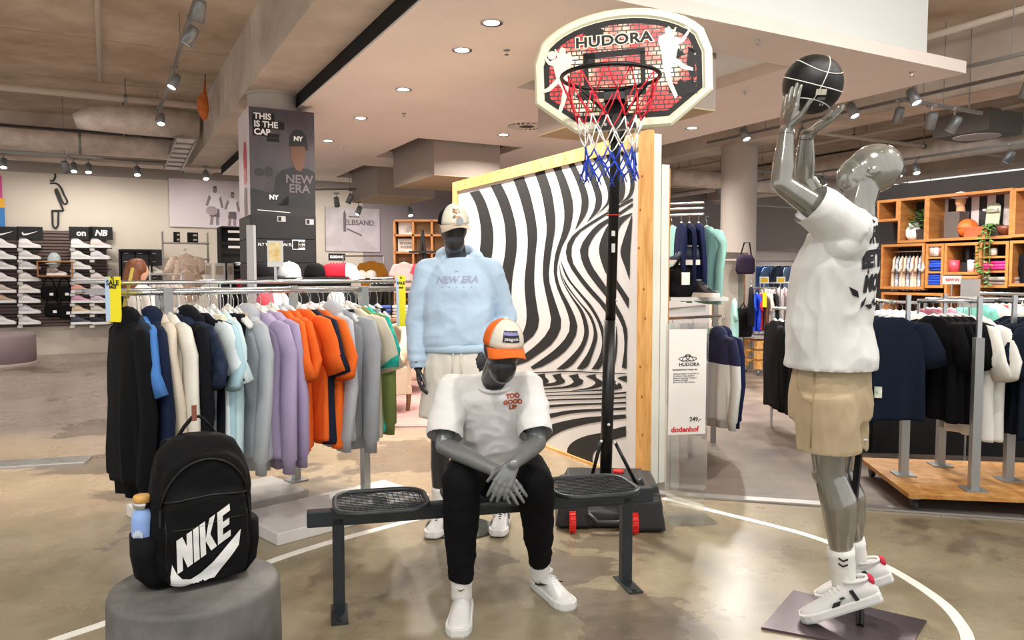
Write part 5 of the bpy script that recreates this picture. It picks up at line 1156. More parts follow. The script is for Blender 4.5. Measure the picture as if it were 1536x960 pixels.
LR = [(178, 'c3cfcb', 'long', 'pale mint long-sleeved top at the end of the rack beside the black hoodie'), (190, '0f1013', 'hoodie', 'black hoodie hanging at the end of the left rack'),
      (205, '26303f', 'tee', 'dark slate t-shirt squeezed behind the black hoodie'), (211, '4a7cc0', 'tee', 'bright blue t-shirt between black and navy hoodies'), (226, '18223a', 'hoodie', 'navy hoodie beside the bright blue t-shirt'),
      (240, 'd5c9b8', 'long', 'cream long-sleeved top beside the navy hoodie'), (252, 'e0ddd3', 'long', 'off-white long-sleeved top beside the cream one'), (266, '1f2838', 'tee', 'navy printed t-shirt beside the off-white top'),
      (280, '121318', 'hoodie', 'black hoodie behind the backpack handle'), (289, '16171c', 'trousers', 'black trousers beside the black hoodie behind the backpack'), (297, '1b1d24', 'tee', 'black t-shirt beside the black trousers'),
      (305, 'd7e2e6', 'tee', 'icy white t-shirt beside the black t-shirt'), (314, 'e6dcc4', 'trousers', 'cream trousers between white and light blue t-shirts'), (325, 'a9cbd8', 'tee', 'light blue t-shirt with visible sleeve'),
      (335, 'c3dcdf', 'tee', 'pale aqua t-shirt beside the light blue one'), (343, '14151a', 'folded', 'black folded trousers beside the pale aqua t-shirt'), (350, '1d1e23', 'folded', 'charcoal folded trousers beside the black ones'), (357, 'b3a68f', 'folded', 'khaki folded trousers beside the grey hoodie'),
      (371, 'aeb3ba', 'hoodie', 'light grey hoodie beside the lavender sweatshirts'), (391, 'a99cbc', 'sweat', 'lavender sweatshirt next to the light grey hoodie'), (407, 'a497ba', 'sweat', 'lavender sweatshirt next to the orange t-shirts'),
      (424, 'e4692a', 'tee', 'orange t-shirt touching the lavender sweatshirt'), (437, 'df6426', 'tee', 'second orange t-shirt from the lavender sweatshirt'), (452, 'e76b2b', 'tee', 'third orange t-shirt from the lavender sweatshirt'), (464, '1f2436', 'tee', 'navy t-shirt squeezed between orange t-shirts'),
      (479, 'e56929', 'tee', 'orange t-shirt touching the second grey hoodie'), (498, 'b0b4ba', 'hoodie', 'grey hoodie to the side of the last orange t-shirt'), (509, '9ea2a8', 'sweat', 'mid grey sweatshirt behind the grey hoodie'), (518, '20222e', 'folded', 'dark navy folded trousers beside the grey sweatshirt'),
      (526, 'cfc6b2', 'tee', 'stone coloured t-shirt beside the dark folded trousers'), (534, '75834c', 'long', 'olive green long-sleeved top near the rack end'), (544, '1fa592', 'tee', 'teal patterned t-shirt near the rack end'), (553, '8f9294', 'folded', 'grey folded trousers near the rack end'), (566, '1a1b1e', 'folded', 'black folded trousers at the end of the rack near the armchairs')]
random.seed(21)
for k, (px, col, kind, lab) in enumerate(LR):
    p = on_line(R0, R1, max(px, 190)) + (rp * .36 + rd * .12 if px < 185 else V(0, 0, 0)); garment(kind, col, p + V(0, 0, -.012), yaw0 + (random.uniform(-.22, .22) if px > 240 else random.uniform(-.06, .06) - .14), lab, 'garments on the left rack', k, random.uniform(1.0, 1.08) * (1.07 if kind in ('hoodie', 'sweat') else 1), mat=teal_m if 'teal' in lab else dots if 'printed' in lab else None)
cols2 = ['e6e2da', 'd9d4c9', 'eae6e0', 'cfd8d8', 'e3d9c8', 'c9cdd6', 'e8e4dc', 'd8cfc6', 'bcc8d8', 'e2dfd8', 'ddd3d6', 'e6e4e0', 'd4d0cb', 'e0d8cf']
for k, c_ in enumerate(cols2):
    p = (R0 + off).lerp(R1 + off, .26 + .7 * k / 13); garment(('tee', 'long')[k % 2], c_, p + V(0, 0, -.012), yaw0 + random.uniform(-.2, .2), 'pale top on the back rail of the left rack', 'pale tops on the back rail', k)
yel = M('sale_yellow', 'f0e21b', .5); skyb = M('sale_blue', 'b5cdea', .5)
def sale(px, py0, py1, P, label, wdt):
    t = thing('sale_sign', label, 'sign', V(P.x, P.y, P.z)); H_ = (py1 - py0) * P.y / FPX; z0 = HCAM - (py1 - 415) * P.y / FPX
    X = V(.97, -.24, 0) if px < 400 else V(.96, .28, 0); o = V(P.x, P.y - .05, z0 + H_ / 2)
    MB().box(o, (wdt, H_, .004), ax=(X, UP, X.cross(UP))).build('sign_board', yel, t, world=True); MB().box(o - X * wdt * .36 - X.cross(UP) * -.001, (wdt * .28, H_ * .96, .006), ax=(X, UP, X.cross(UP))).build('sign_stripe', skyb, t, world=True)
    i_ = t.matrix_basis.inverted()
    for s_, sz, dz in (('SALE', wdt * .4, H_ * .36), ('%', wdt * .3, H_ * .46), ('SALE', wdt * .22, H_ * .27)):
        tm = text_mb(s_, sz, .0012, 0); place(tm, i_ @ (o + UP * dz + X.cross(UP) * .0045), X, UP); tm.build('sign_lettering', M('print_black'), t)
sale(179, 415, 482, on_line(R0, R1, 178), 'yellow sale sign clipped to the rack end beside the black hoodie', .085)
sale(602, 414, 489, on_line(R0, R1, 603), 'yellow sale sign clipped to the rack end near the armchairs', .06)
t = thing('wooden_strip', 'thin yellow strip leaning across the end of the left rack', 'strip', on_line(R0, R1, 190))
MB().bar(at(182, 480, 3.72), at(199, 402, 3.8), .014, .008).build('strip_body', M('strip_yellow', 'c9b254', .5), t, world=True)
# sign holder standing above the rack
t = thing('sign_holder', 'small acrylic price sign holder standing on the left rack', 'sign', on_line(R0 + off, R1 + off, 414)); p = on_line(R0 + off, R1 + off, 414)
MB().tube([V(p.x, p.y, 1.42), V(p.x, p.y, 1.52)], .01, 8).build('stem', railm, t, world=True)
MB().box((p.x, p.y, 1.60), (.1, .012, .17), rz=.3).build('frame', M('acrylic_edge', 'c9ccca', .2), t, world=True); MB().box((p.x - .002, p.y - .0075, 1.61), (.075, .003, .12), rz=.3).build('sign_card', M('card_gold', 'c9a860', .5, col2='e0d3a8', vs=30), t, world=True)
# ------------------------------------------------------------ right clothes racks on an osb trolley
u_, v_ = V(.99, -.14, 0).normalized(), V(.14, .99, 0).normalized()
fl = flo(1363, 742, .12); osb = M('osb_board', 'a8702f', .6, col2='cf9a5a', vs=14, bump=.2, bs=40)
tr = thing('rack_trolley', 'low osb trolley board on casters carrying steel posts and rails', 'clothes rack', V(fl.x, fl.y, 0), math.atan2(u_.y, u_.x))
MB().bb(0, 1.7, 0, .95, .095, .125).build('board', osb, tr, bevel=.003)
for x in (.06, .85, 1.64):
    for y in (.08, .87): 
        w_ = MB().lathe([(.001, -.015), (.035, -.015), (.04, -.008), (.04, .008), (.035, .015), (.001, .015)], (x, y, .04), 16, ax=(V(0, 1, 0), UP, V(1, 0, 0))).build('caster', M('black_plastic'), tr); MB().box((x, y, .085), (.05, .05, .02)).build('caster_plate', gm, w_)
tri = tr.matrix_basis.inverted(); pst = M('post_steel')
posts = [flo(1355, 712, .125), flo(1460, 735, .125), flo(1410, 698, .125), flo(1512, 720, .125)]
for k, p in enumerate(posts):
    MB().box((p.x, p.y, .6), (.05, .05, .95), rz=math.atan2(u_.y, u_.x)).build('post', pst, tr, world=True); MB().box((p.x, p.y, .13), (.13, .13, .01), rz=math.atan2(u_.y, u_.x)).build('post_foot', pst, tr, world=True)
    MB().box((p.x, p.y, 1.18), (.025, .025, .3), rz=math.atan2(u_.y, u_.x)).build('post_extension', railm, tr, world=True)
zr = 1.29
rA0 = at(1376, 458, 5.05); rA0.z = zr; rA1 = at(1490, 460, 4.97); rA1.z = zr; MB().tube([rA0, rA1], .014, 12).build('rail', railm, tr, True, True)
rB0 = at(1342, 458, 4.78); rB0.z = zr; rB1 = rB0 + v_ * .95; MB().tube([rB0, rB1], .014, 12).build('rail', railm, tr, True, True)
rC0 = at(1600, 458, 4.6); rC0.z = zr; rC1 = rC0 + v_ * .95; MB().tube([rC0, rC1], .014, 12).build('rail', railm, tr, True, True)
MB().tube([rA1 + V(-.1, .5, 0), rA1 + V(.9, .36, 0)], .014, 12).build('rail', railm, tr, True, True)
gt = M('tag_green_white', 'e6e6e0', .6, col2='5d8a4a', vs=18)
nav = ['151c2b', '18202f', '141b29', '19212f', '131927', '161d2b']
for k in range(6): garment('tee', nav[k], rB0 + v_ * (.04 + k * .11) + V(0, 0, -.012), math.atan2(v_.y, v_.x), 'navy t-shirt hanging front-on beside the shooting mannequin', 'navy t-shirts by the shooting mannequin', k, .9, gt if k % 2 == 0 else None)
for k in range(6): garment('tee', nav[5 - k], rC0 + v_ * (.04 + k * .11) + V(0, 0, -.012), math.atan2(v_.y, v_.x) + .05, 'navy t-shirt hanging front-on past the white t-shirts', 'navy t-shirts past the white ones', k + 1, 1.0)
bl_ = ['0e0e11', '111114', '0d0d10', '121215', '0f0f12']
for k in range(5): garment('tee', bl_[k], on_line(rA0, rA1, 1402 + k * 11) + V(0, 0, -.012), math.atan2(u_.y, u_.x) + .35, 'black t-shirt seen edge-on between navy and white t-shirts', 'black t-shirts on the right rack', k, .93, gt)
for k, lab in enumerate(('white t-shirt with green tag next to the black t-shirts', 'white t-shirt behind the tagged white one')): garment('tee', 'e4e2dc', on_line(rA0, rA1, 1456 + k * 15) + V(0, -.02, -.012), math.atan2(u_.y, u_.x) + .15, lab, None, k, 1.05, gt if k == 0 else None)
t = thing('display_box', 'low black display box behind the right clothes rack', 'box', V(3.65, 6.1, 0)); MB().box((3.65, 6.1, .3), (1.6, .05, .6), rz=-.14).build('front_board', M('black_board', '0a0a0b', .7), t, world=True); MB().box((3.7, 6.4, .59), (1.6, .6, .03), rz=-.14).build('top_board', M('black_board'), t, world=True)
for x in (2.95, 4.4): MB().box((x + .05, 6.3 + (-.1 if x > 3.5 else .1), .3), (.03, .5, .57), rz=-.14).build('side_board', M('black_board'), t, world=True)
# ------------------------------------------------------------ helpers for things on far planes
def onT(px, py, t): r = ray(px, py); k = t / (r.x * AX.x + r.y * AX.y); return V(r.x * k, r.y * k, HCAM + r.z * k)
def onD(px, py, d): r = ray(px, py); k = d / (r.x * BX.x + r.y * BX.y); return V(r.x * k, r.y * k, HCAM + r.z * k)
NB = -AX                               # towards the camera from the back wall
def dz_(px, py, t): p = onT(px, py, t); return p.dot(BX), p.z
def board_on_wall(name, label, cat, x0, y0, x1, y1, t, th, m, part='panel_face'):
    (d0, z1), (d1, z0) = dz_(x0, y0, t), dz_(x1, y1, t); o = thing(name, label, cat, ab(t, (d0 + d1) / 2, z0))
    abbox(t, t + th, d0, d1, z0, z1).build(part, m, o, world=True); return o, d0, d1, z0, z1
def wallflat(o, polys, t, d0, z0, sx, sz, name, m, lift=.004):
    """flat print on a wall plane; polygon coords 0..1"""
    inv = o.matrix_basis.inverted()
    for k, p in enumerate(polys):
        MB().add([inv @ ab(t - lift, d0 + x * sx, z0 + y * sz) for x, y in p], [tuple(range(len(p)))]).build(name, m, o)
def walltext(o, s, size, t, d, z, m, bold=0, shear=0, name='lettering', lift=.006, align='CENTER'):
    tm = text_mb(s, size, bold, shear, align); place(tm, o.matrix_basis.inverted() @ ab(t - lift, d, z), BX, UP); return tm.build(name, m, o)
def circ(cx, cy, rx, ry, n=16): return [(cx + rx * math.cos(2 * PI * i / n), cy + ry * math.sin(2 * PI * i / n)) for i in range(n)]
pw = M('print_white', 'efeeec', .6)
# ------------------------------------------------------------ column cladding with the cap poster
TF = 8.64; cl_ = thing('column_cladding', 'tall square column cladding with a dark cap advertising poster', 'column display', ab(9, 1.75))
d0c, d1c, zt = 1.40, 2.10, 3.28
slat_b = M('black_slat', '17161a', .55); abbox(TF, 9.36, d0c, d1c, 0, 2.12).build('black_base', M('black_board'), cl_, world=True)
for k in range(8):
    abbox(TF - .012, TF, d0c, d1c, .05 + k * .26, .05 + k * .26 + .25).build('panel_board', slat_b, cl_, world=True); abbox(TF, 9.36, d0c - .012, d0c, .05 + k * .26, .05 + k * .26 + .25).build('panel_board', M('dark_grey_slat', '3b383a', .5), cl_, world=True)
ps = abbox(TF, 9.36, d0c, d1c, 2.12, zt).build('poster_front', M('poster_dusk', '2c282d', .45, col2='5b5059', vs=1.2, stretch=(1, 1, .5)), cl_, world=True)
abbox(TF + .005, 9.36, d0c - .004, d0c, 2.12, zt).build('poster_side', M('poster_pale', 'c9c0c6', .5, col2='e3d9dd', vs=1.5), cl_, world=True)
W_, H_ = d1c - d0c, zt - 2.12
def cp_(polys, m, nm, lf=.004): wallflat(cl_, polys, TF, d0c, 2.12, W_, H_, nm, m, lf)
cp_([[(.0, .0), (1, 0), (1, .22), (.75, .26), (.4, .2), (0, .25)]], M('poster_ground', '1d1b1e', .5), 'poster_print', .003)
cp_([circ(.14, .4, .08, .04), circ(.28, .41, .07, .05)], M('poster_trees', '2a2629', .5), 'poster_print', .0035)
cp_([[(.36, .18), (.38, .36), (.48, .43), (.62, .46), (.9, .46), (1, .42), (1, .15)]], M('poster_shirt', '17161b', .5), 'poster_figure', .004)
cp_([[(.62, .64), (.63, .53), (.7, .44), (.78, .43), (.84, .5), (.86, .64), (.85, .7), (.63, .7)]], M('poster_skin', '6b4634', .5), 'poster_figure', .005)
cp_([[(.6, .66), (.61, .76), (.68, .82), (.8, .82), (.87, .76), (.9, .64), (.86, .62), (.84, .67), (.62, .66)]], M('poster_cap', '15161c', .5), 'poster_figure', .006)
cp_([[(.3, .1), (.31, .2), (.38, .25), (.5, .25), (.58, .18), (.58, .1)], [(.4, .1), (1, .08), (1, .2), (.62, .22)]], M('poster_cap', '15161c'), 'poster_figure', .006)
for s_, sz, x, y in (('NY', .07, .74, .735), ('NY', .07, .35, .17), ('NEW', .13, .75, .35), ('ERA', .13, .75, .26)): walltext(cl_, s_, sz, TF, d0c + x * W_, 2.12 + y * H_, M('print_mauve', '6a6066', .5) if sz > .1 else pw, .003, lift=.009)
for k, s_ in enumerate(('THIS', 'IS THE', 'CAP')):
    y = .915 - k * .072; wd = .075 * len(s_) + .03; cp_([[(.05, y - .036), (.05 + wd, y - .036), (.05 + wd, y + .036), (.05, y + .036)]], M('print_black'), 'headline_block', .005); walltext(cl_, s_, .09, TF, d0c + .07 * W_, 2.12 + y * H_, pw, .003, align='LEFT', lift=.008)
cp_([[(.26, .73), (.45, .73), (.45, .765), (.26, .765)], [(.26, .69), (.45, .69), (.45, .725), (.26, .725)]], M('print_black'), 'headline_block', .005)
cp_([[(.1, .045), (.6, .03), (.6, .036), (.1, .051)]], pw, 'print_rule')
for x, y in ((.46, -.03), (.9, -.05)):
    dd, zz = d0c + x * W_, 2.12 + y * H_; abbox(TF - .016, TF - .012, dd - .045, dd + .045, zz - .03, zz + .03).build('small_logo', M('print_silver', 'b9b6b8', .5), cl_, world=True); abbox(TF - .018, TF - .016, dd - .035, dd - .002, zz - .022, zz + .022).build('logo_field', M('print_black'), cl_, world=True)
walltext(cl_, 'FLY YOUR OWN FLAG', .042, TF - .012, d0c + .4 * W_, 1.80, pw, .001)
abbox(TF - .016, TF - .012, d0c + .62 * W_, d0c + .82 * W_, 1.75, 1.86).build('flag_logo', pw, cl_, world=True); abbox(TF - .019, TF - .016, d0c + .63 * W_, d0c + .715 * W_, 1.76, 1.85).build('logo_field', M('print_black'), cl_, world=True); walltext(cl_, 'NEW\nERA', .04, TF - .016, d0c + .768 * W_, 1.805, M('print_black'), .002)
wallflat(cl_, [[(.3, .12), (.55, .15), (.62, .4), (.5, .6), (.35, .62), (.3, .4)]], TF, d0c, 2.12, .001, 1, 'poster_print', pw)
for k, (y0, y1, c_) in enumerate(((2.65, 2.95, 'c4515a'), (2.5, 2.66, 'd98a90'), (2.15, 2.45, '8d8488'))):
    MB().add([cl_.matrix_basis.inverted() @ ab(t_, d0c - .008, z_) for t_, z_ in ((8.8, y0), (8.98, y0 - .03), (9.02, (y0 + y1) / 2), (8.95, y1), (8.82, y1 - .03))], [(0, 1, 2, 3, 4)]).build('poster_print', M('poster_blush_%d' % k, c_, .5), cl_)
# ------------------------------------------------------------ shoe wall
TS = 16.38
(sd0, sz1), (sd1, sz0) = dz_(-40, 343, TS), dz_(163, 487, TS)
sw = thing('shoe_wall', 'dark brown slatted shoe display panel with brand plates and small shelves', 'display wall', ab(TS, (sd0 + sd1) / 2))
abbox(TS + .02, 16.49, sd0, sd1, sz0, sz1).build('back_panel', M('slat_backing', '2b2322', .7), sw, world=True)  # dark backing seen between the slats
mb = MB(); ns = 30
for k in range(ns): z = sz0 + (sz1 - sz0) * (k + .5) / ns; mb.box(ab(TS + .01, (sd0 + sd1) / 2, z), (.02, sd1 - sd0, (sz1 - sz0) / ns * .7), ax=(AX, BX, UP))
mb.build('slats', M('slat_brown', '6d5a55', .55), sw, world=True, kind='stuff')
swm = thing('tmp', 'x', 'x'); SHM = {}
def mini_shoe(loc, yaw, col, label, group=None, k=1.0, sole='efeeea'):
    t = thing('display_shoe', label, 'shoe', loc, yaw, group)
    if 'u' not in SHM:
        mb = MB(); n = 14; mb.loft([[V(x, w * math.cos(PI * 2 * j / n), .028 + (h * (1.35 if x < -.04 else 1.2 if x < .02 else 1) - .028) * max(0, math.sin(PI * 2 * j / n)) ** .7) for j in range(n)] for x, w, h in SHOE_R]); SHM['u'] = mb.mesh('u'); SHM['u'].shade_smooth(); SHM['u'].materials.append(sneaker)
        mb = MB(); ol = [(x * 1.03, w + .006) for x, w, h in SHOE_R]; out = ol + [(x, -w) for x, w in reversed(ol)]; mb.loft([[V(x, y, 0) for x, y in out], [V(x, y, .034) for x, y in out]]); SHM['s'] = mb.mesh('s'); SHM['s'].materials.append(sole_w)
        mb = MB()
        for i in range(4): x = -.02 + i * .02; z = .1 - i * .009; mb.tube([V(x, -.026, z - .008), V(x, 0, z + .006), V(x, .026, z - .008)], .004, 5)
        mb.tube([V(-.09 + .042 * math.cos(a), .028 * math.sin(a), .126) for a in [2 * PI * i / 14 for i in range(14)]], .007, 5, loop=True); SHM['l'] = mb.mesh('l'); SHM['l'].materials.append(sole_w)
    for nm, key, c in (('upper', 'u', col), ('sole', 's', sole), ('laces', 'l', '8d8a8c')):
        o = obj(nm, SHM[key], t); o.material_slots[0].link = 'OBJECT'; o.material_slots[0].material = M('shoe_' + c, c, .55)
    t.scale = (k, k, k * 1.2); return t
bpy.data.objects.remove(swm)
rows_y = [366, 383, 398, 416, 433, 448, 464, 480]; colx = [8, 45, 122, 151]
plates = ['the first swoosh plate', 'the second swoosh plate', 'the plate with the round mark', 'the plate with slanted letters']
ordn = ['top', 'second', 'third', 'fourth', 'fifth', 'sixth', 'seventh', 'bottom']
pal = [['e9e7e6', 'e4e2e2', 'dcd8d6', 'e8e6e4', 'cdbfb6', 'c9ab93', None, 'ebeae8'], ['e8e6e6', 'd9d7d8', 'cfcdd0', 'e6dfd8', 'e9e4dc', 'e6e4e4', 'd6d2d4', 'dddadb'], ['eceae8', 'e6e6e4', 'e9e8e8', 'e2e0e0', 'e0a79b', 'd9a9bd', 'dcc3a4', '4a4a5c'], ['ead9d6', 'dfdcdf', None, 'dcd3d0', 'd6cfd2', 'd9c8d6', 'd8d2c6', '2f2f37']]
gtag = M('price_card', 'c9c6c2', .6)
for ci, px in enumerate(colx):
    p0 = onT(px, 350, TS); abbox(TS - .02, TS, p0.dot(BX) - .2, p0.dot(BX) + .2, p0.z - .12, p0.z + .12).build('brand_plate', M('print_black'), sw, world=True)
    if ci < 2: wallflat(sw, [[(0, .5), (.1, .2), (.3, .25), (1, .8), (.3, .45), (.12, .42), (.1, .7)]], TS - .02, p0.dot(BX) - .13, p0.z - .07, .26, .14, 'plate_logo', pw)
    else: walltext(sw, 'on' if ci == 2 else 'NB', .15, TS - .02, p0.dot(BX), p0.z, pw, .006, 0 if ci == 2 else .25, 'plate_logo')
    for ri, py in enumerate(rows_y):
        p = onT(px, py + 6, TS); dd = p.dot(BX)
        abbox(TS - .15, TS, dd - .19, dd + .19, p.z - .012, p.z).build('shelf', M('shelf_dark', '1c1a1b', .5), sw, world=True)
        abbox(TS - .155, TS - .15, dd - .18, dd - .1, p.z - .06, p.z - .012).build('price_card', gtag, sw, world=True)
        c_ = pal[ci][ri]
        if c_: mini_shoe(ab(TS - .08, dd, p.z), TH + .12, c_, '%s shoe on the %s shelf below %s' % ({'e0a79b': 'coral', 'd9a9bd': 'pink', 'dcc3a4': 'sand', '4a4a5c': 'dark blue', '2f2f37': 'black', 'c9ab93': 'tan', 'cdbfb6': 'beige'}.get(c_, 'white'), ordn[ri], plates[ci]), 'shoes on the shoe wall', 1.12, 'f0efed')
# wooden box shelf with a shoe, head display and bags on the shoe wall
p = onT(84, 413, TS); dd, zz = p.dot(BX), p.z; wb = thing('box_shelf', 'small wooden box shelf holding one shoe on the shoe wall', 'shelf', ab(TS, dd, zz)); wood_s = M('oak_shelf', 'b07a4a', .55, var=.15, vs=6)
for a0, a1, b0, b1 in ((-.28, .28, -.02, 0), (-.28, .28, .24, .26), (-.28, -.26, 0, .24), (.26, .28, 0, .24)): abbox(TS - .25, TS, dd + a0, dd + a1, zz + b0, zz + b1).build('board', wood_s, wb, world=True)
mini_shoe(ab(TS - .14, dd + .02, zz), TH, 'b9a9a4', 'greyish low shoe inside the wooden box shelf', None, 1.05)
p = onT(82, 391, TS); hm = thing('baseball_cap', 'white patterned cap on a small head display above the wooden box shelf', 'cap', ab(TS - .13, p.dot(BX), p.z - .2))
MB().ell((0, 0, .2), (.11, .12, .15), n=16, m=10).build('head_form', M('patterned_cap', 'd8dcdc', .7, col2='8fa3a4', vs=25), hm, True); MB().lathe([(.09, 0), (.09, .02), (.03, .03), (.03, .07)], n=16).build('stand_base', gm, hm); MB().ell((0, -.12, .14), (.09, .07, .015), n=14, m=6).build('brim', M('patterned_cap'), hm, True)
for k, (px, py, nm_) in enumerate(((74, 437, 'upper black bag beside the price tags under the wooden box shelf'), (97, 437, 'upper black bag nearest the coral shoe under the wooden box shelf'), (79, 463, 'lower black bag hanging under the strapped one'), (99, 465, 'lower black bag nearest the sand shoe'))):
    p = onT(px, py, TS); bgt = thing('shoulder_bag', nm_, 'bag', ab(TS - .09, p.dot(BX), p.z - .15), TH)
    MB().loft([sup(a, .12, z, 2.6, 20) for a, z in ((.2, 0), (.25, .03), (.26, .14), (.24, .22), (.18, .25))]).build('pouch', nyl, bgt, True); MB().tube([V(-.1, 0, .22), V(-.06, 0, .36), V(0, .02, .4), V(.06, 0, .36), V(.1, 0, .22)], .012, 6).build('strap', nyl, bgt, True); MB().box((.04, -.065, .1), (.06, .004, .05)).build('label_patch', pw, bgt)
# outline figure on the wall
fg = thing('wall_pictogram', 'black line drawing of a woman on the cream wall above the shoes', 'wall sign', onT(85, 300, 16.48)); lm = M('line_black', '2b2a2a', .6)
def wl_(pts): MB().tube([onT(x, y, 16.47) for x, y in crom([(a, b) for a, b in pts], 5)] if False else [onT(*q, 16.47) for q in [(v.x, v.y) for v in crom([V(a, b, 0) for a, b in pts], 5)]], .018, 6).build('line', lm, fg, True, True)
wl_([(74, 258), (80, 257), (83, 264), (80, 271), (75, 271)]); wl_([(75, 275), (84, 275), (91, 281), (96, 292), (101, 302), (98, 306), (94, 303), (90, 294), (86, 285), (84, 284), (83, 287)]); wl_([(83, 287), (88, 299), (92, 308), (95.5, 316)]); wl_([(95.5, 316), (90, 316), (84, 316), (77.5, 316)]); wl_([(78.5, 316), (79, 328), (79.5, 338), (83, 342), (87, 338), (87.5, 328), (88, 316)])
# pouf
pf = thing('pouf', 'low round mauve upholstered pouf in front of the shoe wall', 'pouf', V(-8.62, 12.6, 0)); MB().lathe([(.57, .02), (.6, .05), (.6, .46), (.57, .5), (.5, .51), (.001, .51)], n=40).build('upholstery', M('mauve_velvet', '8b7a7e', .9, var=.06), pf, True); MB().lathe([(.62, 0), (.62, .03), (.001, .03)], n=32).build('plinth_ring', M('pink_base', 'c7b3ae', .7), pf)
# far-left poster edge
o, *_ = board_on_wall('wall_poster', 'pink, yellow and blue poster at the edge of the shoe wall', 'poster', -30, 262, 5, 340, 16.46, .03, M('poster_pink', 'd94b96', .6), 'poster_sheet'); d_, z_ = dz_(5, 262, 16.46); d2, z2 = dz_(-30, 340, 16.46)
abbox(16.455, 16.46, d2, d_, z2 + .35, z2 + .52).build('colour_band', M('poster_yellow', 'f0b42b', .6), o, world=True); abbox(16.455, 16.46, d2, d_, z2, z2 + .35).build('colour_band', M('poster_blue', '3f86c9', .6), o, world=True)
# pale poster with three figures
o, a0, a1, z0, z1 = board_on_wall('wall_poster', 'large pale pink poster of three young players on the back wall', 'poster', 253, 267, 372, 343, 16.44, .03, M('poster_blush', 'd9cdd2', .6, col2='e9dfe2', vs=.6), 'poster_sheet')
inkg = M('poster_grey_ink', '6d6269', .6); skn = M('poster_grey_skin', '92858a', .6); hr = M('poster_hair', '3d3639', .6); whp = M('poster_white', 'ece4e8', .6)
def fig(x, y, s, gap):
    def T(ps): return [(x + a * s * .62, y + b * s) for a, b in ps]
    Q = lambda ps, m, l: wallflat(o, [T(p) for p in ps], 16.44, a0, z0, a1 - a0, z1 - z0, 'poster_figure', m, l)
    Q([[(-.1, 0), (-.02, 0), (.02, .3), (-.06, .3)], [(.06, 0), (.14, 0), (.14, .3), (.06, .3)]], skn, .004); Q([[(-.1, .22), (.16, .2), (.15, .45), (-.05, .48)]], inkg, .005); Q([[(-.08, .42), (.18, .42), (.2, .76), (.05, .82), (-.1, .78)]], whp, .006); Q([[(-.1, .78), (-.2, .5), (-.14, .48), (-.05, .7)], [(.2, .76), (.26, .45), (.2, .44), (.15, .68)]], skn, .007); Q([circ(.05, .9, .055, .08)], skn, .008); Q([[(-.01, .93), (.02, 1.0), (.09, 1.0), (.11, .93), (.09, .96), (.01, .96)]], hr, .009)
fig(.55, .06, .82, 0); fig(.78, .05, .72, 0); fig(.95, .05, .62, 0)
Q_ = circ(.53, .36, .075, .1); wallflat(o, [Q_], 16.44, a0, z0, a1 - a0, z1 - z0, 'poster_figure', M('poster_ball', 'b7a3aa', .6), .011)
# grey landscape poster
o, a0, a1, z0, z1 = board_on_wall('wall_poster', 'grey photo poster of a pier with lettering right of the column', 'poster', 488, 310, 570, 378, 16.44, .03, M('poster_mist', 'd6ccd0', .6, col2='b3a8ac', vs=1.5), 'poster_sheet')
wallflat(o, [[(.38, .55), (.42, .58), (.95, .05), (.6, .0), (.38, .5)], [(0, .3), (.35, .5), (.3, .15), (0, .1)]], 16.44, a0, z0, a1 - a0, z1 - z0, 'poster_print', M('poster_pier', 'c3b8bc', .6), .004); wallflat(o, [[(.32, .45), (.37, .45), (.37, .85), (.34, .95), (.32, .85)], [(.42, .78), (.62, .78), (.62, .81), (.42, .81)], [(.38, .5), (.66, .35), (.66, .39), (.38, .54)]], 16.44, a0, z0, a1 - a0, z1 - z0, 'poster_print', M('poster_posts', '6a6166', .6), .005)
walltext(o, 'ELBSAND.', .16, 16.44, a0 + (a1 - a0) * .63, z0 + (z1 - z0) * .66, M('poster_posts'), .004)
o, a0, a1, z0, z1 = board_on_wall('brand_sign', 'small black brand sign under the grey pier poster', 'sign', 493, 380, 518, 391, 15.9, .03, M('print_black'), 'sign_face'); walltext(o, 'ELBSAND', .07, 15.9, (a0 + a1) / 2, (z0 + z1) / 2, pw, .003)
# ------------------------------------------------------------ shoe-box niche
TN = 16.1; (n0, nz1), (n1, nz0) = dz_(178, 374, TN), dz_(230, 446, TN); ni = thing('shoe_niche', 'black open cabinet of shoe boxes beside the shoe wall', 'cabinet', ab(TN, (n0 + n1) / 2))
for q in ((n0, n1, nz1 - .03, nz1), (n0, n0 + .03, 0, nz1), (n1 - .03, n1, 0, nz1), (n0, n1, nz0 + (nz1 - nz0) * .3, nz0 + (nz1 - nz0) * .3 + .03)): abbox(TN, TN + .35, *q).build('cabinet_board', M('black_board'), ni, world=True)
abbox(TN + .35, TN + .37, n0, n1, 0, nz1).build('cabinet_back', M('black_board'), ni, world=True); zsh = nz0 + (nz1 - nz0) * .3 + .03
for i in range(3):
    for j in range(4):
        c = ab(TN + .2, n0 + .16 + i * .235, zsh + j * .155); bx2 = thing('shoe_box', 'black shoe box in the niche beside the shoe wall', 'box', c, TH, 'shoe boxes in the niche')
        if i == 2 and j == 1: COL.objects.unlink(bx2); bpy.data.objects.remove(bx2); mini_shoe(ab(TN + .1, n0 + .16 + i * .235, zsh + j * .155 + .002), TH, 'd3cbbd', 'cream shoe among black shoe boxes in the niche'); continue
        MB().box((0, 0, .065), (.22, .28, .13)).build('box_body', M('box_black', '1d1d20', .6), bx2); MB().box((0, -.002, .135), (.225, .285, .03)).build('lid', M('box_lid', '26262a', .6), bx2); MB().box((-.04, -.142, .07), (.08, .004, .012)).build('box_label', M('print_silver'), bx2)
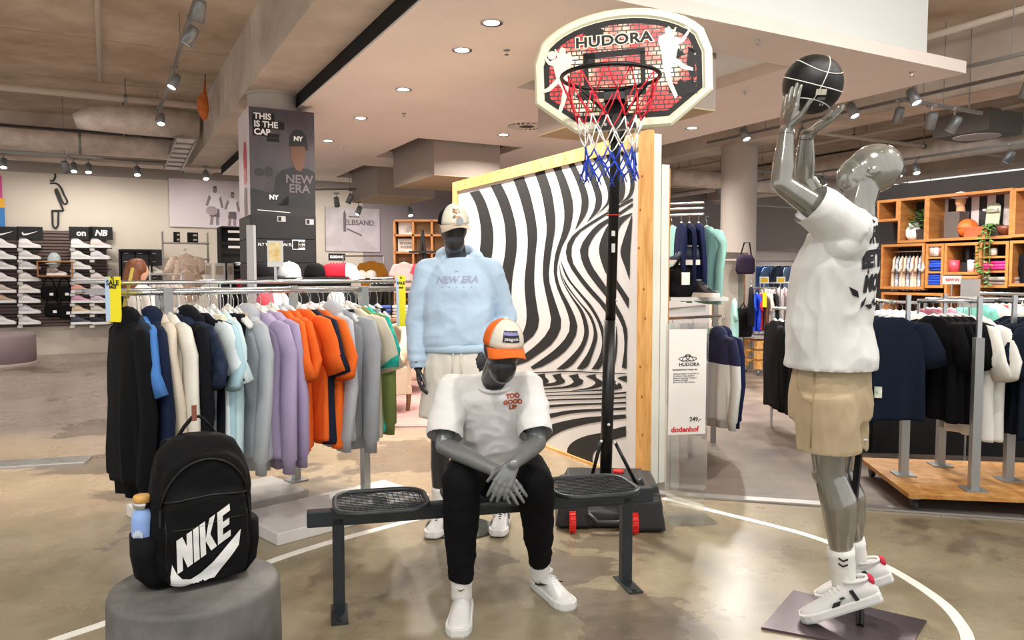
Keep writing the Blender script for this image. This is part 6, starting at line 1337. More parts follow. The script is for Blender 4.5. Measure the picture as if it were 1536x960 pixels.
# ------------------------------------------------------------ brown-haired shopper behind the rack
pp = at(207, 412, 7.4); pe = thing('person', 'shopper with long reddish-brown hair and a light top behind the left rack', 'person', V(pp.x, pp.y, 0)); zt_ = pp.z + .12
b = MB(); hz_ = zt_ - 1.66
spine(b, [((0, 0, .85 + hz_), (1, 0, 0), (0, 1, 0), .15, .1), ((0, 0, 1.08 + hz_), (1, 0, 0), (0, 1, 0), .125, .09), ((0, 0, 1.28 + hz_), (1, 0, 0), (0, 1, 0), .15, .1), ((0, 0, 1.38 + hz_), (1, 0, 0), (0, 1, 0), .14, .07), ((0, 0, 1.45 + hz_), (1, 0, 0), (0, 1, 0), .05, .05)])
for s in (-1, 1):
    b.limb([V(s * .09, 0, .88 + hz_), V(s * .09, -.01, .48), V(s * .09, .02, .08)], [.085, .055, .038]); b.limb([V(s * .09, .02, .06), V(s * .1, -.12, .035)], [.035, .03]); e_ = V(s * .23, -.03, 1.1 + hz_); w_ = V(s * .2, -.22, 1.02 + hz_); b.limb([V(s * .17, 0, 1.36 + hz_), e_, w_], [.045, .037, .026]); hand(b, w_, V(0, -.1, -.02), V(-s, 0, 0), V(0, 0, 1), .5)
b.limb([V(0, 0, 1.42 + hz_), V(0, -.01, 1.5 + hz_)], [.05, .05]); b.ell((0, -.01, 1.57 + hz_), (.072, .09, .11), n=18, m=12); b.ell((0, -.1, 1.55 + hz_), (.012, .015, .02), n=8, m=6)
put('body', blob(b, .008, 3), M('skin', 'c99b82', .6), pe).data.transform(Matrix.Translation(pe.location))
b = MB(); b.ell((0, .015, 1.6 + hz_), (.09, .1, .1), n=18, m=12); b.limb([V(0, .05, 1.56 + hz_), V(.01, .07, 1.44 + hz_), V(.02, .08, 1.33 + hz_)], [.085, .085, .05]); put('hair', blob(b, .009, 3, lambda c: nz(c, (30, 30, 4), .01)), M('auburn_hair', '6f3f26', .5, var=.25, vs=30), pe).data.transform(Matrix.Translation(pe.location))
b = MB(); spine(b, [((0, 0, .98 + hz_), (1, 0, 0), (0, 1, 0), .165, .12), ((0, 0, 1.28 + hz_), (1, 0, 0), (0, 1, 0), .17, .115), ((0, 0, 1.4 + hz_), (1, 0, 0), (0, 1, 0), .15, .085), ((0, 0, 1.45 + hz_), (1, 0, 0), (0, 1, 0), .07, .07)])
for s in (-1, 1): b.limb([V(s * .16, 0, 1.37 + hz_), V(s * .23, -.03, 1.1 + hz_), V(s * .205, -.17, 1.04 + hz_)], [.062, .052, .042])
put('top', blob(b, .009, 3), FAB('d5cfc9'), pe).data.transform(Matrix.Translation(pe.location))
b = MB(); b.ell((0, 0, .9 + hz_), (.165, .115, .13), n=18, m=10)
for s in (-1, 1): b.limb([V(s * .09, 0, .88 + hz_), V(s * .09, -.01, .48), V(s * .09, .02, .12)], [.1, .07, .055])
put('trousers', blob(b, .009, 3), FAB('2b2f3a'), pe).data.transform(Matrix.Translation(pe.location))
# ------------------------------------------------------------ fixtures between the rack and the back wall
def shelf_unit(name, label, cx, cy, w_, dp, zs, m, rz=TH, ups=True):
    t = thing(name, label, 'shelf', V(cx, cy, 0), rz)
    for z in zs: MB().box((0, 0, z), (w_, dp, .025)).build('shelf_board', m, t)
    if ups:
        for s in (-1, 1): MB().box((s * (w_ / 2 + .012), 0, max(zs) / 2), (.025, dp, max(zs))).build('side_panel', m, t)
    return t
def stack(loc, cols, label, group, w_=.28, dp=.24, rz=TH, h=.03):
    for k, c in enumerate(cols):
        t = thing('folded_shirt', label % k if '%' in label else label, 'clothes', Vector(loc) + V(random.uniform(-.012, .012), 0, k * h), rz + random.uniform(-.08, .08), group); r = []
        for z, q in ((0, .94), (h * .3, 1), (h * .7, 1), (h * .98, .93)): r.append(sup(w_ * q, dp * q, z, 4, 24))
        MB().loft(r).build('folded_body', FAB(c), t, True); MB().tube([V(-w_ * .45, -dp * .46, h * .5), V(w_ * .45, -dp * .46, h * .5)], h * .18, 6).build('fold_edge', FAB(c), t, True)
random.seed(33)
p = onT(279, 365, 14.6); su = shelf_unit('wall_fixture', 'pale metal shelf carrying two black boxes above the floral shirt', p.x, p.y, .75, .3, [p.z, p.z - .28], M('pale_metal'), ups=False)
for s in (-1, 1): MB().box((s * .37, .1, p.z / 2 + .1), (.03, .03, p.z + .2)).build('upright', M('pale_metal'), su)
for px, w_ in ((265, .1), (289, .17)):
    q = onT(px, 357, 14.6); t = thing('gift_box', 'black box with white marks on the pale shelf, %s' % ('narrow' if w_ < .12 else 'wide'), 'box', V(q.x, q.y, p.z + .0125), TH); MB().box((0, 0, .09), (w_, .12, .18)).build('box_body', M('box_black'), t); MB().box((w_ * .2, -.062, .05), (w_ * .4, .004, .03)).build('box_label', pw, t); MB().box((w_ * .2, -.062, .13), (w_ * .4, .004, .03)).build('box_label', pw, t)
floral = M('floral_print', 'f4f1ea', .9, col2='e6b08a', vs=30, spec=.1); q = onT(279, 374, 14.2); garment('tee', 'e9e4da', q + V(0, 0, -.0), TH - PI / 2, 'white shirt with orange flower print hung front-on below the two black boxes', None, 1, .95, mat=floral)
MB_ = thing('garment_rail', 'short chrome hanging arm holding the floral shirt', 'garment rail', q); MB().tube([q + AX * .4, q - AX * .05], .012, 8).build('arm', railm, MB_, world=True)
garment('tee', 'd8906a', onT(281, 400, 13.6) + V(0, 0, 0), TH - PI / 2, 'second flower print shirt below the first', None, 2, .7, mat=M('floral_print2', 'efe6da', .9, col2='dba684', vs=30))
q = at(361, 365, 12.0); bs = shelf_unit('black_shelf', 'black shelf unit with white stripes left of the clad column', q.x, q.y + .2, .75, .35, [.5, .95, 1.25, 1.55, q.z + .25], M('black_board'))
for k in range(3): MB().box((.02, -.18, q.z + .18 - k * .12), (.6, .01, .035)).build('header_stripe', pw, bs)
MB().box((0, .17, q.z / 2 + .12), (.75, .01, q.z + .25)).build('back_panel', M('box_black'), bs)
bi_ = bs.matrix_basis
stack(bi_ @ V(0, 0, 1.263), ['d6304f', 'd6304f', 'db4560', 'd6304f', 'e0667c'], 'red folded shirt on the black shelf left of the column', 'red folded shirts', .3)
stack(bi_ @ V(0, 0, 1.563), ['1d1d21', '232327', 'e3e2e0', 'e8e7e5'], 'folded cap stack shirt on the top of the black shelf', 'folded tops on the black shelf', .34)
stack(bi_ @ V(0, 0, .963), ['2a2a2e', '34343a', '222226', '3c3c42'], 'dark folded top on the middle of the black shelf', 'dark folded tops', .34)
t = thing('grey_post', 'plain grey square post rising behind the left rack beside the column', 'post', at(378, 420, 7.6) * V(1, 1, 0).x if False else V(at(378, 420, 7.6).x, 7.6, 0)); MB().box((0, 0, .98), (.07, .07, 1.96)).build('post_shaft', M('post_grey', '9c9c9e', .5), t); MB().box((0, 0, .01), (.2, .2, .02)).build('post_foot', M('post_grey'), t)
for k, (px, c_, l_) in enumerate(((386, '4a4a86', 'violet trousers hanging beside the grey post'), (391, '5a58a0', 'lilac trousers hanging beside the violet ones'), (396, 'c83a5a', 'red trousers hanging next to the cladding'))): garment('folded', c_, at(px, 378, 10.2), TH + .2, l_, None, k, 1.0)
t = thing('hanging_rail', 'short rail holding violet and red trousers beside the column', 'clothes rail', V(at(391, 378, 10.2).x, 10.2, 0)); q = at(391, 378, 10.2); MB().tube([at(382, 377, 10.2) - q + V(0, 0, q.z), at(400, 377, 10.2) - q + V(0, 0, q.z)], .012, 8).build('rail', railm, t)
for s in (-1, 1): MB().tube([V(s * .08, .0, 0), V(s * .08, .0, q.z)], .012, 8).build('leg', railm, t)
for k, px in enumerate((313, 330, 346)):
    q = at(px, 408, 8.4 + k * .2); t = thing('acrylic_sign', 'clear acrylic price stand behind the left rack, %s' % ('narrow one nearest the floral shirts', 'wide middle one', 'narrow one nearest the black shelf')[k], 'sign', V(q.x, q.y, 0)); MB().tube([(0, 0, 0), (0, 0, q.z - .1)], .012, 8).build('stem', railm, t); MB().lathe([(.001, 0), (.12, 0), (.12, .01), (.001, .01)], n=20).build('base_disc', gm, t); MB().box((0, 0, q.z), (.07 if k != 1 else .12, .012, .2)).build('acrylic_panel', M('acrylic_grey', 'b9b6b4', .15, alpha=.75), t); MB().box((0, -.008, q.z + .02), (.05 if k != 1 else .08, .003, .1)).build('card', M('card_brown', '8a7a68', .6), t)
# low steel railing and round rack behind
t = thing('clothes_rail', 'chrome clothes rail with white tops behind the left rack', 'clothes rail', V(at(240, 425, 8.6).x, 8.6, 0)); a_, b_ = at(225, 411, 8.6), at(272, 411, 9.0); iv = t.matrix_basis.inverted(); MB().tube([a_, b_], .014, 8).build('rail', railm, t, world=True)
for e in (a_, b_): MB().tube([e, V(e.x, e.y, 0)], .014, 8).build('leg', railm, t, world=True)
for k in range(7): q = a_.lerp(b_, .08 + k * .14); garment('tee', ('d9cfc8', 'c9bdb6', 'e3dcd6')[k % 3], q + V(0, 0, -.012), .5, 'pale top on the chrome rail behind the left rack', 'pale tops behind the left rack', k)
# caps on the display ring round the column
CAPM = {}
def mini_cap(loc, yaw, col, label, group=None, k=1.0):
    t = thing('baseball_cap', label, 'cap', loc, yaw, group)
    if not CAPM:
        mb = MB(); mb.lathe([(.095, 0), (.098, .02), (.09, .07), (.07, .105), (.035, .125), (.001, .13)], n=20); CAPM['c'] = mb.mesh('c'); CAPM['c'].shade_smooth(); CAPM['c'].materials.append(white_c)
        mb = MB(); mb.loft([[V(math.sin(a) * .09, -math.cos(a) * .09 - v * .075 * math.cos(a) ** .6, .012 - .02 * v - .02 * v * math.sin(a) ** 2) for a in np.linspace(-1.2, 1.2, 14)] + [V(math.sin(a) * .09, -math.cos(a) * .09 - v * .075 * math.cos(a) ** .6, .006 - .02 * v - .02 * v * math.sin(a) ** 2) for a in np.linspace(1.2, -1.2, 14)] for v in (0, .35, .7, 1)]); CAPM['b'] = mb.mesh('b'); CAPM['b'].shade_smooth(); CAPM['b'].materials.append(white_c)
        mb = MB().ell((0, 0, .13), .008, n=8, m=5); CAPM['n'] = mb.mesh('n'); CAPM['n'].materials.append(white_c)
    for nm, key in (('crown', 'c'), ('brim', 'b'), ('button', 'n')): o = obj(nm, CAPM[key], t); o.material_slots[0].link = 'OBJECT'; o.material_slots[0].material = FAB(col)
    t.scale = (k, k, k); return t
cs_ = at(455, 416, 8.05); ct = thing('cap_counter', 'black stepped counter in front of the column carrying caps', 'counter', V(cs_.x, cs_.y, 0), TH); zc_ = cs_.z
MB().box((0, .1, zc_ / 2), (1.0, .3, zc_)).build('counter_body', M('black_board'), ct); MB().box((0, .05, zc_ - .01), (1.1, .42, .02)).build('counter_top', M('box_black'), ct); MB().box((0, -.2, zc_ * .4), (1.0, .3, zc_ * .8)).build('lower_step', M('black_board'), ct)
cm = ct.matrix_basis
mini_cap(cm @ V(-.14, .02, zc_ + .001), TH + .5, 'e3e3e4', 'white baseball cap on the black counter', None, 1.25); mini_cap(cm @ V(.13, .02, zc_ + .001), TH + .5, '141417', 'black baseball cap beside the row of red caps', None, 1.2); mini_cap(cm @ V(-.4, .05, zc_ + .001), TH + .3, '1d1b1e', 'black baseball cap near the grey post', None, 1.2)
for k in range(7): mini_cap(cm @ V(.3 + k * .028, .02 - k * .012, zc_ + .001), TH + .9, ('c22b3c', 'c22b3c', 'e9e5e4')[(k == 6) * 2], 'red baseball cap in the nested row on the counter' if k < 6 else 'white and red cap ending the nested row', 'nested red caps' if k < 6 else None, 1.15)
for k, (x, c_, l_) in enumerate(((-.42, 'c4525c', 'red cap on the lower step near the grey post'), (-.3, 'e2dfdc', 'white cap on the lower step of the counter'), (.3, 'd5d2d0', 'pale grey cap on the lower step of the counter'), (.42, '17171a', 'black cap on the lower step of the counter'))): mini_cap(cm @ V(x, -.2, zc_ * .8 + .001), TH, c_, l_, None, 1.1)

pe.rotation_euler[2] = 2.5
# ------------------------------------------------------------ lounge corner behind the standing mannequin
rug_m = M('pink_rug', 'a57a78', .95, col2='bb938a', vs=3.5, bump=.3, bs=120)
p0 = flo(556, 641); rg = thing('rug', 'faded pink patterned rug under the beige armchairs', 'rug', V(-1.0, 8.6, 0)); MB().prism([(p.x, p.y) for p in (flo(500, 641), flo(668, 641), flo(668, 641) + V(.5, 3.2, 0), flo(500, 641) + V(-.6, 3.2, 0))], .012, (0, 0, 0)).build('pile', rug_m, rg, world=True)
lin_m = FAB('c3b19d', 'beige_linen')
def armchair(loc, rz, label):
    t = thing('armchair', label, 'armchair', loc, rz)
    b = MB(); b.box((0, -.02, .34), (.52, .5, .14)); b.ell((0, -.04, .42), (.28, .27, .09), n=20, m=10); put_ = lambda n, mb, v: (lambda me: (me.materials.append(lin_m), obj(n, me, t)))(blob(mb, v, 5))
    put_('seat_cushion', b, .014)
    b = MB(); b.tube([V(-.36, -.26, .5), V(-.37, .0, .54), V(-.33, .22, .66), V(-.18, .34, .78), V(0, .37, .82), V(.18, .34, .78), V(.33, .22, .66), V(.37, 0, .54), V(.36, -.26, .5)], [(.06, .06), (.065, .07), (.07, .1), (.07, .13), (.07, .14), (.07, .13), (.07, .1), (.065, .07), (.06, .06)], 14)
    for i in range(9):
        a = PI * i / 8; b.capsule(V(-.35 * math.cos(a), -.24 + .58 * math.sin(a) ** .7, .24), V(-.35 * math.cos(a), -.24 + .6 * math.sin(a) ** .7, .5 + .26 * math.sin(a)), .07, .065)
    put_('backrest', b, .014)
    for s in (-1, 1):
        b = MB(); b.capsule(V(s * .36, -.27, .24), V(s * .36, -.27, .52), .075, .08); b.capsule(V(s * .36, -.27, .5), V(s * .37, .1, .56), .08, .07); b.box((s * .36, -.05, .34), (.12, .46, .3)); put_('arm', b, .014)
        for y in (-.24, .26): MB().tube([V(s * .3, y, .2), V(s * .31, y - .02, 0)], [.03, .02], 10).build('leg', M('walnut', '6b4a2c', .5), t)
    MB().box((0, .0, .22), (.66, .56, .08)).build('seat_frame', lin_m, t)
armchair(V(-1.5, 8.2, .012), -.9, 'beige linen armchair on the rug nearest the clothes rack'); armchair(V(-1.42, 9.65, .012), -.5, 'beige linen armchair behind the other one on the rug')
wd = M('oak_shelf'); q = at(582, 478, 11.2)
tb = thing('wooden_table', 'wooden display table of folded clothes behind the armchairs', 'table', V(q.x, q.y, 0), .1); zt2 = .83
for z in (zt2, .35): MB().box((0, 0, z), (1.25, .7, .04)).build('table_board', wd, tb)
for x in (-.58, .58):
    for y in (-.3, .3): MB().box((x, y, zt2 / 2), (.06, .06, zt2)).build('leg', wd, tb)
random.seed(9); tm_ = tb.matrix_basis
for x, cs_, l_ in ((-.42, ['d9b7a8', 'e0c4b6', 'd7cfc6', 'e6dfd8'], 'pale pink folded shirt on the wooden table'), (-.1, ['d9d2ca', '5c70a8', '4d62a0', '465a98'], 'blue denim folded on the wooden table behind the armchairs'), (.22, ['cfc7bd', 'b6ab9d', 'd4cdc4', 'e0dbd2'], 'stone folded shirt on the wooden table'), (.5, ['e3ded6', 'b9a58c', 'e3ded6'], 'cream folded shirt on the wooden table')): stack(tm_ @ V(x, -.1, zt2 + .021), cs_, l_, l_ + 's', .3, .28, .1, .045)
stack(tm_ @ V(-.3, -.1, .371), ['8f8a86', 'b9b3ac', '7d7873'], 'grey folded shirt under the wooden table', 'grey folded shirts', .3, .28, .1, .05)
tb2 = thing('wooden_table', 'second wooden table with cream folded tops behind the sale sign', 'table', V(at(560, 448, 13).x, 13, 0)); zz_ = at(560, 452, 13).z
MB().box((0, 0, zz_ - .02), (1.1, .6, .04)).build('table_board', wd, tb2)
for x in (-.5, .5):
    for y in (-.25, .25): MB().box((x, y, zz_ / 2 - .02), (.06, .06, zz_ - .04)).build('leg', wd, tb2)
stack(V(tb2.location.x - .1, 12.9, zz_ + .001), ['e3dccf', 'ece6dc', 'e0d8ca'], 'cream folded knit on the second wooden table', 'cream folded knits', .5, .4, 0, .05)
# dark garments on a round rail, orange shirt, white caps
a_, b_ = at(556, 418, 12.2), at(604, 416, 12.2); t = thing('clothes_rail', 'rail crowded with dark jackets behind the sale sign', 'clothes rail', V(*((a_ + b_) / 2).xy, 0)); MB().tube([a_, b_], .014, 8).build('rail', railm, t, world=True)
for e in (a_, b_): MB().tube([e, V(e.x, e.y, 0)], .014, 8).build('leg', railm, t, world=True)
for k in range(8): garment('long', ('2b2a2a', '35332f', '24231f', '3a3833')[k % 4], a_.lerp(b_, .05 + k * .13) + V(0, 0, -.012), .5, 'dark jacket on the crowded rail behind the sale sign', 'dark jackets', k, .8)
garment('tee', 'e0973a', at(557, 385, 14.4), TH - PI / 2, 'mustard orange shirt hung front-on below the pier poster', None, 1, .9)
t = thing('garment_rail', 'thin chrome rail below the pier poster holding the mustard shirt', 'garment rail', at(545, 384, 14.4)); a_, b_ = at(515, 384, 14.4), at(575, 384, 14.6); MB().tube([a_, b_], .012, 8).build('rail', railm, t, world=True)
for e in (a_, b_): MB().tube([e, V(e.x, e.y, 0)], .012, 8).build('leg', railm, t, world=True)
t = thing('display_table', 'white-topped cap table below the pier poster', 'table', V(at(536, 417, 12.6).x, 12.6, 0)); zq = at(536, 417, 12.6).z; MB().box((0, 0, zq - .02), (.75, .4, .04)).build('table_board', M('box_black'), t)
for x in (-.32, .32): MB().box((x, 0, zq / 2 - .02), (.05, .3, zq - .04)).build('leg', M('box_black'), t)
for k in range(4): mini_cap(V(t.location.x - .25 + k * .16, 12.58, zq + .001), .3, 'e9e4dd', 'cream cap in the row on the cap table below the pier poster', 'cream caps', 1.0)
# wooden cube shelf with easel
q = at(622, 375, 11.6); cu = thing('cube_shelf', 'oak cube shelving with a striped card and lettered sign behind the mannequin', 'shelf', V(q.x, q.y, 0), 0); X0, X1 = at(592, 375, 11.6).x - q.x, at(668, 375, 11.6).x - q.x
zt3 = at(622, 331, 11.6).z
for z in (.02, .6, 1.1, at(622, 412, 11.6).z, at(622, 379, 11.6).z, at(622, 353, 11.6).z, zt3): MB().box(((X0 + X1) / 2, .12, z), (X1 - X0, .3, .03)).build('shelf_board', wd, cu)
for x in (X0, at(620, 375, 11.6).x - q.x, at(648, 375, 11.6).x - q.x, X1): MB().box((x, .12, zt3 / 2), (.03, .3, zt3)).build('upright_board', wd, cu)
MB().box(((X0 + X1) / 2, .28, zt3 / 2), (X1 - X0, .01, zt3)).build('back_panel', M('warm_back', 'd2b48c', .7), cu)
pz = at(607, 343, 11.5); t = thing('art_card', 'white card with black swirl stripes in the cube shelf', 'picture', V(pz.x, q.y + .1, at(622, 353, 11.6).z + .016)); MB().box((0, 0, .1), (.24, .012, .2)).build('card_sheet', pw, t)
for k in range(4): MB().bar((.0 + k * .03, -.008, .03 + k * .01), (.03 + k * .03, -.008, .12 + k * .018), .014, .003).build('card_stripe', bk, t)
pz = at(607, 372, 11.5); t = thing('letter_sign', 'white sign with grey lettering in the cube shelf', 'sign', V(pz.x, q.y + .1, at(622, 379, 11.6).z + .016)); MB().box((0, 0, .1), (.26, .012, .2)).build('sign_sheet', M('sheet_white', 'ece8e4', .6), t)
for k, s_ in enumerate(('BEYOND', 'BOUND')): tm = text_mb(s_, .05, .001); place(tm, V(0, -.008, .13 - k * .06), V(1, 0, 0), UP); tm.build('lettering', M('print_grey'), t)
e0_ = at(634, 345, 11.3); t = thing('easel', 'black wooden easel standing before the cube shelf', 'easel', V(e0_.x, e0_.y, 0))
for x in (-.22, .22): MB().bar((x, -.05, 0), (0, 0, e0_.z), .03).build('leg', M('print_black'), t)
MB().bar((0, .12, .9), (0, 0, e0_.z), .03).build('rear_leg', M('print_black'), t); MB().bar((-.2, -.04, at(634, 378, 11.3).z), (.2, -.04, at(634, 378, 11.3).z), .03).build('ledge', M('print_black'), t)
garment('tee', 'd9aaa6', at(606, 388, 11.4), -PI / 2, 'pale pink shirt hung front-on under the lettered sign', None, 0, .62); garment('tee', 'd05064', at(634, 388, 11.4), -PI / 2, 'red-pink shirt hung front-on under the easel', None, 1, .6)
# dark track spots over the rear left
track(ab(14.2, 2.6, 3.0), ab(14.2, 5.6, 3.2), 'dark lighting track left of the hanging grey boxes')
for k, (px, py) in enumerate(((505, 303), (525, 298), (538, 316), (615, 318))): q = onT(px, py, 14.2); lamp(q, 1.2 * k, 'small spotlight near the pier poster', 'spotlights near the pier poster', 40, q + AX * 2 - UP * 1.5)
# ------------------------------------------------------------ product sign on acrylic stand
sg = thing('product_sign', 'tall white product sign with price on a clear acrylic stand', 'sign', flo(1022, 800)); A0 = at(1031, 573, 4.5); X_ = V(.985, .17, 0).normalized(); Y_ = V(-.17, .985, 0); sgi = sg.matrix_basis.inverted()
acr = M('clear_acrylic', 'e8eeee', .03, trans=.95, ior=1.35, alpha=.55)
MB().box(A0 + Y_ * .008 - UP * .15, (.265, .006, 1.0), ax=(X_, Y_, UP)).build('acrylic_sheet', acr, sg, world=True); bp0 = flo(1022, 800)
bz = A0 + Y_ * .008; MB().box(V(bz.x, bz.y, .007) - Y_ * .06, (.27, .2, .012), ax=(X_, Y_, UP)).build('acrylic_base', acr, sg, world=True); MB().box(V(bz.x, bz.y, .09), (.24, .006, .17), ax=(X_, Y_, UP)).build('acrylic_foot', acr, sg, world=True)
MB().box(A0, (.235, .004, .63), ax=(X_, Y_, UP)).build('sign_sheet', M('sheet_white'), sg, world=True)
def stx(s_, sz, x, z, m, bold=0, name='lettering', align='LEFT', ln=1): tm = text_mb(s_, sz, bold, 0, align, lines=ln); place(tm, sgi @ (A0 + X_ * x - Y_ * .004 + UP * z), X_, UP); tm.build(name, m, sg)
stx('249,-', .036, .015, -.225, bk, .0008); stx('dodenhof', .045, -.1, -.285, M('print_red', 'd3232f', .5), .0014); stx('HUDORA', .03, -.055, .105, bk, .0006)
stx('Basketballständer Chicago 260', .0125, -.095, .075, bk, .0003); stx('Höhenverstellbar von 205-260 cm\n90 x 60 cm großes Zielbrett\nRäder für bequemen Transport\nbefüllbarer Standfuß\nBx H x T: 81 x 305 x 105 cm', .0115, -.09, .025, bk, .0002, ln=1.1)
def arc(rx, ry, cx, cz, rot, nm='logo_ring'): MB().tube([sgi @ (A0 - Y_ * .004 + X_ * (cx + rx * math.cos(a) * math.cos(rot) - ry * math.sin(a) * math.sin(rot)) + UP * (cz + rx * math.cos(a) * math.sin(rot) + ry * math.sin(a) * math.cos(rot))) for a in [2 * PI * i / 24 for i in range(24)]], .0018, 5, loop=True).build(nm, bk, sg)
arc(.055, .014, 0, .14, 0); arc(.03, .012, -.01, .145, .6); arc(.03, .012, .01, .145, -.6)
def two_tone():
    m, nt, b, N, L = nodes_mat('navy_over_white_fleece', .9); tc = N('ShaderNodeTexCoord'); sx = N('ShaderNodeSeparateXYZ'); L(tc.outputs['Object'], sx.inputs[0]); r = N('ShaderNodeValToRGB'); r.color_ramp.interpolation = 'CONSTANT'; ad = N('ShaderNodeMath'); ad.operation = 'ADD'; ad.inputs[1].default_value = 1; L(sx.outputs[2], ad.inputs[0]); L(ad.outputs[0], r.inputs[0]); r.color_ramp.elements[0].color = (*lin('d9dcd8'), 1); r.color_ramp.elements[1].position = .66; r.color_ramp.elements[1].color = (*lin('1f2547'), 1); L(r.outputs[0], b.inputs[0]); return m
# ------------------------------------------------------------ shelf fixture behind the partition
Yf = 6.3; fx = thing('wall_fixture', 'white display fixture with shelf and rails behind the striped partition', 'display fixture', V(at(1030, 440, Yf).x, Yf, 0)); fxi = fx.matrix_basis.inverted()
zsf = at(1030, 445, Yf).z
MB().box(V(at(1034, 440, Yf).x, Yf, zsf - .015), (.5, .4, .03), rz=.2).build('shelf_board', M('shelf_white', 'd6d8d4', .5), fx, world=True); MB().bar(at(992, 468, Yf - .1), at(1058, 462, Yf - .1), .03, .05).build('bracket', M('shelf_white'), fx, world=True)
MB().bar(at(998, 300, Yf + .3), V(at(998, 300, Yf + .3).x, Yf + .3, 0), .04).build('upright', gm, fx, world=True); MB().bar(at(1074, 380, Yf + .3), V(at(1074, 380, Yf + .3).x, Yf + .3, 0), .04).build('upright', gm, fx, world=True)
for py in (306, 314, 323): MB().tube([at(1000, py, Yf + .25), at(1056, py - 2, Yf - .05)], .01, 8).build('rail', railm, fx, world=True)
MB().tube([at(1000, 478, Yf + .1), at(1082, 474, Yf - .2)], .012, 8).build('rail', railm, fx, world=True)
for k, (px, c_) in enumerate(((1022, '1d2340'), (1034, '1b2038'), (1048, '20264a'))): garment('sweat', c_, at(px, 322, Yf + .05), -.05, 'navy sweatshirt above the black bag on the fixture', 'navy sweatshirts on the fixture', k, .75)
garment('long', '8fc4bd', at(1008, 326, Yf + .3), .2, 'mint top at the partition end of the fixture', None, 0, .85); garment('long', '97c9c1', at(1060, 326, Yf + .1), .35, 'mint top beside the navy sweatshirts', None, 1, .85)
q = at(1020, 442, Yf - .08); t = thing('gym_bag', 'black padded gym bag with white label on the fixture shelf', 'bag', V(q.x, q.y, zsf), .2); mbg = MB().loft([sup(a, b, z, 2.6, 24) for a, b, z in ((.22, .16, 0), (.26, .2, .04), (.27, .2, .14), (.24, .18, .22), (.16, .12, .25))]); me_ = blob(mbg, .012, 3, lambda c: nz(c, (14, 14, 14), .012)); me_.materials.append(nyl); obj('bag_body', me_, t); MB().box((.0, -.105, .15), (.07, .006, .1), rz=0).build('label_patch', pw, t); MB().tube([V(-.08, -.06, .23), V(-.03, -.07, .32), V(.05, -.06, .31), V(.09, -.05, .22)], .014, 8).build('handle', nyl, t, True)
mini_shoe(V(q.x, q.y - .02, zsf + .26), PI - .3, '1d2738', 'navy shoe with white letter lying on the gym bag', None, 1.0, 'dedcd6'); mini_shoe(V(q.x + .17, q.y - .12, zsf + .001), -1.0, '26262b', 'black shoe beside the gym bag on the fixture shelf', None, .9, 'e6e4e0')
garment('hoodie', 'd9dcd8', at(1078, 480, Yf - .2), .25, 'white and navy hoodie hanging beside the product sign', None, 1, 1.0, mat=two_tone()); garment('hoodie', '1f2547', at(1085, 480, Yf - .05), .3, 'navy hoodie behind the white one beside the product sign', None, 2, 1.0); garment('long', '8fc4bd', at(1068, 478, Yf + .0), .1, 'mint top behind the product sign', None, 0, .9); garment('sweat', '232848', at(1010, 480, Yf + .0), .2, 'navy sweatshirt between partition and product sign', None, 0, 1.0); garment('long', 'd8d5d0', at(1040, 478, Yf + .15), .1, 'pale grey top behind the product sign', None, 2, .9)
# ------------------------------------------------------------ mirror wall by the right column and racks beyond
q = at(1088, 380, 10.5); mw = thing('mirror_panel', 'tall mirror panel on wheels in front of the round column', 'mirror', V(q.x, q.y, 0), .5); zm = q.z
MB().box((0, 0, zm / 2), (.5, .05, zm - .2)).build('panel_board', M('panel_cream', 'd8d2c6', .6), mw); MB().box((-.2, -.03, zm / 2), (.12, .01, zm - .3)).build('wood_strip', pine, mw); MB().box((.24, -.05, zm / 2), (.03, .16, zm - .2)).build('mirror_edge', M('mirror_glass', 'aab0b0', .05, .9), mw); MB().box((0, 0, zm - .03), (.56, .3, .08)).build('top_tray', gm, mw)
for x in (-.2, .2): MB().lathe([(.001, -.02), (.05, -.02), (.05, .02), (.001, .02)], (x, 0, .05), 14, ax=(V(0, 1, 0), UP, V(1, 0, 0))).build('caster', M('black_plastic'), mw)
t = thing('handbag', 'dark purple handbag hanging at the mirror panel', 'bag', at(1118, 400, 10.2) - V(0, 0, .1)); MB().loft([sup(a, .12, z, 2.6, 20) for a, z in ((.2, 0), (.26, .04), (.24, .2), (.16, .26))]).build('pouch', FAB('2d2436'), t, True); MB().tube([V(-.07, 0, .24), V(-.02, 0, .42), V(.05, 0, .42), V(.08, 0, .24)], .01, 6).build('strap', nyl, t)
t = thing('backpack', 'small black backpack hanging low at the mirror panel', 'backpack', at(1114, 505, 10.2)); MB().loft([sup(a, .14, z, 2.8, 20) for a, z in ((.22, 0), (.26, .05), (.25, .28), (.14, .38))]).build('main_bag', nyl, t, True); MB().tube([V(-.05, 0, .37), V(0, 0, .45), V(.05, 0, .37)], .01, 6).build('handle', nyl, t)
garment('tee', '9cc7c2', at(1102, 440, 10.0), -.2, 'pale aqua shirt hanging against the mirror edge', None, 0, .8); garment('long', '17171a', at(1127, 422, 10.0), -.25, 'black top hanging beside the purple handbag', None, 1, .7)
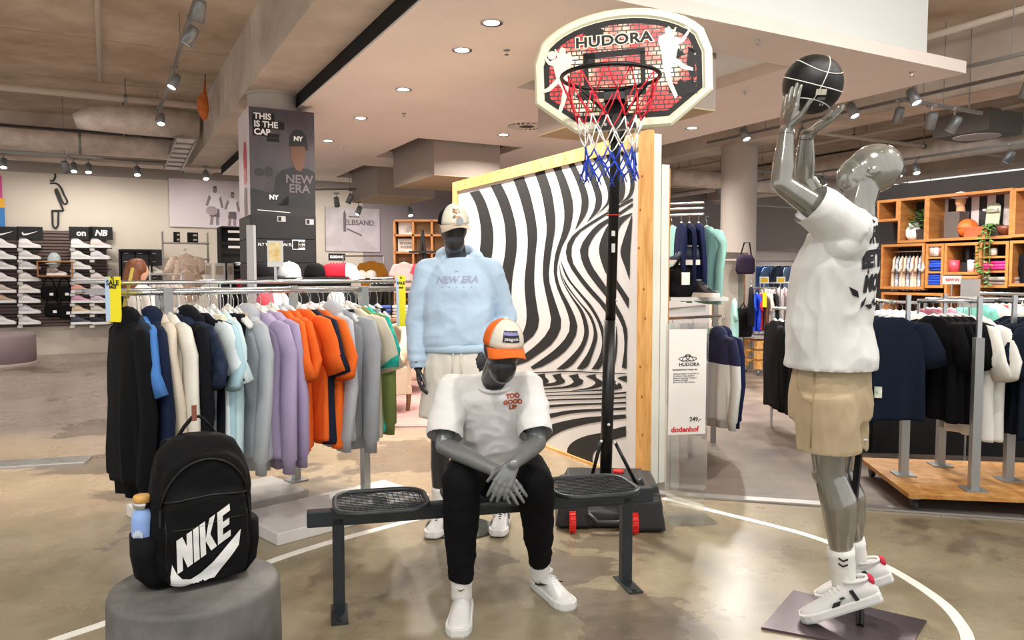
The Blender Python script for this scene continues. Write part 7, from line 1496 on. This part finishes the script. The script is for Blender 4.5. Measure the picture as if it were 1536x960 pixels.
def rail_row(label, Y0, px0, px1, py, cols, kinds, lab, grp, sc=1.0, yaw=.3, Y1=None):
    a_, b_ = at(px0, py, Y0), at(px1, py, Y1 or Y0); b_.z = a_.z; t = thing('clothes_rail', label, 'clothes rail', V(*((a_ + b_) / 2).xy, 0)); MB().tube([a_, b_], .014, 8).build('rail', railm, t, world=True)
    for e in (a_, b_): MB().tube([e, V(e.x, e.y, 0)], .014, 8).build('leg', railm, t, world=True)
    n = len(cols)
    for k, c in enumerate(cols): garment(kinds[k % len(kinds)], c, a_.lerp(b_, .06 + .88 * k / max(n - 1, 1)) + V(0, 0, -.012), yaw + .15 * math.sin(k * 2.1), lab[k] if isinstance(lab, list) else lab, grp, k, sc)
rail_row('rail of bright tops beyond the mirror panel', 11.5, 1128, 1165, 432, ['2448c8', '2a4fd0', 'b8324a', '6b4a3c', 'e3cfc4', 'dcd6d0', '24242a'], ['tee', 'long'], ['bright blue shirt beyond the mirror panel', 'second bright blue shirt beyond the mirror panel', 'crimson top between blue and brown ones', 'brown top beside the crimson one', 'blush top beside the brown one', 'white top beside the blush one', 'black top at the rail end beyond the mirror panel'], None, .75, -.15)
rail_row('denim wall rail far behind the shooting mannequin', 19, 1122, 1205, 392, ['5f86c4', '86a8d8', '4f74b0', '7d9fd2', '3e4a60', '55627a', '9db8dc', '6e93c8'], ['long', 'tee'], 'blue denim shirt on the far wall rail', 'denim shirts on the far wall', 1.05, -PI / 2 + .4)
rail_row('rail of pale tops behind the shooting mannequin', 14, 1140, 1215, 424, ['d9cfcf', 'e3dada', 'c9b8bc', 'e6e2de', 'd3c0c6', 'ddd5d0', 'e9e5e1', 'c7c0c2', 'e0d4d8'], ['long'], 'pale top on the rail behind the shooting mannequin', 'pale tops behind the shooter', .9, -.15)
rail_row('rail of long dark coats behind the shooting mannequin', 7.2, 1160, 1210, 462, ['17171a', '1c1c20', '141417', 'a9c7c4', 'd3d6d4', 'b6cfcb'], ['long', 'trousers'], ['black coat at the rail end over the pallet', 'second black coat over the pallet', 'black trousers behind the black coats', 'pale aqua top touching the shooting mannequin shirt', 'white top behind the pale aqua one', 'pale mint trousers behind the shooting mannequin'], None, 1.1, -.05, 6.8)
for px, py, Y in ((1146, 420, 12.5), (1171, 420, 13)): 
    q = at(px, py, Y); t = thing('price_sign', 'small yellow price card on a stem, %s' % ('over the blue shirts' if px < 1160 else 'over the pale tops'), 'sign', V(q.x, q.y, 0)); MB().tube([(0, 0, 0), (0, 0, q.z)], .01, 8).build('stem', railm, t); MB().box((0, -.01, q.z), (.15, .008, .11)).build('card_frame', pw, t); MB().box((0, -.016, q.z), (.11, .004, .07)).build('card', M('card_yellow', 'e8c22a', .6), t)
q = at(1139, 433, 11.5); t = thing('sale_tag', 'yellow sale tag hanging on the bright tops', 'sign', q - V(0, .25, .26)); MB().box((0, 0, .1), (.06, .008, .22)).build('tag_card', yel, t); MB().tube([(0, 0, .21), (0, .1, .26), (0, .25, .28)], .003, 5).build('string', bk, t)
# pallet cart
q = flo(1150, 560); pc_ = thing('pallet_cart', 'stack of wooden pallets on a wheeled cart beyond the aisle', 'cart', V(q.x, q.y, 0), .15)
for lv in range(3):
    for y in (-.22, 0, .22): MB().box((0, y, .2 + lv * .15), (.6, .1, .022)).build('plank', pine, pc_)
    for x in (-.25, 0, .25):
        for y in (-.22, .22): MB().box((x, y, .135 + lv * .15 + .01), (.09, .09, .1)).build('block', pine, pc_)
MB().box((0, 0, .56), (.7, .55, .03)).build('cart_top', M('pale_metal'), pc_)
for x in (-.25, .25):
    for y in (-.2, .2): MB().lathe([(.001, -.02), (.05, -.02), (.055, 0), (.05, .02), (.001, .02)], (x, y, .055), 16, ax=(V(0, 1, 0), UP, V(1, 0, 0))).build('caster', gm, pc_)
# ------------------------------------------------------------ oak shelf wall
DF, DW = 9.55, 9.9; oak = M('oak_cube', 'a06632', .5, col2='b98046', vs=3, stretch=(1, 1, 6))
def tz(px, py, d=DF): p = onD(px, py, d); return p.dot(AX), p.z
CUBES = {}
def cube(key, label, x0, y0, x1, y1, back=None, shelves=()):
    (ta, za), (tb_, zb_) = tz(x0, y0), tz(x1, y1); t0, t1 = min(ta, tb_), max(ta, tb_); z0, z1 = min(za, zb_), max(za, zb_)
    t = thing('oak_cube_shelf', label, 'shelf', ab((t0 + t1) / 2, DW, z0)); w_ = .035
    for q in ((t0, t1, z0, z0 + w_), (t0, t1, z1 - w_, z1)): abbox(q[0], q[1], DF, DW - .02, q[2], q[3]).build('board', oak, t, world=True)
    for a in (t0, t1 - w_): abbox(a, a + w_, DF, DW - .02, z0 + w_, z1 - w_).build('side_board', oak, t, world=True)
    abbox(t0, t1, DW - .02, DW - .003, z0, z1).build('back_board', back or M('shelf_dark_back', '2a2320', .7), t, world=True)
    for u in shelves: abbox(t0 + w_, t1 - w_, DF, DW - .02, z0 + (z1 - z0) * u, z0 + (z1 - z0) * u + .025).build('shelf_board', oak, t, world=True)
    CUBES[key] = (t0, t1, z0, z1, t); return t
zeb = nodes_mat('zebra_backing', .6)
def _z():
    m, nt, b, N, L = zeb; tc = N('ShaderNodeTexCoord'); mp = N('ShaderNodeMapping'); mp.inputs['Rotation'].default_value = (0, 0, -TH - PI / 2); L(tc.outputs['Object'], mp.inputs[0]); wv = N('ShaderNodeTexWave'); wv.inputs['Scale'].default_value = 1.55; wv.inputs['Distortion'].default_value = .6; L(mp.outputs[0], wv.inputs[0]); r = N('ShaderNodeValToRGB'); r.color_ramp.interpolation = 'CONSTANT'; r.color_ramp.elements[1].position = .5; r.color_ramp.elements[0].color = (*lin('232022'), 1); r.color_ramp.elements[1].color = (*lin('d9ced0'), 1); L(wv.outputs[1], r.inputs[0]); L(r.outputs[0], b.inputs[0])
_z()
cube('panel', 'small oak cube with grey panel beside the plant cube', 1316, 301, 1347, 331, M('slate_panel', '6d6668', .6)); cube('plant', 'oak cube holding a white vase and green plant', 1348, 298, 1389, 363); cube('zebra', 'wide oak cube with striped backing, ball and skateboard', 1391, 294, 1517, 357, zeb[0]); cube('end', 'oak cube at the end with a framed picture', 1520, 283, 1585, 353, M('blue_grey_back', '9aa3b0', .6))
cube('clothes', 'low oak bay of striped shirts below the plant cube', 1322, 367, 1385, 434); cube('small', 'narrow oak bay with mugs and blue folded shirts', 1389, 366, 1414, 432, None, (.33, .66)); cube('mugs', 'oak bay holding mugs and a black figure', 1417, 365, 1466, 412); cube('pink', 'oak bay with pink folded shirt and small jar', 1469, 363, 1511, 432, None, (.33, .64)); cube('dark', 'oak bay at the end holding a black shirt', 1515, 361, 1575, 430); cube('low', 'lower oak bay under the mugs behind the sign', 1417, 414, 1467, 450); cube('low2', 'lower oak bay under the striped shirts', 1322, 438, 1414, 475)
def spot(key, u, dd=.16): t0, t1, z0, z1, o = CUBES[key]; return ab(t1 + (t0 - t1) * u, DF + dd, z0 + .0355)
yD = TH - PI / 2           # facing the aisle
def lathe_thing(name, label, cat, loc, prof, m, part, extra=None, k=1.0): t = thing(name, label, cat, loc, TH); MB().lathe([(r * k, z * k) for r, z in prof], n=20).build(part, m, t, True); (extra(t) if extra else None); return t
cer = M('white_ceramic', 'e9e6e2', .3); leafm = M('leaf_green', '4f7a3c', .6, var=.3, vs=20)
lathe_thing('vase', 'white round vase beside the plant', 'vase', spot('plant', .3), [(.001, 0), (.06, 0), (.1, .06), (.1, .14), (.06, .2), (.065, .24), (.05, .24), (.045, .2)], cer, 'vase_body', lambda t: MB().tube([V(.06, 0, .2), V(.12, 0, .16), V(.1, 0, .08)], .012, 6).build('vase_handle', cer, t, True))
def leaf(c, d, L, t):
    d = d.normalized() * L; s = d.cross(UP); s = (s.normalized() if s.length > 1e-4 else V(1, 0, 0)) * L * .3
    MB().add([c, c + d * .5 + s, c + d, c + d * .5 - s, c + d * .5 + V(0, 0, L * .1)], [(0, 1, 4), (1, 2, 4), (2, 3, 4), (3, 0, 4)]).build('leaf', leafm, t)
def pot(t): MB().lathe([(.001, 0), (.07, 0), (.09, .14), (.08, .14), (.075, .11), (.001, .11)], n=18).build('pot', M('dark_pot', '3a322e', .7), t)
def plant(loc, label, n, spread):
    t = thing('potted_plant', label, 'plant', loc, 0); pot(t); random.seed(n)
    for k in range(n):
        a = random.random() * 6.28; r = random.uniform(.02, spread); leaf(V(r * math.cos(a), r * math.sin(a), random.uniform(.16, .42)), V(math.cos(a), math.sin(a), random.uniform(-.2, .8)), random.uniform(.09, .14), t)
    MB().tube([V(0, 0, .1), V(.01, 0, .3), V(0, .01, .42)], .006, 5).build('stem', M('stem_green', '55663a', .7), t)
def trailing(loc, label, n, down):
    t = thing('potted_plant', label, 'plant', loc, 0); pot(t); random.seed(n)
    for v in range(3):
        x = AX * (v - 1) * .05; pts = [V(0, 0, .13), -BX * .1 + x * .5 + V(0, 0, .15), -BX * .2 + x + V(0, 0, .02), -BX * .22 + x * 1.4 + V(0, 0, -down * .5), -BX * .21 + x + V(0, 0, -down * (1 - .15 * v))]
        MB().tube(pts, .005, 5).build('stem', M('stem_green', '55663a', .7), t); q = crom(pts, 8)
        for k in range(6, len(q)): a = random.random() * 6.28; leaf(q[k], V(math.cos(a), math.sin(a), -.4), random.uniform(.07, .1), t)
plant(spot('plant', .62), 'green leafy plant beside the white vase', 40, .1)
b_ = spot('zebra', .42); t = thing('basketball', 'orange basketball in the striped cube', 'basketball', b_ + V(0, 0, .12), 0); MB().ell((0, 0, 0), .12, n=24, m=16).build('ball_skin', M('orange_rubber', 'd9682a', .45), t, True)
for ax in (lambda a: V(math.cos(a), math.sin(a), 0), lambda a: V(0, math.cos(a), math.sin(a))): MB().tube([ax(2 * PI * i / 30) * .1205 for i in range(30)], .003, 5, loop=True).build('seam', bk, t)
t = thing('stone_block', 'dark grey block carrying the cap bust in the striped cube', 'block', spot('zebra', .26, .2), TH); MB().box((0, 0, .17), (.22, .2, .34)).build('block_body', M('dark_stone', '5a504c', .7, var=.1), t, bevel=.01)
cb_ = spot('zebra', .3, .2) + V(0, 0, .341); t = thing('head_bust', 'tan bust wearing a pale cap on the dark block', 'bust', cb_, yD); b = MB(); b.ell((0, 0, .14), (.06, .075, .09), n=16, m=10); b.limb([V(0, .01, .0), V(0, .01, .1)], [.055, .04]); me_ = blob(b, .01, 3); me_.materials.append(M('tan_bust', 'c99a70', .6)); obj('head_form', me_, t); MB().lathe([(.085, .17), (.085, .2), (.06, .245), (.001, .26)], n=18).build('cap_crown', FAB('e0d3d0'), t, True); MB().ell((0, -.1, .175), (.065, .06, .01), n=14, m=6).build('cap_brim', FAB('e0d3d0'), t, True)
q = spot('zebra', .66, .22); t = thing('skateboard', 'pale skateboard standing upright against the striped backing', 'skateboard', q, yD); mbs = MB(); ol = [(.1 * math.cos(a) * (1 if True else 1), .1 * math.sin(a) + (.25 if math.sin(a) > 0 else -.25)) for a in [2 * PI * i / 28 for i in range(28)]]; mbs.prism([(x, y + .36) for x, y in ol], .012, (0, 0, 0), V(1, 0, 0), V(0, .1, 1).normalized()); mbs.build('deck', M('deck_print', 'c9cbb0', .5, col2='8fa58a', vs=8), t)
for z in (.14, .56):
    w_ = MB().bar((-.08, -.03, z), (.08, -.03, z), .02).build('truck', gm, t)
    for x in (-.085, .085): MB().lathe([(.001, -.018), (.028, -.018), (.028, .018), (.001, .018)], (x, -.03, z), 14, ax=(V(0, 1, 0), UP, V(1, 0, 0))).build('wheel', cer, w_)
t.scale = (.85, .85, .6)
t = thing('storage_box', 'terracotta storage box under the skateboard', 'box', spot('zebra', .6, .1), TH); MB().box((0, 0, .05), (.2, .28, .1)).build('box_body', M('terracotta', 'b5532f', .6), t); MB().box((0, 0, .11), (.21, .29, .025)).build('lid', M('terracotta'), t)
lathe_thing('bowl', 'brown bowl at the end of the striped cube', 'bowl', spot('zebra', .87, .12), [(.001, 0), (.05, 0), (.1, .07), (.105, .12), (.095, .12), (.09, .075), (.001, .02)], M('brown_glaze', '6f3a28', .35), 'bowl_body')
trailing(spot('zebra', .77, .1), 'trailing green plant hanging from the striped cube', 46, .6)
def mug(key, u, col, label, z=0, grp=None): lathe_thing('mug', label, 'mug', spot(key, u, .08) + V(0, 0, z), [(.001, 0), (.05, 0), (.052, .13), (.047, .13), (.045, .01), (.001, .01)], M('mug_' + col, col, .35), 'mug_body', lambda t: (MB().tube([V(.05, 0, .1), V(.085, 0, .09), V(.085, 0, .045), V(.05, 0, .03)], .008, 6).build('handle', M('mug_' + col), t, True), MB().lathe([(.053, .05), (.0535, .09), (.053, .09)], n=18, cap=False).build('mug_band', cer, t)), 1.15)
mug('mugs', .2, 'cf4658', 'red mug at the start of the mug bay'); mug('mugs', .75, 'e9e6e2', 'white mug with band in the mug bay'); mug('mugs', .92, 'd84a78', 'pink mug at the end of the mug bay')
H3 = CUBES['small'][3] - CUBES['small'][2]
for k in range(3): mug('small', .25 + .25 * k, ('b9a9a4', 'e3dfda', 'a86a58')[k], ('grey', 'white', 'rust')[k] + ' mug on the top shelf of the narrow bay', H3 * .66)
t = thing('figurine', 'black two-pronged sculpture behind the mugs', 'sculpture', spot('mugs', .5, .2), TH); MB().box((0, 0, .06), (.16, .14, .12)).build('base', M('print_black'), t)
for x in (-.04, .04): MB().tube([V(x, 0, .1), V(x * 1.3, 0, .26), V(x * .7, 0, .38)], [.025, .03, .018], 10).build('prong', M('print_black'), t, True)
stack(spot('small', .5, .15) + V(0, 0, H3 * .33), ['2f4fb8', '2a48b0', '3556c0', '2f4fb8'], 'blue folded shirt on the middle shelf of the narrow bay', 'blue folded shirts, middle shelf', .3, .26, TH + PI / 2, .035); stack(spot('small', .5, .15), ['26429e', '2c4aac', '24409a', '2c4aac', '26429e'], 'dark blue folded shirt at the bottom of the narrow bay', 'blue folded shirts, bottom shelf', .3, .26, TH + PI / 2, .035)
H4 = CUBES['pink'][3] - CUBES['pink'][2]; stack(spot('pink', .5, .15) + V(0, 0, H4 * .33), ['d8347a', 'dd4586', 'd8347a'], 'magenta folded shirt in the bay beside the trailing plant', 'magenta folded shirts', .42, .26, TH + PI / 2, .035); stack(spot('pink', .6, .15), ['8d8480', 'a09690'], 'grey folded shirt under the magenta ones', 'grey folded shirts in the oak bay', .4, .26, TH + PI / 2, .05)
lathe_thing('jar', 'small white jar above the magenta shirts', 'jar', spot('pink', .35, .1) + V(0, 0, H4 * .64), [(.001, 0), (.035, 0), (.04, .07), (.03, .09), (.001, .09)], cer, 'jar_body')
t0, t1, z0, z1, o = CUBES['clothes']
rl = thing('garment_rail', 'rail inside the low oak bay of striped shirts', 'garment rail', ab((t0 + t1) / 2, 9.72, z1 - .1)); MB().tube([ab(t0 + .04, 9.72, z1 - .1), ab(t1 - .04, 9.72, z1 - .1)], .01, 8).build('rail', railm, rl, world=True)
stripe_m = M('navy_stripe', '2f466e', .9, col2='d5dbe2', vs=10, stretch=(1, 1, 5))
for k in range(9): garment('tee', ('d8b9a4', 'c9a58c', 'e2cdbd', '')[k % 3], ab(t1 - .1 - k * (t1 - t0 - .2) / 8, 9.72, z1 - .112), TH + PI / 2 + .5, ('striped navy shirt in the low oak bay' if k % 3 == 1 else 'beige shirt in the low oak bay'), 'navy striped shirts in the bay' if k % 3 == 1 else 'beige shirts in the bay', k, .62, mat=stripe_m if k % 3 == 1 else None)
t0, t1, z0, z1, o = CUBES['dark']; garment('tee', '131316', ab((t0 + t1) / 2, 9.7, z1 - .06), TH + PI + .0, 'black shirt hung front-on in the end oak bay', None, 1, .8)
t0, t1, z0, z1, o = CUBES['end']; t = thing('framed_picture', 'framed picture of an orange ball in the end cube', 'picture', ab(t1 - .25, DW - .05, z0 + .05)); abbox(t1 - .5, t1 - .08, DW - .06, DW - .035, z0 + .05, z1 - .06).build('picture_sheet', M('sheet_white'), t, world=True); MB().lathe([(.001, 0), (.12, 0), (.12, .004), (.001, .004)], ab(t1 - .3, DW - .06, (z0 + z1) / 2), 20, ax=(AX, UP, -BX)).build('picture_print', M('orange_rubber'), t, world=True)
# racks in front of the shelf wall
rail_row('rail of maroon and pink checked shirts before the oak shelves', 7.4, 1388, 1440, 448, ['7d4a55', '8a5560', 'd58a9c', 'c9788c', 'e0a0b0', 'd9909f'], ['long'], ['maroon shirt at the end of the rail before the oak shelves', 'dusky maroon shirt beside the maroon one', 'pink shirt beside the dusky maroon one', 'rose shirt in the middle of the pink rail', 'light pink shirt under the little white sign', 'salmon shirt behind the acrylic sign'], None, .9, .3, 7.2)
rail_row('rail of teal and white tops before the oak shelves', 7.0, 1462, 1540, 440, ['7cc7b8', '86cfc0', 'e6e2df', 'e9e5e1', 'c86a58', 'dcd6d2', 'e6dfdb', '8a4a5c'], ['tee'], ['teal shirt beside the acrylic sign', 'second teal shirt beside the acrylic sign', 'white shirt next to the teal ones', 'second white shirt from the teal ones', 'coral shirt between the white ones', 'off-white shirt past the coral one', 'cream shirt past the coral one', 'plum shirt at the end of the rail'], None, .9, .2, 6.6)
rail_row('rail of white and grey tops behind the shooting mannequin back', 7.6, 1322, 1378, 452, ['e6e3e0', 'eae7e4', 'd8d5d2', 'c9c6c3', 'e3e0dd', 'dcd9d6'], ['tee'], 'white shirt on the rail behind the mannequin back print', 'white shirts behind the back print', .85, .8, 7.2)
q = at(1455, 444, 5.9); t = thing('acrylic_sign', 'clear acrylic sign panel above the right clothes rack', 'sign', V(q.x, q.y, 0)); MB().box((0, 0, q.z + .02), (.15, .008, .22)).build('acrylic_panel', M('acrylic_grey'), t); MB().tube([(0, 0, 0), (0, 0, q.z - .08)], .008, 8).build('stem', railm, t); MB().lathe([(.001, 0), (.1, 0), (.1, .01), (.001, .01)], n=20).build('base_disc', gm, t); tm = text_mb('SALE', .05, .001); place(tm, V(0, -.006, q.z - .04), V(1, 0, 0), UP); tm.build('lettering', M('print_grey'), t)
q = at(1428, 420, 8.2); t = thing('price_sign', 'little white sign on a stem before the mug bay', 'sign', V(q.x, q.y, 0)); MB().box((0, 0, q.z), (.2, .01, .09)).build('card', pw, t); MB().tube([(0, 0, 0), (0, 0, q.z - .04)], .008, 8).build('stem', railm, t); MB().lathe([(.001, 0), (.1, 0), (.1, .01), (.001, .01)], n=20).build('base_disc', gm, t); tm = text_mb('NEW IN', .04, .001); place(tm, V(0, -.007, q.z), V(1, 0, 0), UP); tm.build('lettering', M('print_red'), t)
# lamps added deeper in the shop to brighten the far floor, walls and ceiling
def far_fill_lamps(t_, ds, lab, e):
    track(ab(t_, min(ds) - .5, 3.3), ab(t_, max(ds) + .5, 3.3), 'added lighting track over the %s' % lab)
    for k, d_ in enumerate(ds): p = ab(t_, d_, 3.13); lamp(p, k, 'added grey spotlight over the %s' % lab, 'added spotlights over the %s' % lab, e, p + V(.3, .2, -3))
far_fill_lamps(11.2, [10.5, 12.8], 'racks beyond the round column', 220); far_fill_lamps(14.6, [14, 17.5], 'denim wall', 320); far_fill_lamps(10.4, [-5.5, -3], 'brown floor', 170); far_fill_lamps(6.2, [-4.5, -2], 'open floor beside the rack', 150)
far_fill_lamps(5.2, [7.9, 8.3], 'right clothes trolley', 120); far_fill_lamps(13.6, [-.5, -2.6], 'shoe wall aisle', 90)
